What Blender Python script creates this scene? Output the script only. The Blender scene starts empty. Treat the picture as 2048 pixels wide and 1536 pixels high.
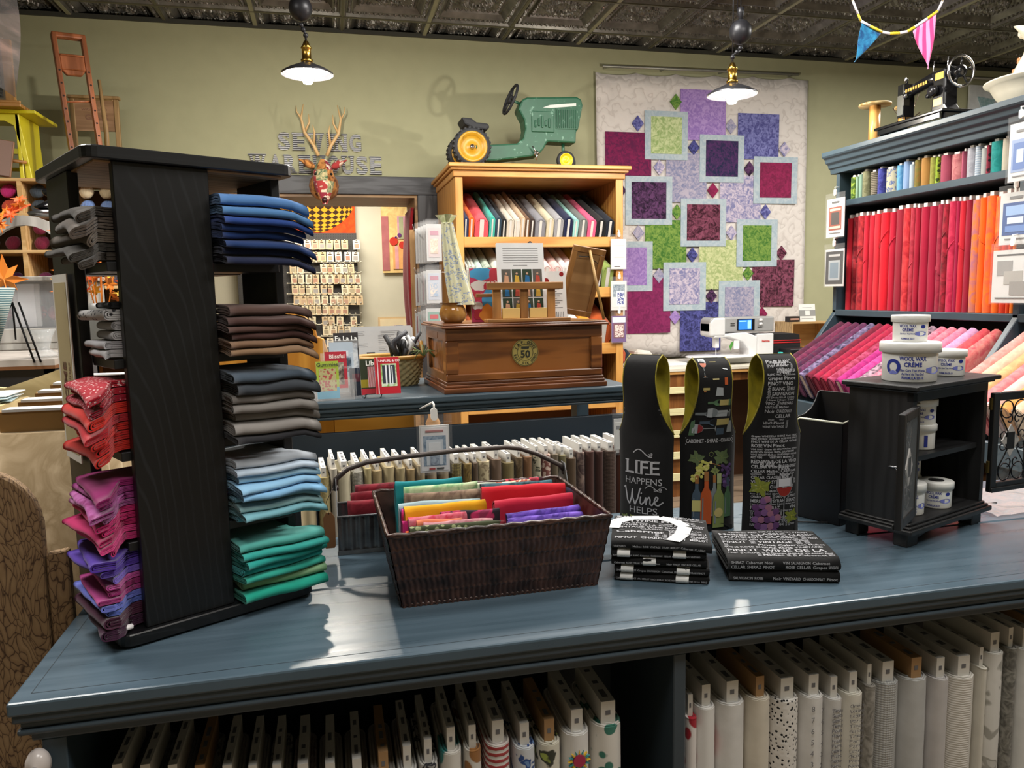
import bpy, math, random
from mathutils import Vector, Matrix, noise
pi=math.pi; R=random.Random(7)
sc=bpy.context.scene; COL=sc.collection
# ---------------- camera
FPX=1538.0; YAW=math.radians(13.2); PIT=math.radians(6.7); ROL=math.radians(1.02)
CAM=Vector((0,0,1.52))
cF=Vector((math.sin(YAW)*math.cos(PIT),math.cos(YAW)*math.cos(PIT),-math.sin(PIT)))
r0=Vector((math.cos(YAW),-math.sin(YAW),0)); u0=r0.cross(cF)
cR=r0*math.cos(ROL)-u0*math.sin(ROL); cU=u0*math.cos(ROL)+r0*math.sin(ROL)
cd=bpy.data.cameras.new('camera'); cam=bpy.data.objects.new('camera',cd); COL.objects.link(cam)
cd.sensor_width=36; cd.lens=FPX/2048*36; cd.clip_start=.05
cam.matrix_world=Matrix(((cR.x,cU.x,-cF.x,CAM.x),(cR.y,cU.y,-cF.y,CAM.y),(cR.z,cU.z,-cF.z,CAM.z),(0,0,0,1)))
sc.camera=cam
# ---------------- world, exposure
sc.view_settings.view_transform='Standard'; sc.view_settings.look='None'; sc.view_settings.exposure=-.15; sc.view_settings.gamma=1
sc.view_settings.use_curve_mapping=False
W=bpy.data.worlds.new('world'); sc.world=W; W.use_nodes=True
W.node_tree.nodes['Background'].inputs[0].default_value=(1,.97,.92,1); W.node_tree.nodes['Background'].inputs[1].default_value=.15
def area(loc,size,e,rot=(0,0,0),col=(1,.96,.9),sy=None):
    l=bpy.data.lights.new('light','AREA'); l.size=size; l.energy=e; l.color=col
    if sy: l.shape='RECTANGLE'; l.size_y=sy
    o=bpy.data.objects.new('light',l); o.location=loc; o.rotation_euler=rot; COL.objects.link(o); return o
def plight(loc,r,e,col=(1,.93,.82)):
    l=bpy.data.lights.new('light','POINT'); l.shadow_soft_size=r; l.energy=e; l.color=col
    o=bpy.data.objects.new('light',l); o.location=loc; COL.objects.link(o); return o
area((.2,.3,3.38),1.2,42,sy=.6)
area((2.4,.2,3.38),1.2,50,sy=.6)
area((2.2,1.9,3.38),1.2,95,sy=.6)
area((-1.6,2.4,3.38),1.2,115,sy=.6)
area((1.2,3.6,3.38),1.2,120,sy=.6)
area((4.6,3.9,3.38),1.2,135,sy=.6)
area((.1,7.6,2.75),1.0,62,col=(1,.95,.86))
# ---------------- measured points: a pixel of the photograph carried to a real plane of the room
def _ray(x,y): return cF*FPX+cR*(x-1024)-cU*(y-768)
def _on(a,v,x,y):
    d=_ray(x,y); return CAM+d*((v-CAM[a])/d[a])
def PX(v,x,y): return _on(0,v,x,y)
def PY(v,x,y): return _on(1,v,x,y)
def PZ(v,x,y): return _on(2,v,x,y)
# ---------------- tagging
def tag(o,label=None,cat=None,group=None,kind=None):
    if label: o['label']=label
    if cat: o['category']=cat
    if group: o['group']=group
    if kind: o['kind']=kind
    return o
def thing(name,label,cat,loc=(0,0,0),rz=0,group=None,rot=None):
    o=bpy.data.objects.new(name,None); COL.objects.link(o); o.location=loc
    o.rotation_euler=rot if rot else (0,0,rz); o.empty_display_size=.05
    return tag(o,label,cat,group)
ORD=['leftmost','second','third','fourth','fifth','sixth','seventh','eighth','ninth','tenth','eleventh','twelfth','thirteenth','fourteenth','fifteenth','sixteenth','seventeenth','eighteenth','nineteenth','twentieth','twenty-first','twenty-second','twenty-third','twenty-fourth','twenty-fifth','twenty-sixth','twenty-seventh','twenty-eighth','twenty-ninth','thirtieth','thirty-first','thirty-second','thirty-third','thirty-fourth','thirty-fifth']
def ordl(i): return 'leftmost' if i==0 else ORD[i]+' from the left'
def ordt(i,n): return 'topmost' if i==0 else ('bottom one' if i==n-1 else ORD[i]+' from the top')
# ---------------- materials
def lin(h):
    if not isinstance(h,str): return tuple(h)+(1,)
    c=[int(h[i:i+2],16)/255 for i in (0,2,4)]
    return tuple(x/12.92 if x<=.04045 else ((x+.055)/1.055)**2.4 for x in c)+(1,)
_mc={}
class NT:
    def __init__(s,name):
        s.m=bpy.data.materials.new(name); s.m.use_nodes=True; s.t=s.m.node_tree; s.b=s.t.nodes['Principled BSDF']
    def n(s,typ,**k):
        x=s.t.nodes.new('ShaderNode'+typ)
        for a,v in k.items():
            if a.startswith('i_'):
                key=a[2:]; key=int(key) if key.isdigit() else key.replace('_',' ')
                if hasattr(v,'links') or isinstance(v,bpy.types.NodeSocket): s.t.links.new(v,x.inputs[key])
                else: x.inputs[key].default_value=v
            else: setattr(x,a,v)
        return x
    def l(s,a,b): s.t.links.new(a,b)
    def co(s,sc=(1,1,1),rot=(0,0,0),kind='Object'):
        c=s.n('TexCoord'); m=s.n('Mapping'); s.l(c.outputs[kind],m.inputs[0]); m.inputs['Scale'].default_value=sc; m.inputs['Rotation'].default_value=rot
        return m.outputs[0]
    def ramp(s,fac,stops,const=False):
        r=s.n('ValToRGB'); s.l(fac,r.inputs[0]); e=r.color_ramp
        if const: e.interpolation='CONSTANT'
        while len(e.elements)<len(stops): e.elements.new(.5)
        for i,(p,c) in enumerate(stops): e.elements[i].position=p; e.elements[i].color=lin(c)
        return r.outputs[0]
    def noise(s,vec,scale,detail=3,dist=0):
        x=s.n('TexNoise'); s.l(vec,x.inputs['Vector']); x.inputs['Scale'].default_value=scale; x.inputs['Detail'].default_value=detail; x.inputs['Distortion'].default_value=dist
        return x.outputs['Fac']
    def bump(s,h,st=.3,d=.002):
        b=s.n('Bump'); b.inputs['Strength'].default_value=st; b.inputs['Distance'].default_value=d; s.l(h,b.inputs['Height']); s.l(b.outputs[0],s.b.inputs['Normal'])
    def col(s,c): s.l(c,s.b.inputs['Base Color'])
    def set(s,**k):
        for a,v in k.items(): s.b.inputs[a.replace('_',' ')].default_value=v
def plain(c,rough=.5,metal=0,name='paint',spec=.5,var=.06,em=0):
    k=('p',c,rough,metal,em)
    if k in _mc: return _mc[k]
    t=NT(name); t.set(Roughness=rough,Metallic=metal); t.b.inputs['Specular IOR Level'].default_value=spec
    L=lin(c); f=t.noise(t.co(),9,4)
    d=tuple(max(0,x*(1-var)) for x in L[:3]); u=tuple(min(1,x*(1+var)) for x in L[:3])
    t.col(t.ramp(f,[(.3,d),(.7,u)]))
    if em: t.b.inputs['Emission Color'].default_value=L; t.b.inputs['Emission Strength'].default_value=em
    _mc[k]=t.m; return t.m
def glass(c='ffffff',rough=.03,alpha=.18,name='clear_plastic'):
    k=('g',c,rough,alpha)
    if k in _mc: return _mc[k]
    t=NT(name); t.set(Roughness=rough); t.b.inputs['Base Color'].default_value=lin(c)
    t.b.inputs['Alpha'].default_value=alpha; t.b.inputs['Specular IOR Level'].default_value=.8
    n=t.noise(t.co(),40,3); t.bump(n,.25,.003)
    _mc[k]=t.m; return t.m
def fab(c,c2=None,kind='plain',sc=30,rough=.9,c3=None):
    k=('f',c,c2,kind,sc,c3)
    if k in _mc: return _mc[k]
    t=NT('fabric'); t.set(Roughness=rough); t.b.inputs['Specular IOR Level'].default_value=.25
    t.b.inputs['Sheen Weight'].default_value=.12
    v=t.co(); A=lin(c)[:3]; B=lin(c2)[:3] if c2 else tuple(x*.8 for x in A); n=None
    if kind=='plain':
        n=t.noise(v,sc*.4,3); t.col(t.ramp(n,[(.35,tuple(x*.9 for x in A)),(.65,tuple(min(1,x*1.06) for x in A))])); n=t.noise(v,60,4)
    elif kind=='batik':
        n=t.noise(v,sc,5,1.5); st=[(.38,A),(.5,tuple((a+b)/2 for a,b in zip(A,B))),(.62,B)]
        if c3: st=[(.35,A),(.5,B),(.6,A),(.68,lin(c3)[:3])]
        t.col(t.ramp(n,st))
    elif kind in('dots','spots'):
        x=t.n('TexVoronoi'); t.l(v,x.inputs['Vector']); x.inputs['Scale'].default_value=sc
        r=.28 if kind=='dots' else .42
        t.col(t.ramp(x.outputs['Distance'],[(0,B),(r,B),(r+.05,A),(1,A)])); n=x.outputs['Distance']
    elif kind=='floral':
        x=t.n('TexVoronoi'); v2=t.n('MixRGB'); v2.inputs[0].default_value=.08
        nn=t.n('TexNoise'); t.l(v,nn.inputs['Vector']); nn.inputs['Scale'].default_value=sc*.6
        t.l(v,v2.inputs[1]); t.l(nn.outputs['Color'],v2.inputs[2]); t.l(v2.outputs[0],x.inputs['Vector']); x.inputs['Scale'].default_value=sc
        C3=lin(c3)[:3] if c3 else tuple((a+b)/2 for a,b in zip(A,B))
        t.col(t.ramp(x.outputs['Distance'],[(0,C3),(.2,C3),(.25,B),(.38,B),(.45,A),(1,A)])); n=x.outputs['Distance']
    elif kind in('stripe','stripez','wood'):
        x=t.n('TexWave'); t.l(v,x.inputs['Vector']); x.inputs['Scale'].default_value=sc; x.bands_direction='X' if kind=='stripe' else 'Z'
        x.inputs['Distortion'].default_value=.6; t.col(t.ramp(x.outputs['Fac'],[(.4,A),(.6,B)])); n=x.outputs['Fac']
    elif kind in('check','linen'):
        x=t.n('TexWave'); t.l(v,x.inputs['Vector']); x.inputs['Scale'].default_value=sc; x.bands_direction='X'; x.inputs['Distortion'].default_value=.4 if kind=='linen' else 0
        y=t.n('TexWave'); t.l(v,y.inputs['Vector']); y.inputs['Scale'].default_value=sc; y.bands_direction='Z'; y.inputs['Distortion'].default_value=.4 if kind=='linen' else 0
        m=t.n('Math',operation='ADD'); t.l(x.outputs['Fac'],m.inputs[0]); t.l(y.outputs['Fac'],m.inputs[1])
        t.col(t.ramp(m.outputs[0],[(.5,A),(.9,B)])); n=m.outputs[0]
    if n: t.bump(n,.35,.0015)
    _mc[k]=t.m; return t.m
def wood(c,c2,axis=0,sc=6,rough=.45,bump=.15,coat=0,name='wood',stretch=.12):
    k=('w',c,c2,axis,sc,rough)
    if k in _mc: return _mc[k]
    t=NT(name); t.set(Roughness=rough); s=[1,1,1]; s[axis]=stretch; v=t.co(tuple(s))
    n=t.noise(v,sc,5,1.2); w=t.n('TexWave'); t.l(v,w.inputs['Vector']); w.inputs['Scale'].default_value=sc*1.5; w.inputs['Distortion'].default_value=9; w.inputs['Detail'].default_value=3; w.inputs['Detail Scale'].default_value=1.2
    w.bands_direction='Y' if axis!=1 else 'X'
    m=t.n('MixRGB'); m.inputs[0].default_value=.45; t.l(n,m.inputs[1]); t.l(w.outputs['Fac'],m.inputs[2])
    t.col(t.ramp(m.outputs[0],[(.25,c2),(.6,c)])); t.bump(m.outputs[0],bump,.002); t.b.inputs['Coat Weight'].default_value=coat
    _mc[k]=t.m; return t.m
def blackwood(axis=2):
    k=('bw',axis)
    if k in _mc: return _mc[k]
    t=NT('black_stained_wood'); t.set(Roughness=.38); s=[14,14,14]; s[axis]=.9; v=t.co(tuple(s))
    n=t.noise(v,2.2,6,.6); s2=[1,1,1]; s2[axis]=.22; v2=t.co(tuple(s2))
    w=t.n('TexWave'); t.l(v2,w.inputs['Vector']); w.wave_type='RINGS'; w.rings_direction='Y'; w.inputs['Scale'].default_value=22; w.inputs['Distortion'].default_value=6; w.inputs['Detail'].default_value=2; w.inputs['Detail Scale'].default_value=.8
    m=t.n('Math',operation='MULTIPLY'); r=t.ramp(w.outputs['Fac'],[(.8,(0,0,0)),(1,(.6,.6,.6))]); t.l(r,m.inputs[0]); t.l(n,m.inputs[1])
    t.col(t.ramp(m.outputs[0],[(0,'0b0c0e'),(.12,'0e0f11'),(.7,'202226')])); t.bump(n,.3,.0008)
    _mc[k]=t.m; return t.m
# ---------------- mesh builder
class MB:
    def __init__(s): s.v=[];s.f=[];s.m=[];s.s=[];s.M=Matrix()
    def add(s,vs,fs,m=0,sm=False):
        o=len(s.v); M=s.M; s.v+=[tuple(M@Vector(p)) for p in vs]
        for f in fs: s.f.append([o+i for i in f]); s.m.append(m); s.s.append(sm)
        return s
    def box(s,x0,x1,y0,y1,z0,z1,m=0):
        vs=[(x,y,z) for z in(z0,z1) for y in(y0,y1) for x in(x0,x1)]
        return s.add(vs,[(0,2,3,1),(4,5,7,6),(0,1,5,4),(1,3,7,5),(3,2,6,7),(2,0,4,6)],m)
    def prism(s,pts,a,b,ax='z',m=0,sm=False):
        # polygon pts in the plane normal to ax, extruded from a to b
        def P(p,h): return (p[0],p[1],h) if ax=='z' else ((p[0],h,p[1]) if ax=='y' else (h,p[0],p[1]))
        n=len(pts); s.add([P(p,a) for p in pts]+[P(p,b) for p in pts],[],m)
        o=len(s.v)-2*n
        s.f+= [[o+i for i in range(n)][::-1],[o+n+i for i in range(n)]]; s.m+=[m,m]; s.s+=[False,False]
        for i in range(n):
            j=(i+1)%n; s.f.append([o+i,o+j,o+n+j,o+n+i]); s.m.append(m); s.s.append(sm)
        return s
    def lathe(s,prof,n=24,m=0,c=(0,0,0),ax='z',sm=True,sx=1,sy=1,cap=True):
        vs=[];fs=[];k=len(prof)
        for i in range(n):
            a=2*pi*i/n; ca,sa=math.cos(a)*sx,math.sin(a)*sy
            for r,z in prof:
                p=(r*ca,r*sa,z) if ax=='z' else ((r*ca,z,r*sa) if ax=='y' else (z,r*ca,r*sa))
                vs.append((p[0]+c[0],p[1]+c[1],p[2]+c[2]))
        for i in range(n):
            j=(i+1)%n
            for q in range(k-1): fs.append((i*k+q,j*k+q,j*k+q+1,i*k+q+1))
        if cap and prof[0][0]>1e-6: fs.append([i*k for i in range(n)][::-1])
        if cap and prof[-1][0]>1e-6: fs.append([i*k+k-1 for i in range(n)])
        return s.add(vs,fs,m,sm)
    def tube(s,pts,r,n=8,m=0,closed=False,ry=None):
        pts=[Vector(p) for p in pts]; N=len(pts); vs=[];fs=[]; up=None
        for i,p in enumerate(pts):
            if closed: t=(pts[(i+1)%N]-pts[i-1])
            else: t=pts[min(i+1,N-1)]-pts[max(i-1,0)]
            if t.length<1e-9: t=Vector((0,0,1))
            t.normalize()
            if up is None: up=Vector((0,0,1)) if abs(t.z)<.9 else Vector((1,0,0))
            a=up-t*up.dot(t); a.normalize(); up=a; b=t.cross(a)
            rr=r[i] if isinstance(r,(list,tuple)) else r
            for q in range(n):
                an=2*pi*q/n; vs.append(tuple(p+a*math.cos(an)*rr+b*math.sin(an)*(ry or rr)))
        for i in range(N if closed else N-1):
            j=(i+1)%N
            for q in range(n): fs.append((i*n+q,i*n+(q+1)%n,j*n+(q+1)%n,j*n+q))
        if not closed: fs+= [list(range(n))[::-1],[(N-1)*n+q for q in range(n)]]
        return s.add(vs,fs,m,True)
    def grid(s,fn,nu,nv,m=0,sm=True,mf=None):
        vs=[fn(i/nu,j/nv) for j in range(nv+1) for i in range(nu+1)]; o=len(s.v); s.add(vs,[],m)
        for j in range(nv):
            for i in range(nu):
                a=o+j*(nu+1)+i; s.f.append([a,a+1,a+nu+2,a+nu+1]); s.m.append(mf(i/nu,j/nv) if mf else m); s.s.append(sm)
        return s
    def ball(s,c,r,n=12,m=0,sz=1):
        k=n//2; return s.lathe([(r*math.sin(pi*i/k) if 0<i<k else 0,-r*sz*math.cos(pi*i/k)) for i in range(k+1)],n,m,c)
    def text(s,txt,h,fn,m=0,align='c',width=None,bold=0,rot=0,res=2):
        vs,fs,w=glyphs(txt,bold,res); k=h; kx=h
        if width: kx=width/max(w,1e-6)
        ox={'c':-w/2,'l':0,'r':-w}[align]; ca,sa=math.cos(rot),math.sin(rot); out=[]
        for x,y in vs:
            a=(x+ox)*kx; b=(y-.35)*k; out.append(fn(a*ca-b*sa,a*sa+b*ca))
        return s.add(out,fs,m)
    def build(s,name,mats,parent=None,bev=0,label=None,loc=None,rz=None,seg=1,sub=0,solid=0):
        me=bpy.data.meshes.new(name); me.from_pydata(s.v,[],s.f)
        for mm in (mats if isinstance(mats,(list,tuple)) else [mats]): me.materials.append(mm)
        me.polygons.foreach_set('material_index',s.m); me.polygons.foreach_set('use_smooth',s.s); me.update()
        o=bpy.data.objects.new(name,me); COL.objects.link(o)
        if parent: o.parent=parent
        if loc is not None: o.location=loc
        if rz: o.rotation_euler=(0,0,rz)
        if solid: md=o.modifiers.new('solid','SOLIDIFY'); md.thickness=solid; md.offset=0
        if bev: md=o.modifiers.new('bevel','BEVEL'); md.width=bev; md.segments=seg; md.limit_method='ANGLE'; md.angle_limit=.7
        if sub: md=o.modifiers.new('sub','SUBSURF'); md.levels=sub; md.render_levels=sub
        if label: o['label']=label
        return o
_gc={}
def glyphs(txt,bold=0,res=2):
    k=(txt,bold,res)
    if k in _gc: return _gc[k]
    c=bpy.data.curves.new('t','FONT'); c.body=txt; c.size=1; c.resolution_u=res; c.offset=bold
    o=bpy.data.objects.new('t',c); COL.objects.link(o); dg=bpy.context.evaluated_depsgraph_get(); dg.update()
    me=bpy.data.meshes.new_from_object(o.evaluated_get(dg)); vs=[(v.co.x,v.co.y) for v in me.vertices]; fs=[tuple(p.vertices) for p in me.polygons]
    w=max([v[0] for v in vs]+[0.01]); bpy.data.objects.remove(o); bpy.data.meshes.remove(me); bpy.data.curves.remove(c)
    _gc[k]=(vs,fs,w); return _gc[k]
def one(name,mb,mats,label,cat,group=None,kind=None,**k):
    return tag(mb.build(name,mats,**k),label,cat,group,kind)
def struct(name,mb,mats,**k): return tag(mb.build(name,mats,**k),kind='structure')
def rotm(rx=0,ry=0,rz=0,loc=(0,0,0)): return Matrix.Translation(loc)@Matrix.Rotation(rz,4,'Z')@Matrix.Rotation(ry,4,'Y')@Matrix.Rotation(rx,4,'X')
def rrect(w,h,r,n=4,cx=0,cy=0):
    out=[]
    for k,(sx,sy) in enumerate(((1,1),(-1,1),(-1,-1),(1,-1))):
        for i in range(n+1):
            a=pi/2*k+pi/2*i/n; out.append((cx+sx*(w/2-r)+r*math.cos(a),cy+sy*(h/2-r)+r*math.sin(a)))
    return out
# ================= setting
olive='8b8a63'
WO=plain('a5a482',.75,name='olive_wall_paint',var=.03)
YW=6.1
mb=MB()
mb.box(-6,-.95,YW,YW+.6,0,3.49); mb.box(.70,9,YW,YW+.6,0,3.49); mb.box(-.95,.70,YW,YW+.6,2.29,3.49)
struct('wall_back',mb,WO)
t=NT('floor_planks'); v=t.co((1,1,1)); b=t.n('TexBrick'); t.l(v,b.inputs['Vector']); b.inputs['Scale'].default_value=1; b.inputs['Brick Width'].default_value=1.3; b.inputs['Row Height'].default_value=.14; b.inputs['Mortar Size'].default_value=.004
b.inputs['Color1'].default_value=lin('7c6a58'); b.inputs['Color2'].default_value=lin('6a5a4b'); b.inputs['Mortar'].default_value=lin('3a3028'); t.col(b.outputs[0]); t.set(Roughness=.5)
struct('floor',MB().box(-6,9,-3,9,-.1,0),t.m)
struct('wall_left',MB().box(-6.2,-6,-3,6.1,0,3.49),WO)
struct('wall_right',MB().box(9,9.2,-3,6.1,0,3.49),WO)
struct('wall_front',MB().box(-6,9,-3.2,-3,0,3.49),plain('b9b39c',.8))
# far room beyond the opening
CR=plain('cdc6b0',.8,name='cream_wall_paint',var=.02)
mb=MB(); mb.box(-3,3.5,8.6,8.7,0,2.9); struct('wall_far',mb,CR)
struct('wall_far_left',MB().box(-3,-2.9,6.7,8.6,0,2.9),CR); struct('wall_far_right',MB().box(3.4,3.5,6.7,8.6,0,2.9),CR)
struct('ceiling_far',MB().box(-3,3.5,6.7,8.7,2.9,3.0),plain('c8c2b2',.8))
BW=wood('4b4c50','2c2c30',0,9,.5,.3,name='dark_stained_board'); BWz=wood('4b4c50','2c2c30',2,9,.5,.3,name='dark_stained_board')
struct('trim_1',MB().box(-1.2,.86,YW-.03,YW,2.29,2.425),BW,bev=.004)
struct('trim_2',MB().box(.70,.86,YW-.028,YW,0,2.29),BWz,bev=.004)
struct('trim_3',MB().box(-1.1,-.95,YW-.028,YW,0,2.29),BWz,bev=.004)
JW=wood('9a774d','6e5233',0,7,.5,name='brown_jamb')
mb=MB(); mb.box(-.95,.70,YW-.01,YW+.62,2.27,2.292); mb.box(.68,.702,YW-.01,YW+.62,0,2.27); mb.box(-.952,-.93,YW-.01,YW+.62,0,2.27)
struct('trim_4',mb,JW)
struct('trim_5',MB().box(-6,9,YW-.02,YW,3.462,3.49),plain('3a3a33',.6))
# pressed tin ceiling
TS=.61
def tile(u,v):
    x,y=u-.5,v-.5; d=.5-max(abs(x),abs(y)); r=math.hypot(x,y); t=x if abs(y)>abs(x) else y
    h=0
    if d>.03: h=.012
    if .06<d<.085: h+=.009*math.sin(t*pi*2*17)
    if d>.11: h+=min(1,(d-.11)/.05)*.022
    if .17<d<.185: h-=.008
    if .2<d<.225: h+=.008*math.sin(t*pi*2*15)
    if d>.23:
        h+=.004*math.sin(x*70)*math.sin(y*70)
        a=math.atan2(y,x)
        if r<.2: h-=.006*(1+math.cos(a*16))*(1 if .1<r<.17 else 0)
        if .18<r<.2: h-=.01
        if r<.06: h-=.012*(1-r/.06)
    return h*1.7
t=NT('pewter_tin'); t.set(Roughness=.36,Metallic=.55); n=t.noise(t.co(),12,3); t.col(t.ramp(n,[(.3,'5e5c56'),(.7,'84827b')])); t.bump(n,.1,.002)
mb=MB(); x0=-.43-TS*4; y1=5.80
mb.grid(lambda u,v:(x0+u*TS,y1-TS*5+TS+ (v-1)*TS+0*TS,3.478+tile(u,v)),72,72,sm=False)
c=mb.build('ceiling',t.m); tag(c,kind='structure')
a=c.modifiers.new('a','ARRAY'); a.count=17; a.use_relative_offset=False; a.use_constant_offset=True; a.constant_offset_displace=(TS,0,0)
a=c.modifiers.new('b','ARRAY'); a.count=7; a.use_relative_offset=False; a.use_constant_offset=True; a.constant_offset_displace=(0,TS,0)
struct('ceiling_upper',MB().box(-6,9,-3,6.7,3.60,3.63),plain('4a473c',.8))
mb=MB()
for i in range(-9,16): 
    X=-.43+TS*i; mb.box(X-(.014 if i%2==0 else .008),X+(.014 if i%2==0 else .008),-3,6.1,3.474,3.49,0 if i%2==0 else 1)
for j in range(0,15): mb.box(-6,9,5.8-TS*j-.008,5.8-TS*j+.008,3.472,3.49,1)
struct('trim_6',mb,[plain('8d8b70',.5),plain('57543f',.5)])
mb=MB(); mb.box(-6,9,-3,3.3,3.49,3.5); mb.box(-6,x0,3.3,6.1,3.49,3.5); struct('ceiling_near',mb,t.m)

# ---- metal letters
t=NT('corrugated_zinc'); t.set(Roughness=.35,Metallic=.25); w=t.n('TexWave'); t.l(t.co(),w.inputs['Vector']); w.bands_direction='Z'; w.inputs['Scale'].default_value=22; t.col(t.ramp(w.outputs['Fac'],[(.3,'5a5c60'),(.55,'d8dade')])); t.bump(w.outputs['Fac'],.8,.01)
ZN=t.m
def letters(word,xl,xr,zb,zt,lab):
    n=len(word); ws={'I':.55,'W':1.35}; tot=sum(ws.get(ch,1) for ch in word); x=xl
    for i,ch in enumerate(word):
        w=(xr-xl)*ws.get(ch,1)/tot; k=MB(); h=zt-zb
        for yy in (-.012,):
            vs,fs,gw=glyphs(ch,.035,4); H=max(v[1] for v in vs)-min(v[1] for v in vs); b=min(v[1] for v in vs); l=min(v[0] for v in vs); gw=gw-l
            kx=w*.8/gw; kz=h/H; P=[((a-l)*kx,0,(c-b)*kz) for a,c in vs]
            k.add([(p[0],-.012,p[2]) for p in P],fs)
            # slab serifs at the feet and heads of the strokes
        zlin=[]
        if ch in 'EWINHRUA':
            for sx in ((0,.3),(.5,.8)) if ch not in 'IE' else (((0,.8),) if ch=='I' else ((0,.3),)):
                for z0 in ((0,.012),(h-.012,h)):
                    if ch in 'WU' and z0[0]==0: continue
                    if ch=='A' and z0[0]>0: continue
                    if ch=='R' and z0[0]>0 and sx[0]>0: continue
                    k.box(w*sx[0]-.006,w*sx[1]+.006,-.0125,-.011,z0[0],z0[1])
        o=k.build('metal_letter',ZN,loc=(x,YW-.002,zb)); md=o.modifiers.new('s','SOLIDIFY'); md.thickness=.012; md.offset=-1
        tag(o,f'corrugated metal letter {ch}, {ordl(i)} in the {lab} word above the doorway','wall letter','metal letters on the olive wall'); x+=w
letters('SEWING',-.314,.309,2.605,2.735,'upper'); letters('WAREHOUSE',-.523,.456,2.44,2.575,'lower')

# ---- deer head trophy of patchwork fabric on the header
def antler(s,p):
    base=Vector((s*.03,-.12,.20)); pts=[base,base+Vector((s*.03,0,.07)),base+Vector((s*.09,0,.16)),base+Vector((s*.11,0,.26)),base+Vector((s*.09,.0,.36))]
    k=MB(); k.tube(pts,[.014,.013,.012,.009,.003],7)
    k.tube([pts[1],pts[1]+Vector((s*-.01,-.02,.09)),pts[1]+Vector((s*-.0,-.03,.14))],[.011,.008,.002],6)
    k.tube([pts[2],pts[2]+Vector((s*-.035,-.01,.07)),pts[2]+Vector((s*-.035,-.01,.13))],[.010,.007,.002],6)
    k.tube([pts[3],pts[3]+Vector((s*.03,-.0,.05)),pts[3]+Vector((s*.03,-.0,.09))],[.008,.005,.002],6)
    k.build('antler',plain('c9a672',.5,name='tan_antler'),p)
d=thing('deer_head_trophy','patchwork deer head trophy with tan antlers on the dark door header','wall trophy',PY(YW-.04,648,372))
DM=[fab('a53a3a','d8c8b0','floral',22),fab('44684a','c8b88a','batik',20),fab('c98a4a','6a3a1c','batik',18),fab('8a2a3a','e0d0c0','floral',30)]
def hd(u,v):
    a=2*pi*u; z=(v-.5); r=(.085*math.sin(pi*min(1,max(0,v*.9+.06)))**.7)*(.62+.5*v)
    return (r*math.cos(a)*1.0,-.12-z*-.06+r*math.sin(a)*.8-(.07*(1-v)),-.16+v*.34)
k=MB(); k.grid(hd,16,12,mf=lambda u,v:(int(u*5)+int(v*4))%4); k.lathe([(.11,0),(.11,-.02),(.06,-.1),(0,-.1)],16,2,(0,.02,0),'y'); k.build('head',DM,d)
for s in(-1,1):
    k=MB(); k.grid(lambda u,v:(s*(.06+.11*u),-.12-.02*math.sin(pi*v),.12+.05*u+(v-.5)*.06*math.sin(pi*min(.98,u+.12))),6,4); k.build('ear',DM[2 if s<0 else 0],d,solid=.008)
    antler(s,d); k=MB(); k.ball((s*.055,-.18,.06),.011,8); k.build('eye',plain('101010',.2),d)
k=MB(); k.ball((0,-.235,-.13),.022,8); k.build('nose',plain('3a1a1a',.4),d)

# ---- pendants
def pendant(x,y,zr,lab,armdx,cordx):
    p=thing('pendant_lamp',lab,'pendant lamp',(x,y,zr),0,'pulley pendant lamps'); DK=plain('26262a',.4,.3,name='black_iron'); BR=plain('c9a04a',.25,1,name='brass')
    k=MB(); k.lathe([(.137,0),(.136,.006),(.10,.028),(.05,.05),(.026,.062),(.024,.058),(.05,.045),(.10,.022),(.13,-.001)],36,cap=False); k.build('shade',[plain('3c3c40',.3,.6)],p)
    k=MB(); k.lathe([(.134,.001),(.10,.0205),(.05,.0435),(.026,.056)],36,cap=False); k.build('shade_lining',[plain('e8e6e0',.3)],p)
    k=MB(); k.lathe([(.03,.06),(.032,.075),(.024,.08),(.024,.13),(.03,.135),(.02,.15),(.012,.17)],16); k.build('socket',BR,p)
    k=MB(); k.lathe([(0,-.05),(.022,-.045),(.034,-.02),(.03,.012),(.018,.04),(.016,.06)],16); e=plain('fff3dc',.3,em=45,name='lit_bulb'); k.build('bulb',e,p)
    bx=armdx; bz=.255
    k=MB(); k.tube([(0,0,.17),(0,0,.21),(bx*.5,0,.225),(bx,0,.24)],.006,6)
    for q in ((0,0,.2),(bx*.55,0,.228),(bx,0,.25)): k.ball(q,.014,8)
    k.build('arm',DK,p)
    k=MB(); k.ball((bx,0,.335),.061,20,sz=1.08); k.lathe([(.014,.39),(.014,.42),(.02,.43),(.02,.46),(.0,.47)],10,0,(bx,0,0)); k.build('counterweight',DK,p)
    k=MB(); 
    for c in cordx: k.tube([(c,0,.2 if c<bx-.02 else .46),(c,0,3.485-zr)],.0035,5)
    k.tube([(bx,0,.45),(bx,0,3.485-zr)],.0035,5); k.build('cord',DK,p)
    plight((x,y,zr-.075),.03,LAMPW)
    return p
LAMPW=62
a=PY(4.4,615,150); pendant(a.x,a.y,2.700,'black pulley pendant lamp hanging above the metal wall letters',-.02,(.012,))
a=PY(4.0,1464,190); pendant(a.x,a.y,a.z,'black pulley pendant lamp hanging in front of the wall quilt',.045,(0.0,.025))

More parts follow.
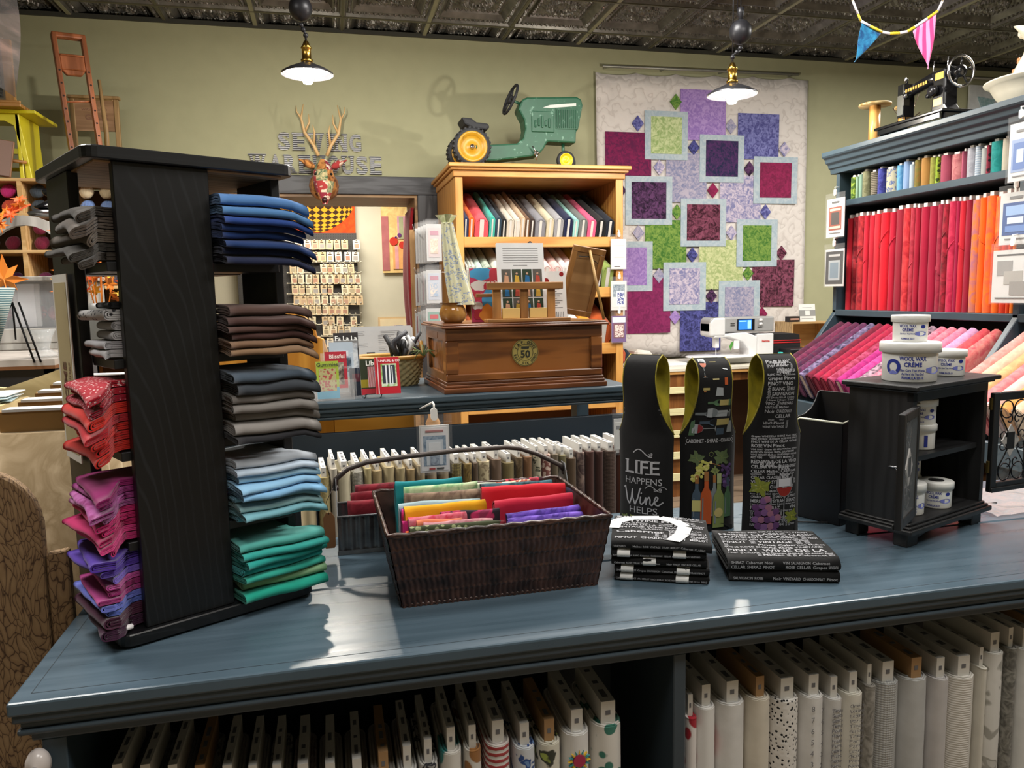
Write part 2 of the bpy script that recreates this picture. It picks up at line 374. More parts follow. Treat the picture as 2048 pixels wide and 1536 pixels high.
# ---- quilt
q=thing('wall_quilt','large white quilt with bright batik squares hanging on the olive wall','quilt',(0,0,0)); YQ=6.04
def Q(x,y,d=0): p=PY(YQ,x,y); return (p.x,YQ-d,p.z)
t=NT('white_quilting'); t.set(Roughness=.9); v=t.co(); n=t.n('TexNoise'); t.l(v,n.inputs['Vector']); n.inputs['Scale'].default_value=2.2; w=t.n('TexWave'); w.wave_type='RINGS'; w.inputs['Scale'].default_value=5.5; w.inputs['Distortion'].default_value=9; w.inputs['Detail'].default_value=1.5; w.inputs['Detail Scale'].default_value=2.2; t.l(v,w.inputs['Vector'])
t.col(t.ramp(w.outputs['Fac'],[(0,'c4bcb6'),(.12,'d3ccc6'),(1,'d6cfc9')])); t.bump(w.outputs['Fac'],.35,.006)
TL,TR,BR_,BL=Vector(Q(1192,143)),Vector(Q(1617,156)),Vector(Q(1607,720)),Vector(Q(1200,712))
def qf(u,v):
    a=TL.lerp(TR,u); b=BL.lerp(BR_,u); p=a.lerp(b,v); s=abs(math.sin(u*pi*5.5)); p.z-=.02*(s**.6)*(1-v)**6; p.y=YQ+.012-.01*math.sin(u*9+1)*v; return tuple(p)
k=MB(); k.grid(qf,44,20); k.build('quilt_ground',t.m,q,solid=.006)
FR=fab('b4bfc4','9fb0bb','batik',22); Cq=dict(pl=('a98cc4','8a6cae'),gr=('8fa66a','c2cc9a'),bl=('46457f','7a7cb4'),mag=('7d1f4d','5a1c44'),nv=('1f2444','4e2c5c'),pu=('22122a','5e3a62'),wn=('34101f','84465c'),gy=('7c80a0','b0a8b8'),rd=('8e2450','701c40'),mx=('c8bccb','7c7ca4'),gn=('3f6e2c','7c9a48'),lg=('9aaa70','c8cc9a'),nb=('2b2c58','55579a'),mr=('86285a','6e1f4c'))
QM={a:fab(c[0],c[1],'batik',26) for a,c in Cq.items()}
def patch(x0,y0,x1,y1,key,frame=0,dd=.004):
    k=MB(); z=dd
    if frame:
        k.box(*(lambda a,b:(a[0],b[0],YQ-dd-.003,YQ,b[2],a[2]))(Q(x0-frame,y0-frame),Q(x1+frame,y1+frame)),1); z=dd+.004
    a,b=Q(x0,y0),Q(x1,y1); k.box(a[0],b[0],YQ-z-.002,YQ-.0005,b[2],a[2],0); k.build('framed_patch' if frame else 'patch',[QM[key],FR],q)
for P in [(1361,178,1450,282,'pl'),(1476,226,1556,320,'bl'),(1210,263,1302,352,'mag'),(1332,305,1412,405,'gy'),(1440,350,1520,445,'mx'),(1290,440,1372,537,'gn'),(1398,480,1484,578,'lg'),(1250,555,1340,665,'mr'),(1505,520,1586,612,'wn'),(1360,605,1440,700,'nb')]: patch(*P[:5])
for P in [(1301,233,1362,309,'gr'),(1411,281,1474,354,'nv'),(1519,325,1580,396,'rd'),(1262,364,1331,438,'pu'),(1373,409,1438,481,'wn'),(1485,451,1540,521,'gn'),(1245,495,1292,570,'pl'),(1338,537,1398,608,'mx'),(1449,574,1505,640,'gy')]: patch(*P[:5],frame=12,dd=.008)
for x,y,c in [(1351,204,'gn'),(1275,247,'bl'),(1461,253,'gy'),(1387,295,'nb'),(1318,335,'mx'),(1498,338,'pu'),(1425,381,'rd'),(1568,299,'mx'),(1353,424,'gn'),(1530,424,'bl'),(1276,466,'gy'),(1462,466,'mx'),(1384,510,'nb'),(1562,506,'wn'),(1317,551,'gy'),(1495,547,'gn'),(1422,592,'pu'),(1349,634,'pl'),(1523,628,'rd'),(1240,381,'pu')]:
    a=Q(x,y); k=MB(); k.prism([(a[0]+dx,a[2]+dz) for dx,dz in((.052,0),(0,.063),(-.052,0),(0,-.063))],YQ-.010,YQ,'y'); k.build('diamond_patch',QM[c],q)
k=MB(); a,b=PY(6.03,1205,132),PY(6.03,1597,149); k.tube([(a.x,6.03,a.z),(b.x,6.03,b.z)],.011,8)
for u in (.02,.3,.6,.97): p=a.lerp(b,u); k.box(p.x-.008,p.x+.008,6.03,6.1,p.z-.006,p.z+.006)
one('hanging_rod',k,plain('9a9a92',.35,.6),'thin grey metal rod on the wall above the batik square quilt','rod')
# second quilt at the right behind the pitcher
k=MB(); a=PY(6.06,1939,170); b=PY(6.06,2048,300); k.box(a.x,a.x+1.6,6.05,6.07,b.z-.6,a.z,0)
for i in range(5):
    for j in range(3):
        x=a.x+.08+i*.28; z=a.z-.1-j*.28; k.prism([(x,z),(x+.2,z-.02),(x+.09,z-.2)],6.044,6.05,'y',1+(i+j)%3)
one('wall_quilt',k,[fab('c9cccb'),fab('7fa0a0','a8bcc0','batik'),fab('8a93a0'),fab('b9c9c9')],'pale quilt with teal and grey triangles, behind the pitcher and basin','quilt')
k=MB(); k.tube([(a.x-.05,6.05,a.z+.06),(a.x+1.7,6.05,a.z+.06)],.012,6); one('hanging_rod',k,plain('9a9a92',.35,.6),'thin grey rod above the pale teal triangle quilt at far right','rod')

# ---- far room: pegboard, cards and quilts
PB=MB(); a=PY(8.5,470,466); b=PY(8.5,722,700); PB.box(a.x,b.x,8.5,8.52,.9,a.z,0)
t=NT('grey_pegboard'); t.set(Roughness=.7); x=t.n('TexVoronoi'); t.l(t.co(),x.inputs['Vector']); x.inputs['Scale'].default_value=40; x.inputs['Randomness'].default_value=0; t.col(t.ramp(x.outputs['Distance'],[(.1,'161618'),(.16,'403d3a')]))
one('pegboard',PB,t.m,'dark grey pegboard hung with sewing notions in the room beyond the doorway','pegboard')
rows=[(488,0,[577,597,614,629,643,659,673,689,712],'yellow'),(512,0,[579,598,616,632,645,660,676,695,711],'pink'),(536,1,[586,601,647,660,675,689,701],''),(557,1,[588,601,618,631,647,660,673,686,701,715],''),(578,1,[590,604,616,631,648,660,689,703,716],''),(599,1,[594,607,620,633,650,666,680,692,706,719],''),(619,1,[610,625,638,649,663,677,690],''),(641,1,[625,650,662,680,707],''),(660,1,[652,667,682,694,709,720],''),(684,1,[660,674,690,706],'')]
ci=0
for ri,(py,rail,xs,tone) in enumerate(rows):
    if rail:
        a=PY(8.48,575,py-11); b=PY(8.48,722,py-11); k=MB(); k.tube([(a.x,8.47,a.z),(b.x,8.47,b.z)],.006,5); 
        for q in range(14): k.ball((a.x+(b.x-a.x)*q/13,8.45,a.z),.009,6)
        one('hanging_rail',k,plain('cfc6b0',.4),f'thin pale rail on the pegboard, {ORD[ri-1] if ri>2 else "upper"} rail from the top' if ri>2 else 'thin pale rail on the pegboard, topmost of the rails','rail','pegboard rails')
    for xi,x in enumerate(xs):
        p=PY(8.46,x,py-8); c=R.choice(['e8d2a8','ecdcb8','e0c49a','f0e2c4']) if rail else R.choice(['e8e0d0','eedca0','f0ece4','e8c8a0'])
        w=.066+R.random()*.008; h=.1; k=MB(); k.box(-w/2,w/2,-.004,0,-h,0,0); k.box(-w*.32,w*.32,-.0055,-.004,-h*.85,-h*.42,1); k.box(-w*.25,w*.25,-.0055,-.004,-h*.3,-h*.2,2); k.box(-.006,.006,-.03,0,.0,.006,3)
        o=k.build('notion_card',[plain(c,.6),plain(R.choice(['c8a888','c09880','b8a888','b88870','a8a098']),.6),plain('6a5a48',.6),plain('bbbbbb',.3)],loc=p); o.rotation_euler=(0,R.uniform(-.06,.06),0)
        tag(o,f'small carded sewing notion on the pegboard, {ordl(xi)} in {"the top" if ri==0 else "the "+ORD[ri]} row','notion card','carded notions on the pegboard')
# orange op-art quilt
def tri(p): return p
k=MB(); a=PY(8.5,440,402); b=PY(8.5,709,402); c=PY(8.5,709,468); X0,X1,Z1,Z0=b.x-.80,b.x,c.z+.56,c.z+.01
k.box(X0,X1,8.54,8.56,Z0,Z1,0); n=13; cx,cz,rx,rz=(X0+X1)/2,(Z0+Z1)/2,(X1-X0)*.475,(Z1-Z0)*.49
def wq(u,v):
    r=math.hypot(u,v); s=math.sin(min(1,r)*pi/2)/max(r,1e-6) if r<1 else 1/r
    x=u*s; z=v*s; return (cx+x*rx,8.535,cz+z*rz)
M=7
for i in range(-M,M):
    for j in range(-M,M):
        # rotated grid of diamonds, swollen like a globe
        cc=[((i+a)/M,(j+b)/M) for a,b in((0,0),(1,0),(1,1),(0,1))]; pts=[((p+q)*.5*1.0,(p-q)*.5*1.0) for p,q in cc]
        if all(abs(p)+abs(q)<=1.001 for p,q in pts) or True:
            if max(math.hypot(p,q) for p,q in pts)<.99: k.add([wq(p,q) for p,q in pts],[(0,1,2,3)],1 if (i+j)%2 else 2)
one('wall_quilt',k,[fab('d8501c','c04018','batik',14),fab('e89a24'),fab('3a2616')],'orange and black checkered op-art quilt above the pegboard in the far room','quilt')
# pink and yellow quilt
k=MB(); a=PY(8.5,762,412); b=PY(8.5,815,545); X0,X1,Z1,Z0=a.x,b.x+.12,a.z+.1,b.z; k.box(X0,X1,8.56,8.58,Z0,Z1,0); W_=X1-X0;H_=Z1-Z0
def rc(u0,u1,v0,v1,m): k.box(X0+u0*W_,X0+u1*W_,8.557-.0015*m,8.5605,Z0+v0*H_,Z0+v1*H_,m)
rc(.0,.2,.03,.75,1); rc(.45,.7,.45,.75,2); rc(.5,.62,.45,.74,3); rc(.3,.7,.05,.36,4); rc(.36,.46,.05,.36,5)
for u,v,r,m in((.33,.42,.045,6),(.58,.37,.04,6),(.5,.5,.022,7),(.7,.53,.026,7),(.4,.47,.012,7)): k.lathe([(0,-.012),(r,-.012),(r,.0)],14,m,(X0+u*W_,8.558,Z0+v*H_),'y',sm=False)
one('wall_quilt',k,[fab('ecd08c','e0b878','batik',10),fab('b06a6a'),fab('d8a0b0'),fab('b0b08a'),fab('e8a868'),fab('e0a0a0'),fab('cc3a2c'),fab('6a3a7a')],'narrow yellow and pink striped quilt with red circles in the far room','quilt')
k=MB(); a=PY(8.5,757,635); k.box(a.x,a.x+.33,8.57,8.59,a.z-.34,a.z,0); k.box(a.x+.02,a.x+.31,8.565,8.57,a.z-.32,a.z-.02,1); k.box(a.x+.17,a.x+.27,8.56,8.565,a.z-.2,a.z-.09,2); k.tube([(a.x+.06+.08*math.cos(q*.3),8.56,a.z-.17+.06*math.sin(q*.3)) for q in range(11)],.004,4,3)
one('framed_print',k,[plain('d8b88a',.5),plain('ecd8b0',.6),fab('8a8a9a','d0b0b0','batik',30),plain('6a5a40',.6)],'cream framed print leaning low on the far room wall','framed print')
# red quilt hanging on the jamb, seen edge-on
def rq(u,v): return (.665-.03*math.sin(v*pi)-.02*math.sin(u*9)*v,6.12+u*.5,2.2-v*1.0+.0)
k=MB(); k.grid(rq,10,14); one('hanging_quilt',k,fab('8e1820','701018','dots',70),'dark red quilt hanging on the right jamb of the doorway, seen edge-on','quilt',solid=.02)
# ================= fabric bolts
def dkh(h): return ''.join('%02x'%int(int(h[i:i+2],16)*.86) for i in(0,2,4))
CARD=plain('d9d6cf',.6,name='white_card'); CARDB=plain('a9855c',.7,name='brown_card'); INK=plain('6c6c70',.6,name='ink'); WH=plain('e9e8e4',.5,name='white_plastic')
BLU=plain('35454f',.42,name='blue_grey_paint',var=.08); NAVY=plain('24303a',.5,name='dark_blue_paint')
def stad(w,d,n=5):
    r=w/2*.96; out=[]
    for i in range(n+1):
        a=pi+pi*i/n; out.append((r*math.cos(a),r+r*math.sin(a)))
    for i in range(n+1):
        a=pi*i/n; out.append((r*math.cos(a),d-r+r*math.sin(a)))
    return out
def bolt(label,group,w,d,h,mat,loc,rz=0,M=None,bh=.028,card=None,nz=4,rings=0,marks=1,flap=0,bwf=.2,name='fabric_bolt',seed=None,boardname='board'):
    p=thing(name,label,'fabric bolt',loc,rz,group)
    if M is not None: p.rotation_euler=M.to_euler()
    k=MB(); S=stad(w,d); n=len(S); sd=R.random()*50; vs=[]
    for j in range(nz+1):
        z=h*j/nz
        for i,(x,y) in enumerate(S):
            e=1+.05*noise.noise((x*30+sd,y*8,z*5+sd)); vs.append((x*e*(1 if 0<j<nz else .97),d/2+(y-d/2)*(1+.012*noise.noise((x*9,y*9+sd,z*9))),z))
    fs=[]
    for j in range(nz):
        for i in range(n): fs.append((j*n+i,j*n+(i+1)%n,(j+1)*n+(i+1)%n,(j+1)*n+i))
    k.add(vs,fs,0,True); T=[vs[nz*n+i] for i in range(n)]; k.add(T,[list(range(n))],0); k.add(vs[:n],[list(range(n))[::-1]],0)
    for q in range(rings):
        f=1-.28*(q+.5); k.tube([((x)*f,d/2+(y-d/2)*(1-(1-f)*w/d),h+.001) for x,y in S],.0022,4,0,True)
    if flap:
        f0=h*R.uniform(.35,.7); f1=f0+w*R.choice((-1.4,1.4)); r=w/2
        k.tube([(-r*.85,.012,f0),(-r*.4,-.0005,f0+(f1-f0)*.3),(r*.4,-.0005,f0+(f1-f0)*.7),(r*.85,.012,f1)],.0022,4)
    k.build('fabric_wrap',mat,p)
    k=MB(); bw=max(.005,w*bwf)*R.uniform(.85,1.1)
    k.box(-bw,bw,.014,d-.014,h-.01,h+bh,0)
    if marks:
        y=.03
        for q in range(3): 
            l=R.uniform(.008,.03); k.box(-bw*.4,bw*.4,y,y+l,h+bh,h+bh+.0005,1); y+=l+R.uniform(.01,.04)
            if y>d-.05: break
        if bh>.02: k.box(-bw*.4,bw*.3,.0133,.014,h+bh*.4,h+bh*.6,1)
    k.build(boardname,[card or CARD,INK],p); return p
# ---------------- pine bookcase
PINE=wood('c08d4a','a8702f',0,5,.45,.1,name='honey_pine'); PINEz=wood('c08d4a','a8702f',2,5,.45,.1,name='honey_pine')
B=thing('bookcase','honey pine bookcase with slanted shelves full of fabric bolts','bookcase',(.85,5.2,0))
BWD=1.19; BH=2.33; BD=.86; L=wood('b5823f','94622b',2,4,.5,.1,name='honey_pine_side')
for nm,a,b in(('side_panel',0,.03),('side_panel',BWD-.03,BWD)): MB().box(a,b,0,BD,0,BH).build(nm,L,B,bev=.003)
MB().box(0,BWD,BD-.012,BD,0,BH).build('back_panel',plain('8a6232',.6),B)
for a,b in((0,.052),(BWD-.052,BWD)): MB().box(a,b,-.018,.0,0,BH).build('stile',PINEz,B,bev=.003)
k=MB(); k.box(-.045,BWD+.045,-.07,BD-.02,BH+.03,BH+.055); k.box(-.03,BWD+.03,-.05,BD-.03,BH+.012,BH+.03); k.box(-.012,BWD+.012,-.03,BD-.03,BH-.03,BH+.012); k.build('top_board',PINE,B,bev=.004)
sh=[(1.835,1.905),(1.482,1.556),(1.08,1.16),(.69,.76),(.1,.2)]; ang=math.radians(22)
for z0,z1 in sh: 
    MB().box(.05,BWD-.05,-.012,.012,z0,z1).build('shelf_lip',PINE,B,bev=.004)
    k=MB(); zz=z0+.012; k.add([(.03,.012,zz),(BWD-.03,.012,zz),(BWD-.03,BD-.02,zz+(BD-.032)*math.tan(ang)),(.03,BD-.02,zz+(BD-.032)*math.tan(ang))],[(0,1,2,3)]); k.build('shelf_board',PINE,B,solid=.015)
bx=[(342,395,'slate navy','2c3350'),(395,445,'orange','e0641c'),(445,580,'coral','d8505a'),(580,635,'turquoise','3fa89a'),(635,690,'dark slate','2b3d4c'),(690,735,'black','141416'),(735,805,'cream','c9c0b0'),(805,860,'pale cream','cfc6ba'),(860,903,'beige','c2a98c'),(903,945,'brown','6a4c34'),(945,990,'dark brown','352824'),(990,1092,'mid grey','808086'),(1092,1163,'oatmeal','cdc2a4'),(1163,1250,'light grey','96969a'),(1250,1335,'navy','151d40'),(1335,1385,'pale aqua','8fc4bd'),(1385,1465,'charcoal grey','6f716f'),(1465,1545,'pink','d85a80'),(1545,1630,'black','141518'),(1630,1705,'midnight navy','131926')]
def casebolts(lst,zl,row,dd,hh,pybase):
    Mx=Matrix.Rotation(pi/2+ang,3,'X')
    for i,(a,b,cn,cx) in enumerate(lst):
        A=PY(5.22,850+a/4.518,pybase).x; C=PY(5.22,850+b/4.518,pybase).x; w=(C-A)*.975; d=dd*R.uniform(.94,1.04)
        kind=fab(cx) if not isinstance(cx,tuple) else fab(*cx); hh2=hh*R.uniform(.9,1.0)
        # the rolled end faces the viewer, the bolt runs back up the slope
        y0=5.25; z0=zl+.012; dirv=Vector((0,math.cos(ang),math.sin(ang))); loc=Vector(((A+C)/2,y0,z0))+dirv*hh2
        bolt(f'{cn} fabric bolt, {ordl(i)} on the bookcase {row} shelf',f'bolts on the bookcase {row} shelf',w,d,hh2,kind,loc,M=Mx,bh=.004,marks=0,rings=1 if w>.05 else 0,bwf=.13,card=plain('c4c2bc',.6))
casebolts(bx,1.862,'top',.174,.665,480)
b2=[(368,392,'white floral',('d8d6cc','a8b0a8','batik',40)),(392,420,'white sprigged',('d6d4c8','9aa89a','batik',40)),(420,455,'ivory print',('dcdacf','b0b0a4','batik',36)),(455,525,'pale mint print',('c4d4cc','a0b4aa','batik',44)),(525,600,'grey green print',('b8c2b4','8f9c8c','batik',44)),(610,720,'ivory','d0ccc0'),(720,830,'pale blue','b0c0cc'),(830,940,'cream','d8d2c0'),(940,1050,'white','dcdad6'),(1050,1140,'pale pink','d8bcb8'),(1140,1230,'blush','d8b4b0'),(1232,1285,'pearl','dcd8d8'),(1285,1365,'pale rose','dcc0c0'),(1365,1465,'yellow','dcc24c'),(1465,1590,'light grey','b9babd'),(1592,1700,'sage green','86994e')]
casebolts(b2,1.515,'second',.20,.7,577)
b3=[(378,430,'rust','9a4a20'),(430,530,'gold','c89030'),(530,640,'tan','b89868'),(640,760,'olive','7a7a3a'),(760,880,'brown','6a4a30'),(880,1000,'cream','d0c8b0'),(1000,1120,'orange','c86a20'),(1120,1235,'yellow green','a8b050'),(1235,1310,'apple green','8a9e48'),(1310,1400,'white','d8dce0'),(1400,1520,'amber orange','d08a28'),(1520,1690,'burnt orange','a84a18')]
casebolts(b3,1.11,'third',.21,.7,700)
b4=[(392,470,'white','d8d4ce'),(470,560,'dusty mauve','a08890'),(560,640,'grey green','5a6a60'),(640,700,'dark green plaid',('2c4a40','a8c0b0','check',60)),(700,790,'black','1a1a1c'),(790,850,'brown','4a3028'),(850,900,'khaki','b8a880'),(900,950,'white brown','c8b8a8'),(950,1020,'charcoal','303034'),(1020,1130,'white dotted','d0ccc8'),(1130,1200,'olive brown','5a5238'),(1200,1260,'grey','a0a0a0'),(1260,1340,'dark red','7a1a24'),(1340,1420,'crimson','a02030'),(1420,1500,'slate','404a50'),(1500,1600,'plum','4a2a30')]
casebolts(b4,.715,'lower',.19,.7,820)
k=MB(); k.ball((0,-.012,0),.014,10); k.build('knob',plain('2a1810',.4),B,loc=(PY(5.19,1059,485).x-.85,-.012,1.862)); 
# ---------------- toy tractor on the bookcase
GT=NT('worn_green_paint'); GT.set(Roughness=.45); n=GT.noise(GT.co((1,1,1)),26,7,.4); GT.col(GT.ramp(n,[(0,'16452f'),(.62,'1b5239'),(.68,'6a8f7c'),(.72,'1c553c')])); GM=GT.m
RUB=plain('1f2023',.7,name='black_rubber'); YEL=NT('worn_yellow_paint'); YEL.set(Roughness=.4); n=YEL.noise(YEL.co(),20,6); YEL.col(YEL.ramp(n,[(.3,'7c5c18'),(.42,'b08218'),(1,'bb8c1e')])); YM=YEL.m; CHR=plain('c8c8cc',.2,1,name='chrome')
zt=2.3915; YT=5.47
def tp(x,y,d=0): p=PY(YT,x,y); return (p.x,p.z)
T=thing('toy_pedal_tractor','worn green pedal tractor toy with yellow wheels on the pine bookcase','toy tractor',(0,YT,0))
body=[(1040,203),(1050,199),(1148,198),(1157,203),(1160,215),(1151,262),(1147,266),(1146,290),(1090,287),(1082,302),(1070,315),(985,325),(965,325),(968,293),(1030,290),(1042,280),(1046,262),(1044,245),(1032,222)]
k=MB(); k.prism([tp(*q) for q in body][::-1],-.07,.07,'y'); k.build('body',GM,T,bev=.012,seg=2)
k=MB(); X0,Z0=tp(1058,268); X1,Z1=tp(1102,228); k.box(X0,X1,-.078,-.069,Z0,Z1); 
for q in range(5): k.box(X0+.02+q*.025,X0+.035+q*.025,-.088,-.07,Z0+.03+.01*(q%2),Z0+.08+.015*(q%3))
k.build('engine_panel',GM,T,bev=.004)
k=MB(); X0,Z0=tp(1106,262); X1,Z1=tp(1149,223); k.box(X0,X1,-.076,-.069,Z0,Z1)
for q in range(10): k.box(X0+.006+q*(X1-X0-.01)/10,X0+.012+q*(X1-X0-.01)/10,-.084,-.07,Z0+.008,Z1-.008)
k.build('grille',GM,T,bev=.002)
k=MB(); k.prism([tp(*q) for q in ((1080,220),(1094,215),(1146,211),(1146,217),(1096,221))][::-1],-.0725,-.069,'y'); k.build('side_decal',plain('b9bfb8',.5),T)
for s in(1,):
    for (px,py,r,yy,w) in ((936,290,.129,-.13,.085),(936,290,.129,.13,.085)):
        x,_=tp(px,py); z=zt+r; k=MB(); k.lathe([(r*.8,-w/2),(r*.94,-w/2),(r,-w*.3),(r,w*.3),(r*.94,w/2),(r*.8,w/2),(r*.78,0),(r*.8,-w/2)],40,0,(x,yy,z),'y',cap=False)
        for q in range(26):
            a=2*pi*q/26; k.M=rotm(0,-a,0,(x,yy,z)); k.box(r*.95,r*1.03,-w*.45,w*.45,-.007,.007)
        k.M=Matrix(); wh=k.build('tyre',RUB,T)
        k=MB(); k.lathe([(.0,-w*.36),(r*.2,-w*.36),(r*.25,-w*.2),(r*.62,-w*.24),(r*.68,-w*.5),(r*.8,-w*.5),(r*.8,w*.4),(0,w*.4)],36,0,(x,yy,z),'y'); k.build('wheel_hub',YM,T)
        k=MB(); k.lathe([(0,-w*.55),(r*.12,-w*.5),(r*.16,-w*.3)],16,0,(x,yy,z),'y'); k.build('hub_cap',CHR,T)
for yy,px in((-.06,1126),(.05,1137)):
    r=.068; w=.04; x,_=tp(px,300); z=zt+r; k=MB(); k.lathe([(r*.72,-w/2),(r*.93,-w/2),(r,0),(r*.93,w/2),(r*.72,w/2),(r*.7,0),(r*.72,-w/2)],30,0,(x,yy,z),'y',cap=False); k.build('tyre',RUB,T)
    k=MB(); k.lathe([(0,-w*.1),(r*.12,-w*.5),(r*.2,-w*.1),(r*.6,-w*.2),(r*.66,-w*.5),(r*.74,-w*.5),(r*.74,w*.4),(0,w*.4)],26,0,(x,yy,z),'y'); k.build('wheel_hub',plain('d8b81c',.35),T)
k=MB(); a=tp(1126,288); k.tube([(a[0],0,a[1]+.02),(a[0],0,zt+.09)],.012,8); k.tube([(a[0],-.05,zt+.07),(a[0]+.03,.06,zt+.07)],.009,8); k.build('front_axle',GM,T)
# steering wheel: disc seen almost edge-on
sx,sz=tp(1021,199); k=MB(); Ms=rotm(0,math.radians(-68),math.radians(6),(sx,-.0,sz)); k.M=Ms
k.tube([(.105*math.cos(2*pi*i/32),.105*math.sin(2*pi*i/32),0) for i in range(32)],.010,8,0,True); k.lathe([(.0,-.01),(.03,-.01),(.03,.012),(0,.016)],14)
for q in range(3):
    a=2*pi*q/3+.4; k.tube([(.02*math.cos(a),.02*math.sin(a),0),(.1*math.cos(a),.1*math.sin(a),0)],.009,6)
k.M=Matrix(); k.build('steering_wheel',RUB,T)
k=MB(); a=tp(1040,207); k.tube([(sx,0,sz),(a[0]+.02,0,a[1]-.01)],.010,8); k.build('steering_column',GM,T)
k=MB(); pr=[(918,240),(938,242),(948,250),(972,253),(974,262),(966,266),(940,262),(925,254)]; k.prism([tp(*q) for q in pr][::-1],-.1,.1,'y'); k.build('seat',RUB,T,bev=.012,seg=2)
a=tp(947,262); k=MB(); k.tube([(a[0],0,a[1]),(a[0]+.02,0,zt+.12)],.014,8); k.box(tp(936,300)[0],tp(990,300)[0],-.05,.05,zt+.07,zt+.14); k.tube([(tp(936,1)[0],-.16,zt+.129),(tp(936,1)[0],.16,zt+.129)],.012,8); k.build('seat_post',GM,T)
a=tp(1066,311); k=MB(); k.tube([(a[0],-.13,a[1]),(a[0],.13,a[1])],.008,8); k.lathe([(0,-.0),(.018,0),(.018,-.01),(0,-.012)],12,0,(a[0],-.085,a[1]),'y'); k.tube([(a[0],-.1,a[1]),(a[0],-.1,a[1]-.05)],[.012,.003],6); k.tube([(a[0]-.03,-.1,a[1]+.045),(a[0],-.1,a[1])],.005,6); k.build('pedal_crank',CHR,T)
# ---------------- right-hand shelving, perpendicular to the back wall
S=thing('fabric_shelving_unit','tall blue-grey shelving unit of red and orange fabric bolts at right','shelving unit',(2.85,0,0)); XS=2.85
YN=1.0; YF=3.95
for y,nm in((YF-.03,'end_panel'),(2.70,'divider_panel'),(YN,'end_panel')): 
    k=MB(); k.prism([(0,1.38),(0,2.17),(.34,2.17),(.34,0.0),(-.42,0),(-.42,.86),(-.36,.90)],y,y+.03,'y'); k.build(nm,BLU,S,bev=.003)
MB().box(.33,.35,YN,YF,0,2.2).build('back_panel',NAVY,S)
k=MB(); k.prism([(.36,2.166),(-.010,2.166),(-.014,2.192),(-.026,2.198),(-.030,2.216),(-.046,2.226),(-.052,2.246),(-.066,2.254),(-.072,2.262),(-.072,2.285),(.36,2.285)],YN,YF+.04,'y'); k.build('crown_top',BLU,S,bev=.003,seg=2)
MB().box(0,.34,YN,YF,1.975,2.01).build('shelf',BLU,S,bev=.003); MB().box(0,.34,YN,YF,1.36,1.395).build('shelf',BLU,S,bev=.003)
k=MB(); k.prism([(-.40,.84),(-.37,.84),(.33,1.26),(.33,1.24)],YN,YF,'y'); k.box(-.425,-.395,YN,YF,.84,.925); k.build('tray',BLU,S,bev=.003)
k=MB(); k.prism([(-.40,.40),(-.37,.40),(.33,.78),(.33,.76)],YN,YF,'y'); k.box(-.425,-.395,YN,YF,.40,.48); k.build('tray',BLU,S,bev=.003)
reds=[('r','b01c2c'),('dr','6e1420','b03038'),('dr','7a1620','b02c30'),('r','b81c30'),('r','a81428'),('r','bc2430'),('r','c01224'),('r','a60f2c'),('m','861a2c'),('dr','a01c26','c83a3c'),('m','8f2030','aa3040'),('c','98102c'),('c','980f30'),('c','920e30'),('m','80162e','96283c'),('dr','9a1c30','5a1018'),('c','a0183a','b82a48'),('c','920e38'),('r','b41a2a'),('c','8e1a30'),('or','c8702a','a06070'),('o','e05a10'),('or','e06a18','d05038'),('or','d8500e','ec7020'),('o','c83414'),('o','d0400e'),('o','e07018')]
redpx=[360,395,435,485,510,555,595,655,700,760,815,850,880,940,1000,1045,1085,1140,1165,1205,1240,1300,1345,1410,1470,1530,1560,1595]
nmz={'r':'bright red','dr':'dark red printed','m':'maroon','c':'crimson','or':'orange batik','o':'orange'}
def sideM(): return Matrix(((0,1,0),(-1,0,0),(0,0,1)))
def skipdiv(y,w): return 2.692 if y-w<2.735 and y>2.695 else y
MS=Matrix.Rotation(-pi/2,3,'Z')   # local -y faces -X
for i in range(27):
    A=PX(XS,1580+redpx[i]/3.658,620).y; C=PX(XS,1580+redpx[i+1]/3.658,620).y; c=reds[i]; hh=.51+.012*R.random()
    m=fab(c[1],c[2],'batik',16) if len(c)>2 else fab(c[1],None,'plain',14)
    bolt(f'{nmz[c[0]]} fabric bolt, {ordl(i)} on the middle right shelf','upright bolts on the middle shelf at right',(A-C)*1.03,.19,hh,m,(XS+.02+R.uniform(0,.012),(A+C)/2,1.396),M=MS,bh=.02,marks=0,flap=R.random()<.6,rings=0)
y=PX(XS,1580+1595/3.658,620).y-.03; i=27
for cx in ['d8701c','e0902c','c83a1c','b82c20','d85a3c','e8a040','cc4a3c','e07a5c','d86a4c','e89a7c','e0806c','d8606c']:
    y=skipdiv(y+.024,.05)-.024
    bolt(f'{["orange","amber","rust","brick red","salmon"][i%5]} fabric bolt, {ORD[i] if i<35 else ""} from the left on the middle right shelf' if i<35 else f'{["peach","rose","coral","apricot"][i%4]} fabric bolt near the camera end of the right shelving',None,.045,.19,.51,fab(cx),(XS+.02,y,1.396),M=MS,bh=.02,marks=0); y-=.047; i+=1
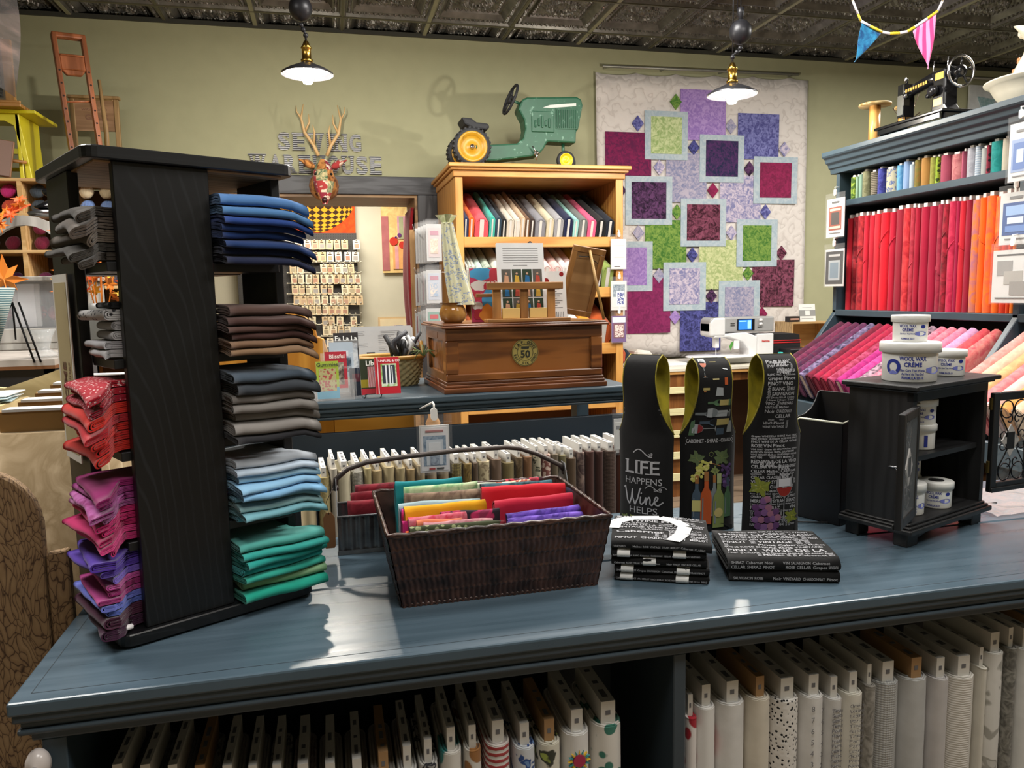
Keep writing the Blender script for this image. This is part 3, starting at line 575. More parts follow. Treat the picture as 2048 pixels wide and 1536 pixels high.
top=[('green leafy','3f5e1e','8aa23a','floral',30),('pale seafoam','8aa88c'),('mint green','86a894'),('olive brown','6a6a4c','8a8a6a','batik',30),('taupe tiger stripe','8a8270','4a4438','stripez',34),('royal blue batik','2a2c78','4a52a8','batik',30),('cream and blue floral','b8b49c','5a6a98','floral',40),('sky blue','5a9ac8','7ab4d8','batik',20),('periwinkle blue','8aa4cc'),('pale ice blue','b4c4d0'),('golden brown','8a6a30','6a7030','batik',25),('caramel tan','b08040'),('olive green','8a8a3c','a0a048','batik',25),('lime green print','9cb838','3a4a1c','spots',60),('rose pink','a84a60'),('dusty pink batik','c88080','a85a60','batik',25),('deep pink','c0607a'),('grey floral','a0a0a8','b8b8c0','batik',30),('pale blue striped','a4b4c4','c4ccd4','stripez',30),('light grey','b0b4b0'),('red and black print','9a3044','302028','spots',60),('teal batik','16807c','2a9a94','batik',25),('cream','c4bca8'),('orange yellow batik','d88a20','b8a030','batik',16)]
tpx=[410,450,470,495,545,603,650,745,785,838,870,915,980,1025,1050,1125,1220,1235,1305,1345,1390,1410,1500,1555,1610]
for i,c in enumerate(top):
    yy=630-(tpx[i]-410)*.18; A=PX(XS,1580+tpx[i]/3.658,395).y; C=PX(XS,1580+tpx[i+1]/3.658,380).y; a=(A-C)
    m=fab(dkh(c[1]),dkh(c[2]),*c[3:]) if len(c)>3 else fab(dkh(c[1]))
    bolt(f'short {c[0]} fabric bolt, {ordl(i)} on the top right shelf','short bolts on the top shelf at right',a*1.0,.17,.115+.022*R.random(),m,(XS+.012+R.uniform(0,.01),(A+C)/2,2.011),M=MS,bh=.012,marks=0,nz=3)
y=PX(XS,2020,360).y-.02
for i,cx in enumerate(['d8a020','c8c0b0','d07a3c','a85a70','c8a04c','b8c8a0','8a6aa0','6a9ab0']):
    y-=.055; y=skipdiv(y+.026,.054)-.026; bolt(f'short {["gold","ivory","orange","plum","mustard","sage","lilac","blue"][i]} fabric bolt near the camera on the top right shelf',None,.05,.17,.13,fab(cx),(XS+.015,y,2.011),M=MS,bh=.012,marks=0,nz=2)
# slanted tray bolts; local z runs down the slope toward the aisle
th=math.radians(31); c_,s_=math.cos(th),math.sin(th); zc=Vector((-c_,0,-s_)); yc=Vector((-s_,0,c_)); xc=yc.cross(zc)
MTt=Matrix((xc,yc,zc)).transposed()
tray=[('deep plum','5a1834','3c1430'),('wine purple','52143a','7a2a4c'),('plum batik','5e1a3c','3a1638'),('dark aubergine','3a1836','70305a'),('navy floral','2a2440','8a7aa0'),('crimson wine','7e1230','5a0c28'),('raspberry','a8143c','8a1038'),('bright cerise','b81e44','8a1434'),('berry batik','8c1a3c','b84a70'),('magenta','c02a80','9a1c6a'),('orchid pink','d04a9a','b0307c'),('black white print','3a2a38','c0a0b0'),('watermelon pink','d0506c','e890a0'),('rose pink','d8647c','e08c98'),('pale pink','d88aa0','c86a8c'),('lilac pink','c888b4','d8a8c8'),('coral red','c83c4c','d85a5c'),('coral','d0505a','e08a80')]
def trayrow(lst,y0,zt,xt,rowname,group,n0=0):
    y=y0
    for i,c in enumerate(lst):
        w=R.uniform(.058,.068); y=skipdiv(y,w+.004); y-=w
        loc=Vector((XS+xt,y+w/2,zt))-zc*.0-0*yc; h=.50; d=.165
        org=Vector((XS+xt,y+w/2,zt))-zc*h
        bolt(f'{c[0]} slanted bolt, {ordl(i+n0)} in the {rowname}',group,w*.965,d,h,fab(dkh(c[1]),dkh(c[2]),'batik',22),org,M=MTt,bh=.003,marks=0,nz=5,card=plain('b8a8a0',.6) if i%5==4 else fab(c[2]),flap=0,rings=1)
    return y
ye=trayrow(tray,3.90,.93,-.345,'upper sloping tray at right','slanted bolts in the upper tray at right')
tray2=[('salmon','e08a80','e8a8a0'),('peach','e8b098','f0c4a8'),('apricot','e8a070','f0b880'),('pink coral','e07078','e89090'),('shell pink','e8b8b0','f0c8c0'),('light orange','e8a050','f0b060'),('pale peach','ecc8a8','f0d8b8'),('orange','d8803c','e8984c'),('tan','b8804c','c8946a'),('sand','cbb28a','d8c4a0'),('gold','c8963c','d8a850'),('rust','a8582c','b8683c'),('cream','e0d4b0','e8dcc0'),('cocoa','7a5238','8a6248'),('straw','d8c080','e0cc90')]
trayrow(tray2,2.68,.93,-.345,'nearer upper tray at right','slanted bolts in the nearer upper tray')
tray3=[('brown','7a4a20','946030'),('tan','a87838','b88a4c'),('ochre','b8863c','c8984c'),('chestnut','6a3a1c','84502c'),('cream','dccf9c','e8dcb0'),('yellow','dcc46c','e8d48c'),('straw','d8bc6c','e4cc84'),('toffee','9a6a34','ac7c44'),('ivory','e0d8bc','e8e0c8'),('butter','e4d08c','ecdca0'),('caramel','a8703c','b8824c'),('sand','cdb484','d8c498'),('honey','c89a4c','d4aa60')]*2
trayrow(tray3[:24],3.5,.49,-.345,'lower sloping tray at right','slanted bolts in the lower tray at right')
# ---------------- pattern packets hanging off hooks
def packet(px0,py0,px1,py1,plane,v,lab,bg,blocks,grp='hanging pattern packets',hook=True,arm=0):
    F=PY if plane=='Y' else PX
    a=F(v,px0,py0); b=F(v,px1,py1); cx=(a+b)/2
    w=abs(a.x-b.x) if plane=='Y' else abs(a.y-b.y); h=a.z-b.z
    p=thing('pattern_packet',lab,'sewing pattern',(cx.x,cx.y,a.z),0 if plane=='Y' else -pi/2,grp)
    k=MB(); k.box(-w/2,w/2,-.002,.002,-h,0); k.build('insert_card',plain('c8c8c6',.5),p)
    k=MB(); 
    for q,(u0,u1,v0,v1) in enumerate([b_[:4] for b_ in blocks]): k.box(-w/2+u0*w,-w/2+u1*w,-.0032-.0004*q,-.002,-v1*h,-v0*h,q)
    k.build('printed_cover',[fab(*b_[4:]) if len(b_)>5 else plain(b_[4],.5) for b_ in blocks],p)
    k=MB(); k.box(-w/2-.008,w/2+.008,-.006,-.0055,-h-.006,.03); k.box(-w/2-.008,w/2+.008,-.0065,-.0055,.008,.011); k.build('plastic_sleeve',glass('b8b8b8',alpha=.07),p)
    if hook:
        k=MB(); k.prism(rrect(.018,.035,.008,3,0,.032),-.012,-.004,'y'); k.tube([(0,-.008,.045),(0,-.01,.06),(0,.014,.062)]+([(0,arm,-.004)] if arm else []),.003,5); k.build('hook',WH,p)
    return p
GY='55585c'
packet(1655,400,1688,472,'X',2.80,'hanging pattern packet with an orange and black panel cover','',[(.15,.85,.22,.82,'8a3a22'),(.28,.72,.36,.68,'2c2420'),(.2,.8,.26,.32,'c8b8a0'),(.2,.8,.72,.78,'c8b8a0'),(.3,.7,.08,.12,'505050'),(.2,.8,.88,.9,'808080')])
packet(1652,500,1687,572,'X',2.80,'hanging pattern packet with a black and grey border cover','',[(.04,.96,.06,.94,'2a2b2e'),(.2,.8,.3,.84,'9aa0a4'),(.28,.72,.36,.78,'6a7c8a'),(.2,.8,.14,.2,'a8a8a8')])
packet(2022,250,2062,358,'X',2.764,'hanging pattern packet with a pale blue star quilt cover','',[(.12,.9,.28,.84,'8094b8'),(.2,.8,.34,.8,'4a6aa4'),(.35,.65,.45,.68,'b8c8e4'),(.3,.7,.12,.16,'707070'),(.2,.8,.9,.92,'808080')])
packet(2003,388,2062,486,'X',2.80,'hanging pattern packet with a bright blue quilt cover, below the pale blue star packet','',[(.1,.92,.2,.82,'2c4c84'),(.2,.82,.26,.44,'8aa8d0'),(.25,.75,.48,.6,'c0ccd8'),(.2,.82,.64,.76,'5a7cb4'),(.3,.7,.08,.13,'707070'),(.2,.8,.88,.9,'808080')])
packet(1988,502,2064,606,'X',2.78,'hanging pattern packet with a grey line drawing cover, lowest at far right','',[(.1,.95,.08,.11,'505050'),(.12,.5,.2,.48,'8c8c8a'),(.3,.75,.4,.65,'a09e98'),(.45,.92,.6,.85,'8a8884'),(.1,.95,.9,.92,'505050')])
# ================= blue middle unit behind the counter
U=thing('display_shelf','blue-grey painted display shelf with a moulded edge behind the counter','display shelf',(-.45,2.375,0),math.radians(3.6))
MU=Matrix.Translation((-.45,2.375,0))@Matrix.Rotation(math.radians(3.6),4,'Z')
UL=1.46
k=MB(); k.box(0,UL,.0,.56,1.178,1.2); k.box(.006,UL-.006,.008,.55,1.163,1.178); k.box(.016,UL-.016,.02,.545,1.15,1.163); k.box(.022,UL-.022,.026,.54,1.138,1.15); k.build('shelf_top',BLU,U,bev=.005,seg=2)
MB().box(0,UL,.03,.05,.45,1.097).build('back_rail',NAVY,U,bev=.002)
for a in (0,UL-.05): MB().box(a,a+.05,.40,.46,0,1.138).build('post',BLU,U)
k=MB(); k.box(0,UL,-.30,.03,.46,.49); k.box(0,UL,-.29,.05,0,.46); k.build('bolt_ledge',NAVY,U)
nb=[(600,630,'cream','c8b890'),(636,660,'tan floral',('b0a070','988a5c','floral',40)),(661,675,'grey beige','b0a898'),(676,703,'pale cream','d0c6a8'),(704,728,'grey check',('a8a498','8a8678','check',80)),(729,744,'khaki','a89a70'),(745,766,'warm tan','a08c66'),(768,791,'beige','b0a07a'),(792,812,'sand','aa9a74'),(814,832,'camel','9c8660'),(834,852,'oatmeal','a89878'),(854,876,'stone','a09078'),(878,900,'mushroom','9a8a70'),(903,927,'gold check',('a89a5c','4c4430','check',90)),(928,946,'gold paisley',('8a7440','5a4828','batik',40)),(947,957,'dark taupe','5c4c3c'),(958,983,'cream floral',('b8aa88','8a7a60','floral',40)),(984,1006,'taupe','6a5646'),(1007,1032,'drab olive','7a6c48'),(1033,1048,'brown print',('6c5a40','4c3c28','batik',40)),(1049,1067,'cinnamon','7a583c'),(1068,1085,'black cream vine',('a8a088','3a3a2c','floral',50)),(1086,1104,'red berry print',('7a4c44','c8b0a0','spots',80)),(1105,1119,'grey brown','6a5e4c'),(1120,1135,'moss','726a4c'),(1136,1156,'brown linen','5a4836'),(1157,1172,'marbled pink',('8a7468','4a3a38','batik',26)),(1173,1192,'chocolate','4a2f28'),(1193,1210,'dark chocolate','452c26'),(1211,1238,'brown weave',('5c4a40','4a3a32','linen',70)),(1240,1262,'rust brown','6a3c2c'),(1264,1288,'walnut','503a2c'),(1290,1312,'umber','5e4836')]
a0=None
for i,(x0,x1,cn,cx) in enumerate(nb):
    yf=2.13+(x0-600)*.00009; A=PY(yf,x0,955-(x0-600)*.07).x; C=PY(yf,x1,955-(x0-600)*.07).x; w=C-A
    m=fab(cx) if isinstance(cx,str) else fab(*cx)
    bolt(f'{cn} fabric bolt, {ordl(i)} in the neutral row behind the counter','neutral bolts standing behind the counter',w*1.02,.17,.545+.025*noise.noise((i*1.7,0,0)),m,((A+C)/2,yf,.492),rz=math.radians(3.6),bh=.026,flap=i%3==0,marks=1)
# ---- pattern hanging in front of the neutral bolts
packet(838,852,900,942,'Y',2.09,'hanging pattern packet with a pale blue pictorial quilt, over the neutral bolts','',[(.05,.95,.04,.96,'dfe0e2'),(.12,.88,.22,.86,'93a8bc','5c7890','batik',60),(.22,.78,.3,.84,'c8d2da'),(.3,.7,.36,.56,'dfe4e8'),(.34,.66,.56,.84,'6c7c90','a0b0c0','batik',60),(.2,.8,.1,.14,'a86a6a'),(.3,.5,.9,.935,'a03a3a'),(.55,.8,.9,.925,'404040')],grp='patterns by the neutral bolts',arm=.345)
packet(1228,838,1246,905,'Y',2.2,'narrow pattern packet partly behind the left black bottle bag','',[(.1,.9,.1,.9,'dcdcd6'),(.2,.8,.2,.3,'8a8a8a')],grp='patterns by the neutral bolts',hook=False)
# ---- oak spool chest
OAK=wood('8a5426','5a3214',0,7,.35,.12,coat=.2,name='oak'); OAKD=wood('6e3d1c','45240f',0,7,.35,.12,coat=.2,name='dark_oak')
Cc=thing('thread_chest','oak thread cabinet chest with a round gold spool label, on the blue shelf','chest',(.36,2.455,1.2),math.radians(3.3)); w,d,h=.545,.36,.225
k=MB(); k.box(-.012,w+.012,-.012,d,0,.018); k.box(-.006,w+.006,-.006,d,.018,.028); k.box(-.003,w+.003,-.003,d,.028,.038); k.build('plinth',OAKD,Cc,bev=.003,seg=2)
k=MB(); k.box(.01,w-.01,.012,d-.01,.03,h-.015); k.build('body',OAK,Cc)
k=MB()
for a in((0,w,0.002,.014,.038,.062),(0,w,.002,.014,h-.055,h-.015),(0,.042,0.002,.014,.062,h-.055),(w-.042,w,.002,.014,.062,h-.055)): k.box(*a)
k.build('front_frame',wood('8a5426','5a3214',0,9,.35,.12,name='oak'),Cc,bev=.003)
k=MB(); 
for a in((0,.012,.014,.05,.038,h-.015),(0,.012,d-.05,d-.01,.038,h-.015),(0,.012,.05,d-.05,.038,.062),(0,.012,.05,d-.05,h-.055,h-.015)): k.box(*a)
k.box(-.001,.0,.14,.24,h-.05,h-.03); k.build('side_frame',wood('a06a34','70451f',1,9,.35,.12,name='oak_side'),Cc,bev=.002)
k=MB(); k.box(-.016,w+.016,-.018,d+.005,h-.014,h-.006); k.box(-.01,w+.01,-.012,d,h-.006,h); k.build('lid',OAKD,Cc,bev=.003,seg=2)
k=MB(); cx,cz=w*.495,.125; GO=plain('9a8a4a',.4); BLK=plain('24261c',.5)
k.lathe([(0,-.0),(.046,-.0),(.046,.002),(0,.002)],40,0,(cx,.0095,cz),'y',sm=False); k.lathe([(.043,-.0004),(.0445,-.0004)],40,1,(cx,.009,cz),'y',sm=False,cap=False); k.lathe([(.0265,-.0004),(.028,-.0004)],40,1,(cx,.009,cz),'y',sm=False,cap=False)
def arc(txt,r,a0,a1,h_,m,flip=False):
    n=len(txt)
    for i,ch in enumerate(txt):
        if ch==' ': continue
        a=a0+(a1-a0)*(i+.5)/n; X_=cx+r*math.sin(a); Z_=cz+r*math.cos(a); an=-a+(pi if flip else 0)
        k.text(ch,h_,lambda u,v:(X_+u*math.cos(an)-v*math.sin(an),.0084,Z_+u*math.sin(an)+v*math.cos(an)),m,bold=.03)
arc('J.& P. COATS',.035,-1.25,1.25,.0135,1); arc('BEST SIX CORD',.036,pi+1.45,pi-1.45,.0115,1,True)
k.text('50',.034,lambda u,v:(cx+u,.0084,cz+v-.005),1,bold=.03); k.prism([(cx-.012,cz+.012),(cx+.012,cz+.012),(cx+.015,cz+.02),(cx-.015,cz+.02)],.0082,.0086,'y',1)
k.build('round_label',[GO,BLK],Cc)
# ---- on the chest: books, book easel, pot with cloth, frame
MC=Matrix.Translation((.36,2.455,1.2))@Matrix.Rotation(math.radians(3.3),4,'Z'); ZC=1.4255
EW=wood('a8763e','7e5428',2,8,.45,name='easel_wood'); EWx=wood('a8763e','7e5428',0,8,.45,name='easel_wood')
E_=thing('book_easel','slatted wooden book easel standing on the oak chest','book easel',(.53,2.53,ZC),math.radians(3.3)); 
MB().box(-.03,.26,-.055,.0,0,.012).build('ledge',EWx,E_,bev=.002)
for a in (.0,.096,.192): MB().box(a,a+.028,-.012,-.002,.012,.115).build('upright_slat',EW,E_,bev=.001)
MB().box(-.022,.245,-.024,-.012,.108,.132).build('cross_bar',EWx,E_,bev=.002); MB().box(-.045,.03,.036,.044,.084,.096).build('back_bar',EWx,E_,bev=.001)
for a in(.032,.128): MB().box(a,a+.062,-.012,.0,.012,.046).build('peg_block',wood('cfae6a','b89450',0,8,.5,name='pale_pine'),E_,bev=.001)
k=MB()
for a in(.10,.19): k.tube([(a,.04,.09),(a,.09,.006)],.004,6)
k.build('brace',EW,E_)
bk=thing('book','white craft book with rows of small photographs, on the wooden easel','book',(.56,2.545,ZC+.016),math.radians(3.3)); bk.rotation_euler=(math.radians(-7),0,math.radians(3.3)); W_,H_=.165,.25
MB().box(0,W_,0,.012,0,H_).build('pages',plain('d6d6d4',.6),bk)
k=MB(); k.box(-.001,W_+.001,-.0015,0,-.001,H_+.001,0)
for q in range(7): k.box(.02,W_-.02,-.002,-.0015,H_-.018-q*.008,H_-.0165-q*.008,1)
k.box(.055,W_-.06,-.002,-.0015,H_-.076,H_-.0745,1)
for r_ in range(3):
    for c in range(4):
        x=.012+c*.037; z=H_-.135-r_*.048 if r_ else H_-.135; k.box(x,x+.033,-.0021,-.0015,z,z+(.047 if r_==0 else .044),2+(c+r_)%3)
        X_=x+.0165; k.prism([(X_-.009,z+.002),(X_+.009,z+.002),(X_+.007,z+.024),(X_-.006,z+.027)],-.0026,-.0015,'y',5+(c+2*r_)%4); k.lathe([(0,-.0028),(.004,-.0027)],8,9,(X_,0,z+.032),'y',sm=False)
k.box(.11,.155,-.002,-.0015,.012,.03,1); 
for q in range(9): k.box(.112+q*.0045,.1135+q*.0045+.001*(q%2),-.0024,-.0015,.013,.029,10)
k.build('cover',[plain('dcdcdc',.4),plain('6a6a6a',.6),fab('5a5650'),fab('3c4436'),fab('2e3c2c'),fab('c89878'),fab('c8a040'),fab('2c6898'),fab('b04838'),fab('c09880'),plain('202020')],bk)
bk=thing('book','bright knitting book with blue, red and orange cover, leaning behind the easel','book',(.474,2.596,ZC),math.radians(3.3)); bk.rotation_euler=(math.radians(-9),0,math.radians(3.3)); W_,H_=.13,.185
MB().box(0,W_,0,.01,0,H_).build('pages',plain('d0d0ce',.6),bk); k=MB(); k.box(-.001,W_,-.0015,0,0,H_,0)
R3=random.Random(5)
for q,(x,z,rx,rz,m) in enumerate([(.04,.165,.045,.022,1),(.10,.16,.035,.03,2),(.03,.125,.03,.02,3),(.09,.125,.05,.022,2),(.02,.09,.022,.016,2),(.07,.075,.035,.04,1),(.02,.055,.02,.015,3),(.025,.025,.02,.02,2),(.06,.02,.038,.028,4),(.11,.06,.022,.03,5),(.055,.035,.02,.03,4)]):
    pts=[(min(W_,max(0,x+rx*math.cos(a*.52)*R3.uniform(.85,1.1))),min(H_,max(0,z+rz*math.sin(a*.52)*R3.uniform(.8,1.1)))) for a in range(12)]; k.prism(pts,-.002-.0001*q,-.0015,'y',m)
k.text('Tassel to Tassel',.01,lambda u,v:(.078+u,-.0035,.138+v),6,bold=.02); k.text('Dip to Fringe',.01,lambda u,v:(.085+u,-.0035,.127+v),6,bold=.02)
k.build('cover',[plain('b83058',.35),plain('3a90c0',.4),plain('b01c30',.4),plain('d8d0cc',.4),plain('d88020',.4),plain('c83070',.4),plain('f0e8e0',.4)],bk)
bk=thing('book','white softcover book with a red dot, right of the photo book','book',(.722,2.572,ZC),math.radians(3.3)); bk.rotation_euler=(math.radians(-6),0,math.radians(3.3)); W_,H_=.085,.17
MB().box(0,W_,0,.008,0,H_).build('pages',plain('d0d0ce',.6),bk); k=MB(); k.box(0,W_,-.0015,0,0,H_,0); k.lathe([(0,-.002),(.012,-.002)],14,1,(.012,0,.135),'y',sm=False); k.lathe([(0,-.002),(.008,-.002)],14,1,(.07,0,.16),'y',sm=False)
for q in range(10): k.box(.02,.07-.01*(q%3),-.002,-.0015,.115-q*.008,.117-q*.008,2)
for q in range(6): k.box(.04+q*.006,.042+q*.006,-.002,-.0015,.01,.03,2)
k.build('cover',[plain('d2ceca',.45),plain('b02020',.4),plain('707070')],bk)
F_=thing('photo_frame','wooden picture frame seen from behind with its stand leg, on the oak chest','picture frame',(.85,2.63,ZC+.014),math.radians(-16)); F_.rotation_euler=(math.radians(14),math.radians(10),math.radians(0))
k=MB(); 
for a in((-.06,.06,0,.012,.225,.245),(-.06,.06,0,.012,0,.02),(-.06,-.042,0,.012,.02,.225),(.042,.06,0,.012,.02,.225)): k.box(*a)
k.build('frame',EW,F_,bev=.001); MB().box(-.045,.045,.003,.008,.015,.23).build('backing',wood('a88050','8a6438',0,6,.6,name='hardboard'),F_)
k=MB(); k.tube([(.0,-.0,.235),(.075,-.10,.024)],.006,4); k.build('stand_leg',wood('b08a4c','94703a',2,6,.5,name='stand_wood'),F_)
k=MB(); k.tube([(-.035,-.004,.21),(.0,-.006,.215),(.04,-.004,.195)],.0015,4); k.build('hook_wire',plain('202020',.4),F_)
# brown glazed pot
P_=thing('ceramic_pot','brown glazed ceramic pot holding a tied floral cloth, on the chest','pot',(.408,2.60,ZC)); k=MB(); k.lathe([(0,0),(.03,0),(.042,.012),(.047,.03),(.043,.047),(.036,.058),(.04,.066),(.044,.068),(.040,.066),(.033,.058),(.033,.04)],32,cap=False)
t=NT('honey_glaze'); t.set(Roughness=.12); n=t.noise(t.co(),14,3); t.col(t.ramp(n,[(.3,'7a4c20'),(.7,'b08446')])); k.build('pot_body',t.m,P_)
def cl(u,v):
    a=2*pi*u; z=.06+v*.275; r=(.038-.022*v)*(1+.16*math.sin(a*7+v*2)); r=r*(1 if v<.9 else 1.0); r+=.024*(1-v)**2*math.cos(a); return (.0+r*math.cos(a)*1.1+.012*(1-v)-.012*v,r*math.sin(a)*.9,z)
q=thing('tied_floral_cloth','pale yellow and blue floral cloth tied at the top, standing in the pot','cloth',(.408,2.60,ZC)); k=MB(); k.grid(cl,42,14)
k.build('cloth_body',fab('d2d0ae','8a9ab8','floral',60,c3='d0c898'),q); k=MB(); 
k.grid(lambda u,v:(-.012+(.02+.012*math.sin(u*2*pi*3))*math.cos(2*pi*u)*(.45+v*.9),.02*math.sin(2*pi*u)*(.5+v),.33+v*.03),24,4); k.tube([(-.012+.013*math.cos(a*.6),.012*math.sin(a*.6),.332) for a in range(11)],.004,6); k.build('cloth_knot',fab('b8c48c','e0dcb8','batik',30),q)
# ---- basket with books left of the chest
K=thing('woven_basket','cream woven basket with a bent wood handle, left of the oak chest','basket',(.200,2.79,1.2)); CRM=NT('cream_weave'); CRM.set(Roughness=.7); v=CRM.co(); 
CRM.col(CRM.ramp(CRM.noise(v,60,3),[(.3,'8e8258'),(.7,'b4a87c')])); k=MB()
def bk_(u,v):
    a=2*pi*u; r=.088+.022*v**.7; q=int(v*9); s=.0045*math.cos(a*22+(pi if q%2 else 0))*abs(math.sin(v*9*pi)); return ((r+s)*math.cos(a)*1.12,(r+s)*math.sin(a)*.8,v*.098)
k.grid(bk_,132,36); k.lathe([(0,.004),(.09,.004)],24,0,cap=False,sx=1.12,sy=.8); k.build('basket_weave',CRM.m,K)
k=MB(); k.tube([(.112*1.12*math.cos(2*pi*i/40),.112*.8*math.sin(2*pi*i/40),.102) for i in range(40)],.008,8,0,True); k.tube([(.118-.02*math.sin(pi*i/10)*0,-.045+.09*i/10,.10+.052*math.sin(pi*i/10)) for i in range(11)],.0065,8)
k.build('rim_and_handle',plain('b5863c',.45,name='bent_wood'),K)
bk=thing('book','large grey and white sewing magazine standing behind the woven basket','magazine',(.075,2.905,1.2),math.radians(2)); bk.rotation_euler=(math.radians(-10),0,math.radians(2)); W_,H_=.225,.21
k=MB()
for q in range(4): k.box(0+q*.003,W_+q*.003,q*.006,q*.006+.005,0,H_-.002*q)
k.build('pages',plain('c6c6c4',.6),bk); k=MB(); k.box(0,W_,-.001,0,0,H_,0)
for x,z,w in((.02,.19,.03),(.11,.19,.07),(.1,.175,.06),(.1,.155,.03),(.145,.16,.04),(.02,.145,.04),(.1,.13,.03),(.145,.12,.04),(.02,.09,.05),(.1,.09,.03)):
    for j in range(3): k.box(x,x+w*(1-.2*(j%2)),-.0015,-.001,z-j*.006,z+.0015-j*.006,1)
k.box(.055,.085,-.0016,-.001,.105,.113,2)
for q in range(7): k.box(.075+q*.003,.0765+q*.003,-.0016,-.001,.012,.026,2)
k.prism([(.03,.03),(.05,.03),(.042,.05),(.04,.058),(.038,.05)],-.0016,-.001,'y',1); k.build('cover',[plain('b9babb',.5),plain('8a8a8c',.6),plain('4c4c50',.6)],bk)
k=MB(); R3=random.Random(3)
for q in range(16):
    a=(R3.uniform(.0,.07),R3.uniform(-.03,.04),R3.uniform(.08,.13)); k.tube([a,(a[0]+R3.uniform(-.03,.03),a[1]-.02,a[2]+.05),(a[0]+R3.uniform(-.03,.04),a[1]-.0,a[2]+R3.uniform(.04,.09))],R3.uniform(.006,.012),6,q%3)
one('fabric_scrap_bundle',k,[plain('1c1c20',.6),plain('34343a',.6),plain('c8c8c8',.5)],'bundle of black and white fabric scraps in the woven basket','fabric bundle',loc=(.215,2.785,1.185))
k=MB(); R3=random.Random(8)
for q in range(16): a=R3.uniform(0,6.3); k.tube([(0,0,0),(.02*math.cos(a),.0,.02),(.045*math.cos(a),.01*math.sin(a),R3.uniform(-.02,.04))],.0018,4)
one('greenery_sprig',k,plain('6a7a48',.6),'small green sprig on the rim of the woven basket','sprig',loc=(.315,2.70,1.307))
# ---- leaflets in acrylic stand and wire easel
AC=glass(alpha=.13,name='acrylic')
A_=thing('brochure_holder','clear acrylic tiered brochure holder at the left end of the blue shelf','brochure holder',(-.052,2.46,1.2),math.radians(4)); k=MB()
k.box(0,.115,-.04,-.038,0,.065); k.box(0,.0015,-.04,.0,0,.065); k.box(.1135,.115,-.04,.12,0,.03)
for q in range(3): k.box(.01+q*.012,.125+q*.012,.03+.045*q,.032+.045*q,.0,.10+.04*q); k.box(.123+q*.012,.125+q*.012,-.0+.045*q,.03+.045*q,.0+.03*q,.06+.035*q)
k.box(0,.14,-.04,.14,0,.003); k.build('acrylic_tiers',AC,A_)
def leaflet(lab,x,y,z,w,h,rot,base,blocks,txt=()):
    p=thing('craft_leaflet',lab,'pattern leaflet',(x,y,z)); p.rotation_euler=(rot,0,math.radians(4)); MB().box(0,w,0,.003,0,h).build('leaflet_sheet',plain('d4d4d0',.5),p); k=MB(); mt=[plain(base,.3)]; k.box(0,w,-.0008,0,0,h,0)
    for q,b in enumerate(blocks): k.box(b[0]*w,b[1]*w,-.0014-.0002*q,-.0008,b[2]*h,b[3]*h,q+1); mt.append(fab(*b[4]) if isinstance(b[4],tuple) else plain(b[4],.35))
    for (s,hh,u,v,c) in txt: k.text(s,hh,lambda a,b:(u*w+a,-.0034,v*h+b),len(mt),bold=.02); mt.append(plain(c,.5))
    k.build('printed_front',mt,p); return p
r8=math.radians(-14)
leaflet('green and blue Gummies quilt leaflet, front of the brochure holder',-.047,2.432,1.206,.068,.118,r8,'9aae3c',[(.0,1,.0,.3,'4a9ab8'),(.12,.88,.2,.8,('a8a070','a04a48','spots',120,.9,'5a8a4a'))],[('Gummies',.017,.5,.91,'2a3420')])
leaflet('red Blissful pattern leaflet in the middle of the brochure holder',-.02,2.478,1.232,.068,.118,r8,'a82434',[(.1,.85,.1,.7,('4a3c38','a8a08c','batik',40))],[('Blissful',.018,.55,.87,'e0d0c8')])
leaflet('pale grey pattern leaflet behind the red one in the brochure holder',-.005,2.523,1.262,.075,.115,r8,'a8b4c0',[(.1,.9,.15,.55,('38424e','8aa0b0','batik',40)),(.2,.8,.6,.75,'c8ccd0')])
leaflet('black Fa La La pattern leaflet at the back of the brochure holder',.01,2.568,1.28,.08,.125,r8,'241f20',[(.1,.95,.05,.72,('b8bcc0','8a9098','batik',40))],[('Fa La La',.022,.5,.85,'e8e8e4')])
leaflet('folded navy leaflet low in the right side of the brochure holder',.055,2.50,1.203,.04,.09,r8,'1c2638',[(.2,.8,.5,.8,'5a2030')])
Wk=thing('wire_easel','small black wire easel holding two table runner patterns','easel',(.10,2.47,1.2),math.radians(4)); k=MB()
for a in(0,.05): k.tube([(a-.006,-.028,.0),(a,-.02,.012),(a,.01,.006),(a+.005,.045,.08),(a+.005,.075,.0)],.0016,5)
k.tube([(0,-.02,.012),(.05,-.02,.012)],.0016,5); k.build('wire_frame',plain('161616',.4,.5),Wk)
leaflet('dark green Liberty flag runner pattern on the wire easel',.088,2.462,1.209,.066,.115,r8,'27301c',[(0,1,.2,.42,('8a7a20','a89a30')),(.35,1,.2,.78,('d0b8b8','a83440','stripe',90)),(.65,1,.5,.78,('8a90a8','d8d8e0','dots',120)),(0,1,0,.17,'a81c2c')],[('Liber',.022,.62,.88,'e8e8e0')])
leaflet('red table runner pattern in front on the wire easel',.133,2.447,1.211,.078,.118,r8,'b81c2c',[(.24,.88,.2,.82,('d0dcc0','7aa04a','batik',40)),(.3,.82,.28,.78,'2b303c'),(.42,.48,.25,.78,'e0e4ea'),(.56,.62,.25,.78,'e0e4ea'),(.68,.72,.25,.75,'e0e4ea'),(.1,.14,0,1,'d8c0c0')],[('UNFURL & CO',.0105,.6,.9,'f0e8e8')])
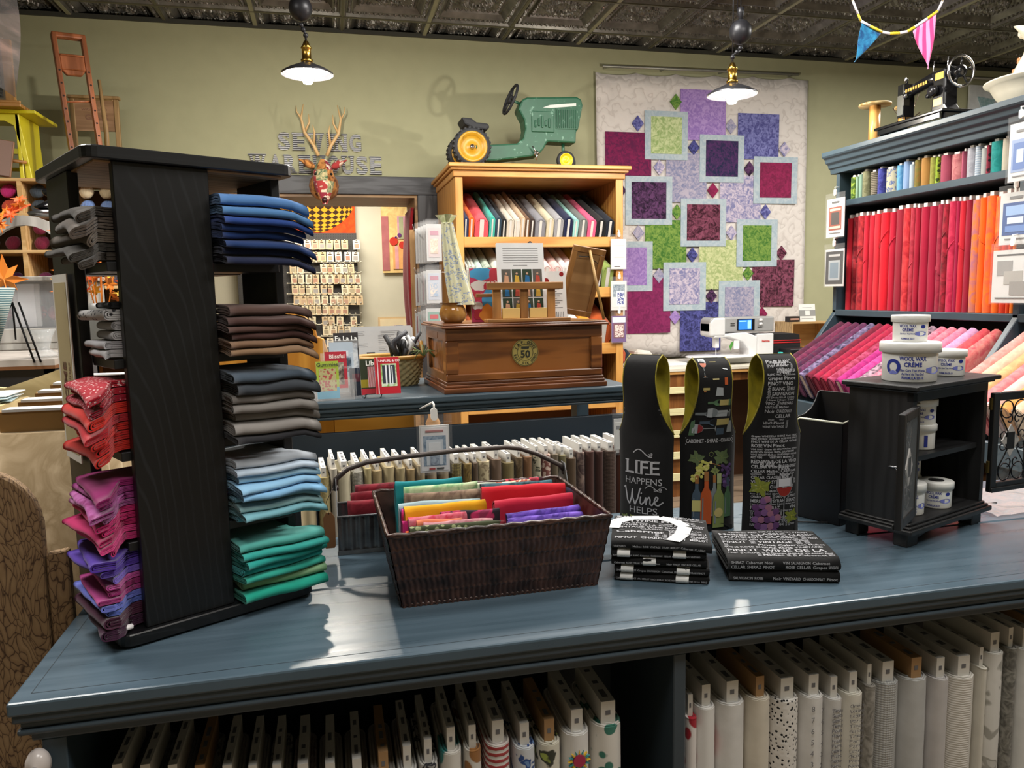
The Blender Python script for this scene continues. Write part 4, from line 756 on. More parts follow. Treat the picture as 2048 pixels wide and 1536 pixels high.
# ---- pine washstand behind the shelf
PW=wood('c98e34','ac7020',2,5,.4,.1,name='yellow_pine'); Pn=thing('pine_washstand','yellow pine washstand with a scalloped end, behind the blue shelf','washstand',(0,3.05,0))
a=[(-.42,0),(.0,0),(.0,1.1),(.025,1.19),(-.0,1.24),(-.01,1.30),(-.025,1.36),(-.05,1.37),(-.06,1.42),(-.10,1.455),(-.16,1.46),(-.42,1.46)]
k=MB(); k.prism(a,0,.025,'y'); k.build('scalloped_back',PW,Pn,bev=.003); MB().box(0,.31,.0,.02,.25,1.13).build('front_board',wood('d09238','b87820',0,4,.4,.1,name='yellow_pine_front'),Pn); MB().box(-.42,.31,.02,.42,1.0,1.02).build('shelf_board',PW,Pn)
for x in(-.40,.28): 
    for y in(.03,.38): MB().box(x,x+.03,y,y+.03,0,1.0).build('leg',PW,Pn)
Q_=thing('turned_wood_post','pale turned wooden post standing beneath the far end of the shelf','wooden post',(.43,3.4,0)); k=MB(); k.lathe([(.03,0),(.03,.9),(.022,.92),(.034,.95),(.02,.98),(.028,1.02),(.012,1.05),(0,1.055)],12); k.build('post_shaft',plain('c49a6a',.5),Q_); k=MB(); k.lathe([(.10,0),(.10,.02),(.05,.04),(.0,.04)],20); k.build('post_foot',plain('a87c4c',.5),Q_)
# ---- wooden packet rack left of bookcase, tiers of patterns
Rk=thing('pattern_rack','brown wooden rack of packaged embroidery patterns left of the pine bookcase','display rack',(.50,4.75,0)); MB().box(.0,.03,.06,.09,0,1.92).build('upright',wood('8a6a44','6a4c2c',2,6,.5,name='rack_wood'),Rk)
k=MB(); k.box(-.1,.34,-.2,.25,0,.03); k.build('rack_base',OAKD,Rk)
for z in(1.955,1.70,1.45): k=MB(); k.tube([(.02,.07,z-.04),(.25,.07,z-.04)],.004,6); k.tube([(.03,.07,z-.04),(.0,-.12,z-.02)],.003,5); k.build('peg',CHR,Rk)
ti=0
for tier,(py0,py1,cols) in enumerate(((448,522,['d8c8c8','d4d0d0','d0d0d0','ccd0d0','c8c8cc']),(540,606,['c8d0dc','ccd4dc','d0b0bc','d4d8dc','702838']),(617,685,['8ab0a4','d0d8d8','d8dcdc','b0c8cc','a03040']))):
    for j in range(4,-1,-1):
        px0=852-j*5.5; px1=884-j*5.5; Y_=4.62+.035*j; a=PY(Y_,px0,py0+(j*2.2)); b=PY(Y_,px1,py1+j*1.2)
        w=b.x-a.x; h=a.z-b.z; p=thing('pattern_packet',f'clear-bagged embroidery pattern, {["front","second","third","fourth","rearmost"][j]} packet on the {["top","middle","bottom"][tier]} tier of the wooden rack','sewing pattern',(a.x,Y_,b.z),0,'packets on the wooden rack')
        MB().box(0,w,0,.003,0,h).build('insert_card',plain('b0b0b0',.5),p); k=MB(); k.box(.12*w,.88*w,-.0012,0,.1*h,.9*h,0); k.box(.25*w,.75*w,-.002,0,.2*h,.6*h,1); k.box(.25*w,.8*w,-.002,0,.7*h,.82*h,2); k.build('printed_cover',[plain(dkh(cols[j]),.4),fab(['c8a898','3f8a78','8aa0b8'][(tier+1)%3 if tier else 0],'d8c8b8','batik',40),plain('a87888' if tier<2 else 'b04048',.5)],p)
        k=MB(); k.box(-.004,w+.004,-.005,-.0045,-.003,h+.03); k.build('plastic_sleeve',glass('b8b8b8',alpha=.08),p)
# ---- patterns hanging on the bookcase's right stile
packet(1222,478,1252,538,'Y',5.167,'white grid sheet in a clear bag on the bookcase right edge, topmost','',[(.05,.95,.03,.97,'dcdcda'),(.12,.88,.2,.22,'b0b0b0'),(.12,.88,.4,.42,'b8b8b8'),(.12,.88,.6,.62,'b8b8b8'),(.2,.6,.9,.93,'404040')],grp='patterns on the bookcase edge')
packet(1222,562,1253,620,'Y',5.167,'small blue and white quilt pattern on the bookcase right edge, middle one','',[(.1,.9,.1,.9,'c8ccc8'),(.12,.88,.12,.55,'5a6a78','9aa8b0','batik',60),(.35,.85,.35,.85,'e0e4e6'),(.4,.8,.4,.8,'3a4a8a','d8dce0','spots',90)],grp='patterns on the bookcase edge')
packet(1223,632,1252,684,'Y',5.167,'purple edged quilt pattern on the bookcase right edge, lowest one','',[(0,1,.0,1,'5c3a78'),(.05,.95,.05,.25,'d8dce0'),(.12,.88,.28,.85,'6a3040'),(.2,.8,.34,.8,'d8c8c0','8a5a5a','spots',90)],grp='patterns on the bookcase edge')
# ---- sewing table in the back corner
TB=thing('sewing_cabinet','brown wood sewing cabinet with a pale top and cream drawer pulls, beneath the quilt','sewing cabinet',(2.10,5.15,0)); MW=wood('8a5a2c','6a3f1c',2,7,.45,.1,name='mid_brown_wood')
k=MB(); k.box(0,1.5,-.02,.75,.935,.96); k.build('tabletop',plain('c9c3b4',.4),TB,bev=.003); MB().box(0,1.5,-.015,0,.915,.935).build('edge_band',wood('b08248','946a34',0,7,.5,name='edge'),TB)
MB().box(.0,.55,0,.7,0,.915).build('drawer_bank',MW,TB); MB().box(.6,1.5,.5,.7,0,.915).build('modesty_panel',plain('4a2c18',.5),TB); MB().box(.6,1.45,.02,.05,.85,.91).build('apron',MW,TB)
for i,py in enumerate((775,818,862,905,948)):
    a=PY(5.14,1318,py); b=PY(5.14,1386,py+10); x0,x1=a.x-2.10,b.x-2.10; k=MB(); k.box(x0-.04,x1,-.035,0,b.z,b.z+.02); k.box(x0-.04,x1,-.035,-.028,b.z+.02,a.z); k.build('drawer_pull',plain('cfc79a',.5,name='cream_plastic'),TB,bev=.002)
SMx,SMy,SMz=PY(5.35,1412,632).x,5.30,.962
S_=thing('sewing_machine','white and grey computerized sewing machine with a blue screen, on the sewing cabinet','sewing machine',(2.78,5.30,.962)); WHT=plain('dedede',.3,name='white_plastic'); GRY=plain('9c9c9c',.35,.1,name='silver_plastic')
k=MB(); k.box(.40,.54,0,.16,0,.22); k.prism([(.12,.0),(.54,.0),(.54,.05),(.12,.05)],0,.16,'y'); k.prism([(.40,.05),(.40,.2),(.30,.235),(.05,.225),(.035,.20),(.16,.20),(.28,.16),(.33,.1),(.34,.05)][::-1],.0,.16,'y'); k.build('body',WHT,S_,bev=.008,seg=2)
k=MB(); k.prism([(.0,.235),(.54,.235),(.54,.35),(.02,.35),(.0,.33)],-.002,.16,'y'); k.build('silver_head',GRY,S_,bev=.012,seg=3)
k=MB(); k.prism([(.0,.21),(.13,.21),(.13,.35),(.03,.35),(.0,.32)],-.006,.165,'y'); k.build('nose_cover',plain('d0d0d0',.3),S_,bev=.015,seg=3)
k=MB(); k.box(.225,.37,-.006,0,.25,.335,0); k.build('screen',[plain('14161a',.2)],S_)
k=MB(); k.box(.235,.345,-.0085,-.006,.256,.329,0); k.box(.31,.338,-.0095,-.0085,.26,.325,1); k.box(.24,.3,-.0095,-.0085,.315,.323,1); k.build('lit_display',[plain('2a6ac8',.2,em=1.3,name='blue_screen'),plain('7ab0e8',.2,em=1.5)],S_)
k=MB(); 
for z in(.325,.295): k.lathe([(0,-.018),(.012,-.018),(.012,0)],12,0,(.42,0,z),'y')
for z in(.30,.285): k.box(.17,.205,-.004,0,z,z+.006,1)
k.box(.40,.435,-.004,0,.268,.273,1); k.build('knobs_and_buttons',[WHT,plain('303030',.4)],S_)
k=MB(); k.text('bernina',.022,lambda u,v:(.47+u,-.003,.165+v),0,bold=.04); k.build('maker_mark',plain('c04038',.5),S_)
k=MB(); k.box(.07,.1,.04,.09,.12,.215); k.tube([(.085,.06,.13),(.085,.06,.055)],.003,6); k.box(.065,.105,.03,.09,.052,.056); k.build('needle_bar',WHT,S_,bev=.003)
k=MB(); k.lathe([(0,.05),(.2,.05),(.215,.056),(.2,.062),(0,.062)],36,0,(.12,.05,0),sx=1.35,sy=.8); k.build('free_arm_table',plain('e8e8e8',.25),S_)
k=MB(); k.prism([(.175,.10),(.195,.14),(.2,.17),(.18,.16),(.165,.13)],.0,.004,'y'); k.box(.2,.245,-.004,0,.11,.175,1); k.build('hang_tag',[plain('4a8a3a',.5),plain('dcdcdc',.5)],S_)
k=MB(); k.box(0,.6,0,.35,0,.01,0); k.box(.05,.45,.05,.3,.01,.025,1); one('cutting_mat_stack',k,[plain('b8b8b4',.5),plain('d8d8d2',.5)],'stack of pale papers on the sewing cabinet left of the white machine','papers',loc=(2.13,5.22,.96))
k=MB(); k.prism([(0,0),(.30,0),(.22,.05),(.12,.12),(.03,.08)],0,.18,'y',0); k.prism([(.11,0),(.2,0),(.17,.1),(.12,.122)],-.003,.183,'y',1); k.prism([(.2,.0),(.38,.0),(.36,.09),(.22,.11)],-.0,.18,'y',2); one('folded_quilt_pile',k,[fab('b8583c'),fab('24303c'),fab('d0cac0')],'pile of folded quilts in rust, navy and white beside the bookcase','quilts',loc=(2.09,5.6,.962),bev=.02)
k=MB(); k.box(0,.26,0,.2,0,.12,0); k.prism([(0,.12),(.26,.12),(.25,.2),(.2,.21),(.03,.21),(0,.19)],0,.2,'y',0); k.box(-.002,.262,-.003,0,.135,.143,1); k.box(-.002,.262,-.003,0,.152,.160,1); 
one('zipper_case',k,[plain('17171a',.6),plain('c8282c',.4)],'black zipped case with red piping beside the white sewing machine','case',loc=(3.345,5.38,.962),bev=.008)
TBL2=MB(); TBL2.box(3.62,4.6,5.12,5.95,.93,.96); TBL2.box(3.64,4.58,5.2,5.24,0,.93); one('side_table',TBL2,plain('9a8460',.5),'plain tan table behind the black zipped case at the back','table')
k=MB(); k.box(0,.4,0,.25,.27,.285); k.box(0,.015,0,.25,0,.27); k.box(.385,.4,0,.25,0,.27); k.box(0,.4,.24,.25,0,.27); k.box(0,.4,0,.25,0,.012); one('wooden_crate',k,wood('c8a878','b08c5c',0,6,.5,name='birch'),'open birch wood crate on the back table beside the quilt','crate',loc=(3.67,5.6,.962))
k=MB(); k.lathe([(0,0),(.03,0),(.03,.03),(.022,.035),(.022,.06),(0,.06)],14); one('yellow_jar',k,plain('d8901c',.4),'small yellow jar inside the birch crate','jar',loc=(3.86,5.7,.975))
p=thing('counter_card','white folded card with a grey band, standing on the birch crate','card',(3.78,5.66,1.248)); p.rotation_euler=(math.radians(-10),0,math.radians(-8)); k=MB(); k.box(0,.14,0,.003,0,.145,0); k.box(0,.14,-.001,0,.045,.095,1); k.box(.03,.11,-.001,0,.115,.118,1); k.box(.02,.12,-.001,0,.025,.028,1); k.box(.052,.092,-.0015,-.001,.05,.09,0); k.build('card_face',[plain('d8d8d4',.5),plain('8a8a88',.5)],p)
k=MB(); k.box(0,.1,0,.06,0,.045,0); k.box(.01,.09,-.002,0,.015,.03,1); one('business_card_box',k,[plain('28201c',.5),plain('b08878',.5)],'small dark card box left of the white counter card','card box',loc=(3.67,5.64,1.248),bev=.004)
k=MB(); k.box(.0,.20,0,.16,0,.10,0); k.build; one('black_supply_box',k,plain('16181c',.4),'small black supply box in front of the birch crate','box',loc=(3.40,5.2,.962),bev=.006)
k=MB(); k.lathe([(0,0),(.02,0),(.022,.06),(.018,.08),(0,.082)],14); one('thread_cone',k,plain('18a09a',.5),'small teal bottle beside the black supply box','bottle',loc=(3.33,5.22,.962))
k=MB(); k.box(0,.12,0,.005,0,.87,0); k.box(.0,.12,-.001,0,0,.71,1); one('blue_notebook',k,[plain('8a94a0',.5),plain('5a7098',.5)],'blue and grey folder standing against the sewing cabinet','folder',loc=(3.0,5.1,.0))
# ================= main counter
t=NT('brushed_blue_paint'); t.set(Roughness=.27); t.b.inputs['Specular IOR Level'].default_value=.55; v=t.co((.5,9,1)); n=t.noise(v,5,6,.3); n2=t.noise(t.co(),2.2,3); m=t.n('MixRGB'); m.inputs[0].default_value=.5; t.l(n,m.inputs[1]); t.l(n2,m.inputs[2])
t.col(t.ramp(m.outputs[0],[(.3,'3c4d58'),(.7,'536572')])); r=t.n('MapRange'); t.l(n,r.inputs[0]); r.inputs[3].default_value=.18; r.inputs[4].default_value=.42; t.l(r.outputs[0],t.b.inputs['Roughness']); t.bump(n,.12,.001); CT=t.m
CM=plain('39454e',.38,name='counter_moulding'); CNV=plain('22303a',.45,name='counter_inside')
N=thing('counter','long blue-grey painted shop counter with a moulded edge and open bolt shelves below','counter',(0,0,0)); XR=2.12
k=MB(); k.box(-.50,XR,1.238,1.578,.898,.92); k.build('front_worktop',CT,N,bev=.004,seg=2)
k=MB(); k.box(-.474,XR,1.2665,1.2678,.9197,.9203); k.box(-.4745,-.4733,1.267,1.57,.9197,.9203); k.build('edge_groove',plain('1c2830',.6),N)
k=MB(); k.box(-.50,XR,1.584,1.93,.898,.9195); k.build('rear_worktop',CT,N,bev=.003)
k=MB()
for a,z0,z1 in((.004,.884,.898),(.012,.872,.884),(.008,.862,.872),(.022,.845,.862)): k.box(-.50+a,XR,1.238+a,1.60,z0,z1)
k.build('edge_moulding',CM,N,bev=.004,seg=2)
for a,b in((-.465,-.43),(.597,.622),(XR-.03,XR)): MB().box(a,b,1.262,1.92,0,.846).build('side_panel' if a!=.597 else 'divider',CM if a==.597 else BLU,N,bev=.002)
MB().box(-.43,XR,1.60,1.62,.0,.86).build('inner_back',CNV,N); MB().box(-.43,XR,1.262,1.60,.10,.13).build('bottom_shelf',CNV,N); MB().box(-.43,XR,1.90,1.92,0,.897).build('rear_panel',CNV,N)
KN=MB(); KN.lathe([(0,-.034),(.012,-.03),(.02,-.022),(.021,-.012),(.012,-.004),(.010,0)],18,0,(0,0,0),'y',sx=.85,sy=1.15); KN.lathe([(0,-.037),(.004,-.036),(.005,-.032)],10,1,(0,0,0),'y'); KN.build('knob',[plain('cfc6c2',.25),CHR],N,loc=(PY(1.25,78,1520).x,1.262,PY(1.25,78,1525).z))
# bolts below the worktop
LB=[(205,262,1590,'dark grey','4a4e54'),(262,318,1590,'grey floral',('787674','5a5856','batik',30)),(318,372,1590,'pale grey','8c8c8c'),(372,428,1590,'ivory floral',('a09c94','706c66','floral',40)),(428,482,1590,'cream','a8a39a'),(482,530,1590,'white','b0aeaa'),(530,580,1588,'white sprig',('b4b2ae','7c7c80','floral',50)),(580,634,1586,'blush print',('b8a8a4','8a7a78','batik',40)),(634,690,1584,'white','bcbab6'),(690,742,1575,'cream','b8b4aa'),(742,796,1560,'ivory','bab6ae'),(796,838,1548,'white','c4c2be'),(838,880,1535,'black white print',('c0bdb8','2c2c30','floral',46)),(882,928,1510,'teal and red spotted',('d0ccc4','2c7c78','spots',16,.9,'c03a30')),(930,966,1505,'cream with brown diamonds',('ccc8c0','96683c','spots',22)),(972,1027,1495,'red chevron',('ccc6c0','a03c3c','stripez',26)),(1030,1076,1500,'blue paisley',('c8ccd0','34508a','floral',40,.9,'6a8ab8')),(1078,1128,1492,'green and black burst',('d0ccbc','3a3c30','floral',34,.9,'9aa850')),(1130,1187,1472,'bright mandala',('d8d6d2','d8d6d2','batik',20)),(1189,1254,1455,'green and purple triangle',('d8d4cc','3c7464','spots',34,.9,'6a4a80'))]
RB=[(1376,1398,1440,'red strawberry print',('dcd6d2','a02430','spots',22)),(1398,1439,1420,'white with red poppies',('dad8d4','c03028','spots',10)),(1441,1502,1412,'white','d4d2ce'),(1503,1551,1402,'cream','d0c8b8'),(1552,1611,1405,'white with black dots',('d8d4ce','202020','dots',120)),(1612,1658,1398,'white number print','d6d4d0'),(1659,1692,1402,'black and white newsprint','c8c6c2'),(1693,1736,1392,'cream handwriting print','d2cec2'),(1737,1757,1376,'grey mottled',('9a968e','6a665e','batik',40)),(1758,1811,1370,'grey grid linen',('b4b4b0','9a9a98','linen',60)),(1812,1871,1362,'grey linen','b0b0ae'),(1872,1908,1362,'pale grey','b8b4b2'),(1909,1965,1358,'white ribbed',('d8d4cc','c0bcb4','stripez',60)),(1966,1978,1340,'ivory','ccc8bc'),(1979,2020,1310,'white scrollwork print',('d0cec8','9a9890','floral',26)),(2021,2042,1300,'grey crackle',('8a8880','5a5852','batik',50)),(2043,2085,1300,'white','c8c8c4'),(2086,2130,1295,'cream','ccc8bc')]
def under(lst,grp,side):
    for i,(x0,x1,py,cn,cx) in enumerate(lst):
        yf=1.292; z=PY(yf,(x0+x1)/2,min(py,1600)).z; A=PY(yf,x0,py).x; C=PY(yf,x1,py).x
        m=fab(cx,None,'plain',30) if isinstance(cx,str) else fab(*cx)
        card=CARDB if i%7==3 else CARD
        p=bolt(f'{cn} bolt, {ordl(i)} in the {side} bay under the counter',grp,(C-A)*.98,.19,z-.131,m,((A+C)/2,yf,.131),bh=.045,card=card,rings=2,flap=i%4==1,nz=5)
        w=(C-A)*.4
        if 'number' in cn or 'newsprint' in cn or 'handwriting' in cn:
            k=MB(); h=z-.131; RR=random.Random(i)
            for r_ in range(9 if 'number' in cn else 26):
                zz=h-.02-r_*(.024 if 'number' in cn else .011)
                if 'number' in cn: 
                    k.text(str(8-r_%8),.017,lambda a,b:(-w*.45+a,-.0012,zz+b),0); k.text(str(7-r_%7),.014,lambda a,b:(w*.6+a,-.0002,zz-.006+b),0)
                else: k.text(RR.choice(['Press','Times','News','Paris','Post','Chronicle','Lettre','Gazette']),.011,lambda a,b:(a+RR.uniform(-.001,.001),-.0012,zz+b),0,width=w*1.6,bold=.02 if 'news' in cn else 0)
            k.build('printed_pattern',INK,p)
        if 'mandala' in cn:
            k=MB(); h=z-.131
            for q in range(16): a=2*pi*q/16; k.prism([(.0+.014*math.cos(a-.12),h-.05+.014*math.sin(a-.12)),(.022*math.cos(a),h-.05+.022*math.sin(a)),(.014*math.cos(a+.12),h-.05+.014*math.sin(a+.12))],-.0012,.004,'y',q%2)
            k.lathe([(0,-.0015),(.012,-.0015),(.012,.004)],20,2,(0,0,h-.05),'y',sm=False); k.build('printed_pattern',[plain('d8b030'),plain('30868a'),plain('a83050')],p)
under(LB,'bolts in the left bay under the counter','left'); under(RB,'bolts in the right bay under the counter','right')
# ================= folded cloth
def foldpiece(k,W,D,H,seed,L=3,m=0,droop=None,wob=.004,nx=7,warp=None,S=None):
    RR=random.Random(seed); t_=H/(2*L)
    for q in range(L):
        y0=q*t_*1.3+RR.uniform(0,.002); z0=q*t_; z1=H-q*t_; r=(z1-z0)/2; tt=t_*.82; Wq=W*(1-.03*RR.random()); D1=D*(1-.03*RR.random()); D2=D*(1-.05*RR.random()); out=[]
        ny=9
        for i in range(ny+1): out.append((D1+(y0+r-D1)*i/ny,z1))
        for i in range(1,6): a=pi/2+pi*i/6; out.append((y0+r+r*math.cos(a),(z0+z1)/2+r*math.sin(a)))
        for i in range(ny+1): out.append((y0+r+(D2-y0-r)*i/ny,z0))
        ri=max(r-tt,.0002); inn=[]
        for i in range(ny+1): inn.append((D2+(y0+r-D2)*i/ny,z0+tt))
        for i in range(1,6): a=-pi/2-pi*i/6; inn.append((y0+r+ri*math.cos(a),(z0+z1)/2+ri*math.sin(a)))
        for i in range(ny+1): inn.append((y0+r+(D1-y0-r)*i/ny,z1-tt))
        P=out+inn; n=len(P); vs=[]; fs=[]
        for j in range(nx+1):
            x=-Wq/2+Wq*j/nx
            for (y,z) in P:
                dz=(droop(x,y) if droop else 0)+(wob*(noise.noise((x*14+seed,y*14,seed*.7))+.3*noise.noise((x*40,y*30,seed+z*60)))*(.4+z/H) if S is None else wob*noise.noise((x*13+S,y*13,S))*1.1)
                vs.append((x+.003*noise.noise((y*20,z*50,seed)),y+.004*noise.noise((x*18,seed,z*20)),z+dz))
        if warp: vs=[warp(Vector(p)) for p in vs]
        for j in range(nx):
            for i in range(n): fs.append((j*n+i,(j+1)*n+i,(j+1)*n+(i+1)%n,j*n+(i+1)%n))
        k.add(vs,fs,m,True); o=len(k.v)-len(vs); c=len(out)
        for j,rev in((0,False),(nx,True)):   # end caps as a strip
            for i in range(c-1):
                f=[o+j*n+i,o+j*n+i+1,o+j*n+n-2-i,o+j*n+n-1-i]; k.f.append(f if rev else f[::-1]); k.m.append(m); k.s.append(False)
    return k
# ================= revolving display tower
BKz=blackwood(2); BK0=blackwood(0); BKp=plain('191a1d',.4,name='black_paint',var=.15)
SR=math.radians(29); SO=Vector((-.371,1.379,.92)); MSp=Matrix.Translation(SO)@Matrix.Rotation(SR,4,'Z'); s_=.365
Tw=thing('display_tower','tall black revolving wooden display tower full of folded fabric, on the counter','display tower',SO,SR)
k=MB(); k.prism(rrect(s_,s_,.022,4,s_/2,s_/2),.004,.026,'z'); k.build('base_board',BK0,Tw,bev=.002); k=MB(); k.lathe([(.10,0),(.10,.004)],24,0,(s_/2,s_/2,0)); k.build('turntable',plain('8a8a8c',.4,.8),Tw)
k=MB(); k.prism(rrect(s_,s_,.022,4,s_/2,s_/2),.829,.850,'z'); k.build('top_board',BK0,Tw,bev=.002)
k=MB(); k.box(.02,s_-.02,.02,s_-.02,.826,.829); k.build('unpainted_underside',wood('a5825c','84633f',0,8,.6,name='bare_wood'),Tw)
for q in range(4):
    k=MB(); k.M=Matrix.Translation((s_/2,s_/2,0))@Matrix.Rotation(pi/2*q,4,'Z')@Matrix.Translation((-s_/2,-s_/2,0)); k.box(.045,.203,.012,.030,.026,.829); k.build('side_panel',BKz,Tw,bev=.0015)
for z in(.18,.34,.50,.665):
    k=MB()
    for q in range(4):
        k.M=Matrix.Translation((s_/2,s_/2,0))@Matrix.Rotation(pi/2*q,4,'Z')@Matrix.Translation((-s_/2,-s_/2,0)); k.box(.205,s_-.028,.03,.147,z-.016,z)
    k.M=Matrix(); k.box(.147,.205,.147,.205,z-.016,z); k.build('shelf',BKp,Tw,bev=.001)
k=MB(); k.box(.158,.194,.158,.194,.026,.829); k.build('centre_post',BKp,Tw)
def cellwarp(p):
    a,b=p.x,p.y
    if b>-.002: a=max(a,.2065+.0*b)
    e=s_-.0335
    if b>.024: a=min(a,e)
    elif b>.0: a=min(a,e+max(0,a-e)*(1-(b/.024)))
    return Vector((a,b,p.z))
MQ=Matrix.Translation((s_/2,s_/2,0))@Matrix.Rotation(-pi/2,4,'Z')@Matrix.Translation((-s_/2,-s_/2,0))
def cloth_stack(col,z,items,name,xoff=0,yoff=0,D=.165,W=.17,spread=.014):
    n=len(items); sc_=min(1,.134/sum(q[2] for q in items)); items=[(q[0],q[1],q[2]*sc_) for q in items]; zz=z+.0032; aS=R.uniform(.45,.8) if z>.96 else 0; seed=int(z*1000)+(0 if col=='R' else 500)
    for i,(cn,cx,H) in enumerate(items[::-1]):
        RR=random.Random(seed+i); k=MB(); a=aS
        if col=='R': dr=lambda x,y:-a*.22*max(0,x-.03)**1.3-.25*max(0,.02-y)
        else: dr=lambda x,y:-a*.30*max(0,x-.0)**1.1*.5-.3*max(0,.03-y)
        L_=Matrix.Translation((.296+RR.uniform(-.005,.005),-.024+RR.uniform(-spread,spread)+yoff,0))@Matrix.Rotation(RR.uniform(-.11,.11),4,'Z')
        def zz_(p):
            p=cellwarp(L_@p); a_,b_=p.x,p.y; p.z+=.0028*noise.noise((a_*15+seed,b_*15,seed*.3))-aS*(.30*max(0,a_-s_+.027)**1.1+.30*max(0,.012-b_)+.9*max(0,a_-s_+.022)*max(0,.02-b_)*8); return p
        if col=='R': wp=zz_
        else: wp=lambda p:MQ@zz_(p)
        foldpiece(k,W,min(D,.152-yoff),H-.0015,seed+i,RR.choice((2,3,3)),droop=None,wob=0,nx=10,warp=wp,S=seed%97)
        m=fab(cx,None,'plain',16) if isinstance(cx,str) else fab(*cx)
        j=n-1-i; ob=k.build('folded_fabric',m); ob.location=SO+Vector((0,0,zz-.92)); ob.rotation_euler=(0,0,SR)
        tag(ob,f"{cn} folded fabric, {ordt(j,n)} in the tower's {name} stack",'folded fabric',f'{name} stack on the tower'); zz+=H*1.0+.0006
cloth_stack('L',1.586,[('dark brown','2c241c',.016),('brown grey','4a4038',.02),('taupe','54493e',.022),('dark olive','302c26',.014),('charcoal brown','3c352e',.014)],'brown left')
cloth_stack('L',1.421,[('black','141416',.012),('white dotted',('a8a6a6','303034','dots',110),.02),('white','a09ea0',.016),('pale grey','a8a6a8',.016),('grey white','9a989c',.014),('off white','a4a2a4',.014)],'grey left',yoff=.05)
cloth_stack('L',1.261,[('red white sprigged',('9c1426','d8b0b0','dots',150),.012),('red speckled',('a01628','d09898','dots',190),.012),('dark red print',('94142a','c88890','dots',190),.012),('bright red','c0281e',.02),('brick red','a8202a',.014),('scarlet','b8241e',.014),('red','b4201e',.016),('poppy red','b8261c',.018)],'red left')
cloth_stack('L',1.101,[('deep magenta','84185c',.012),('plum pink',('7c2060','a04088','batik',30),.011),('violet pink',('862a6c','b060a0','batik',30),.011),('mauve print',('8a3a78','b87aa8','batik',30),.011),('hot pink','c0286c',.011),('rose','b82464',.011),('cerise','b42060',.011),('bright pink','cc3a7c',.012),('fuchsia','c43074',.014)],'magenta left')
cloth_stack('L',.947,[('purple','4c2f96',.018),('violet','5438a0',.014),('lavender','7a62c4',.014),('pink','b84c94',.012),('raspberry pink','98286c',.012),('orchid','a83a80',.011),('periwinkle','6a74cc',.013),('cornflower','5a6cc0',.011),('plum purple','4a2038',.024),('dark plum','3c1834',.022)],'purple left')
cloth_stack('R',1.586,[('light denim blue','4a74a8',.02),('cornflower blue','44709f',.016),('royal blue','1e3c7c',.014),('cobalt','1c3870',.013),('deep blue','1a3468',.014),('navy','17305e',.013),('dark navy','121f40',.014),('ink navy','141c38',.014)],'blue right')
cloth_stack('R',1.421,[('mocha','4c3832',.018),('dark brown','3c2622',.014),('cocoa','48322c',.012),('chocolate','3a221e',.013),('camel','6e5440',.013),('tan','7a6048',.013)],'brown right')
cloth_stack('R',1.261,[('steel blue satin','3c4854',.018),('charcoal','33383e',.022),('warm grey','6c6864',.016),('grey','74706c',.018),('stone grey','787470',.018),('pale grey','7c7874',.02),('black','1c1c20',.012)],'grey right')
cloth_stack('R',1.101,[('pearl grey','b4bcc6',.014),('pale grey blue','a8b8c8',.012),('ice blue','94bcd4',.014),('sky blue','84b0d0',.013),('light blue','78a8cc',.013),('baby blue','7ab0c8',.012),('aqua grey','84a8ac',.011),('soft teal','6ca0ac',.012),('sea blue','5c9cae',.012)],'pale blue right')
cloth_stack('R',.947,[('sea green','4a9890',.016),('turquoise','2c948c',.014),('teal','1f8c84',.015),('aqua','2a9c9c',.014),('jade','2a9484',.013),('sage green','7aa078',.018),('emerald teal','18907c',.02)],'teal right')
k=MB(); k.tube([(0,0,0),(.02,.0,.002),(.035,.004,.0)],.005,6); k.M=Matrix()
one('price_tag_scrap',k,plain('e0dcdc',.5),'small white fabric label on the front corner of the dark plum fabric','label',loc=(MSp@Vector((-.012,.01,.035))),rz=.6)
sg=thing('paper_sign','tall narrow tan paper sign with vertical lettering on the left face of the tower','paper sign',SO+Vector((0,0,.34)),SR); k=MB(); SGx=.006; k.box(SGx-.002,SGx,.19,.30,-.04,.31,0); k.box(SGx-.0025,SGx-.002,.20,.29,-.025,.295,1); k.build('paper',[plain('d8d4cc',.5),plain('b0a078',.6)],sg)
k=MB(); fn=lambda a,b:(SGx-.0032,.222-(-b)*0+ (b)*-1,.11+a); k.text('HOME',.034,lambda a,b:(SGx-.0032,.252+b*1.0,.10+a),0,bold=.02); k.text('Gatherings',.022,lambda a,b:(SGx-.0032,.220+b,.10+a),0); k.build('lettering',plain('6a4430',.6),sg)
# ================= dark wicker basket
WK=NT('dark_wicker'); WK.set(Roughness=.3); WK.col(WK.ramp(WK.noise(WK.co(),30,4),[(.3,'1c110f'),(.75,'50362e')]))
G=thing('wicker_basket','dark brown rectangular wicker basket of folded fabrics on the counter','basket',(.113,1.441,.92),math.radians(1.2)); b0,b1,d0,d1,hB=(0,.398,-.026,.422),(0,.30,-.022,.325),0,0,.150
def wall(k,p00,p10,p01,p11,nrm):
    L_=(Vector(p10)-Vector(p00)).length; nx_=int(L_/.0019)
    def fn(u,v):
        a=Vector(p00).lerp(Vector(p10),u); b=Vector(p01).lerp(Vector(p11),u); p=a.lerp(b,v); x=u*L_/.0105*pi; band=min(abs((v*5.0)%1),1-abs((v*5.0)%1))
        row=int(v*5); s=.0036*abs(math.sin(x+(pi/2 if row%2 else 0)+ .9*math.sin(v*5*pi)))
        if band<.08: s=.0034+.0014*math.sin(x*2)
        return tuple(p+Vector(nrm)*s)
    k.grid(fn,nx_,60)
k=MB(); A0=(0,0,0);B0=(.398,0,0);C0=(.398,.30,0);D0=(0,.30,0);A1=(-.026,-.022,hB);B1=(.422,-.022,hB);C1=(.422,.325,hB);D1=(-.026,.325,hB)
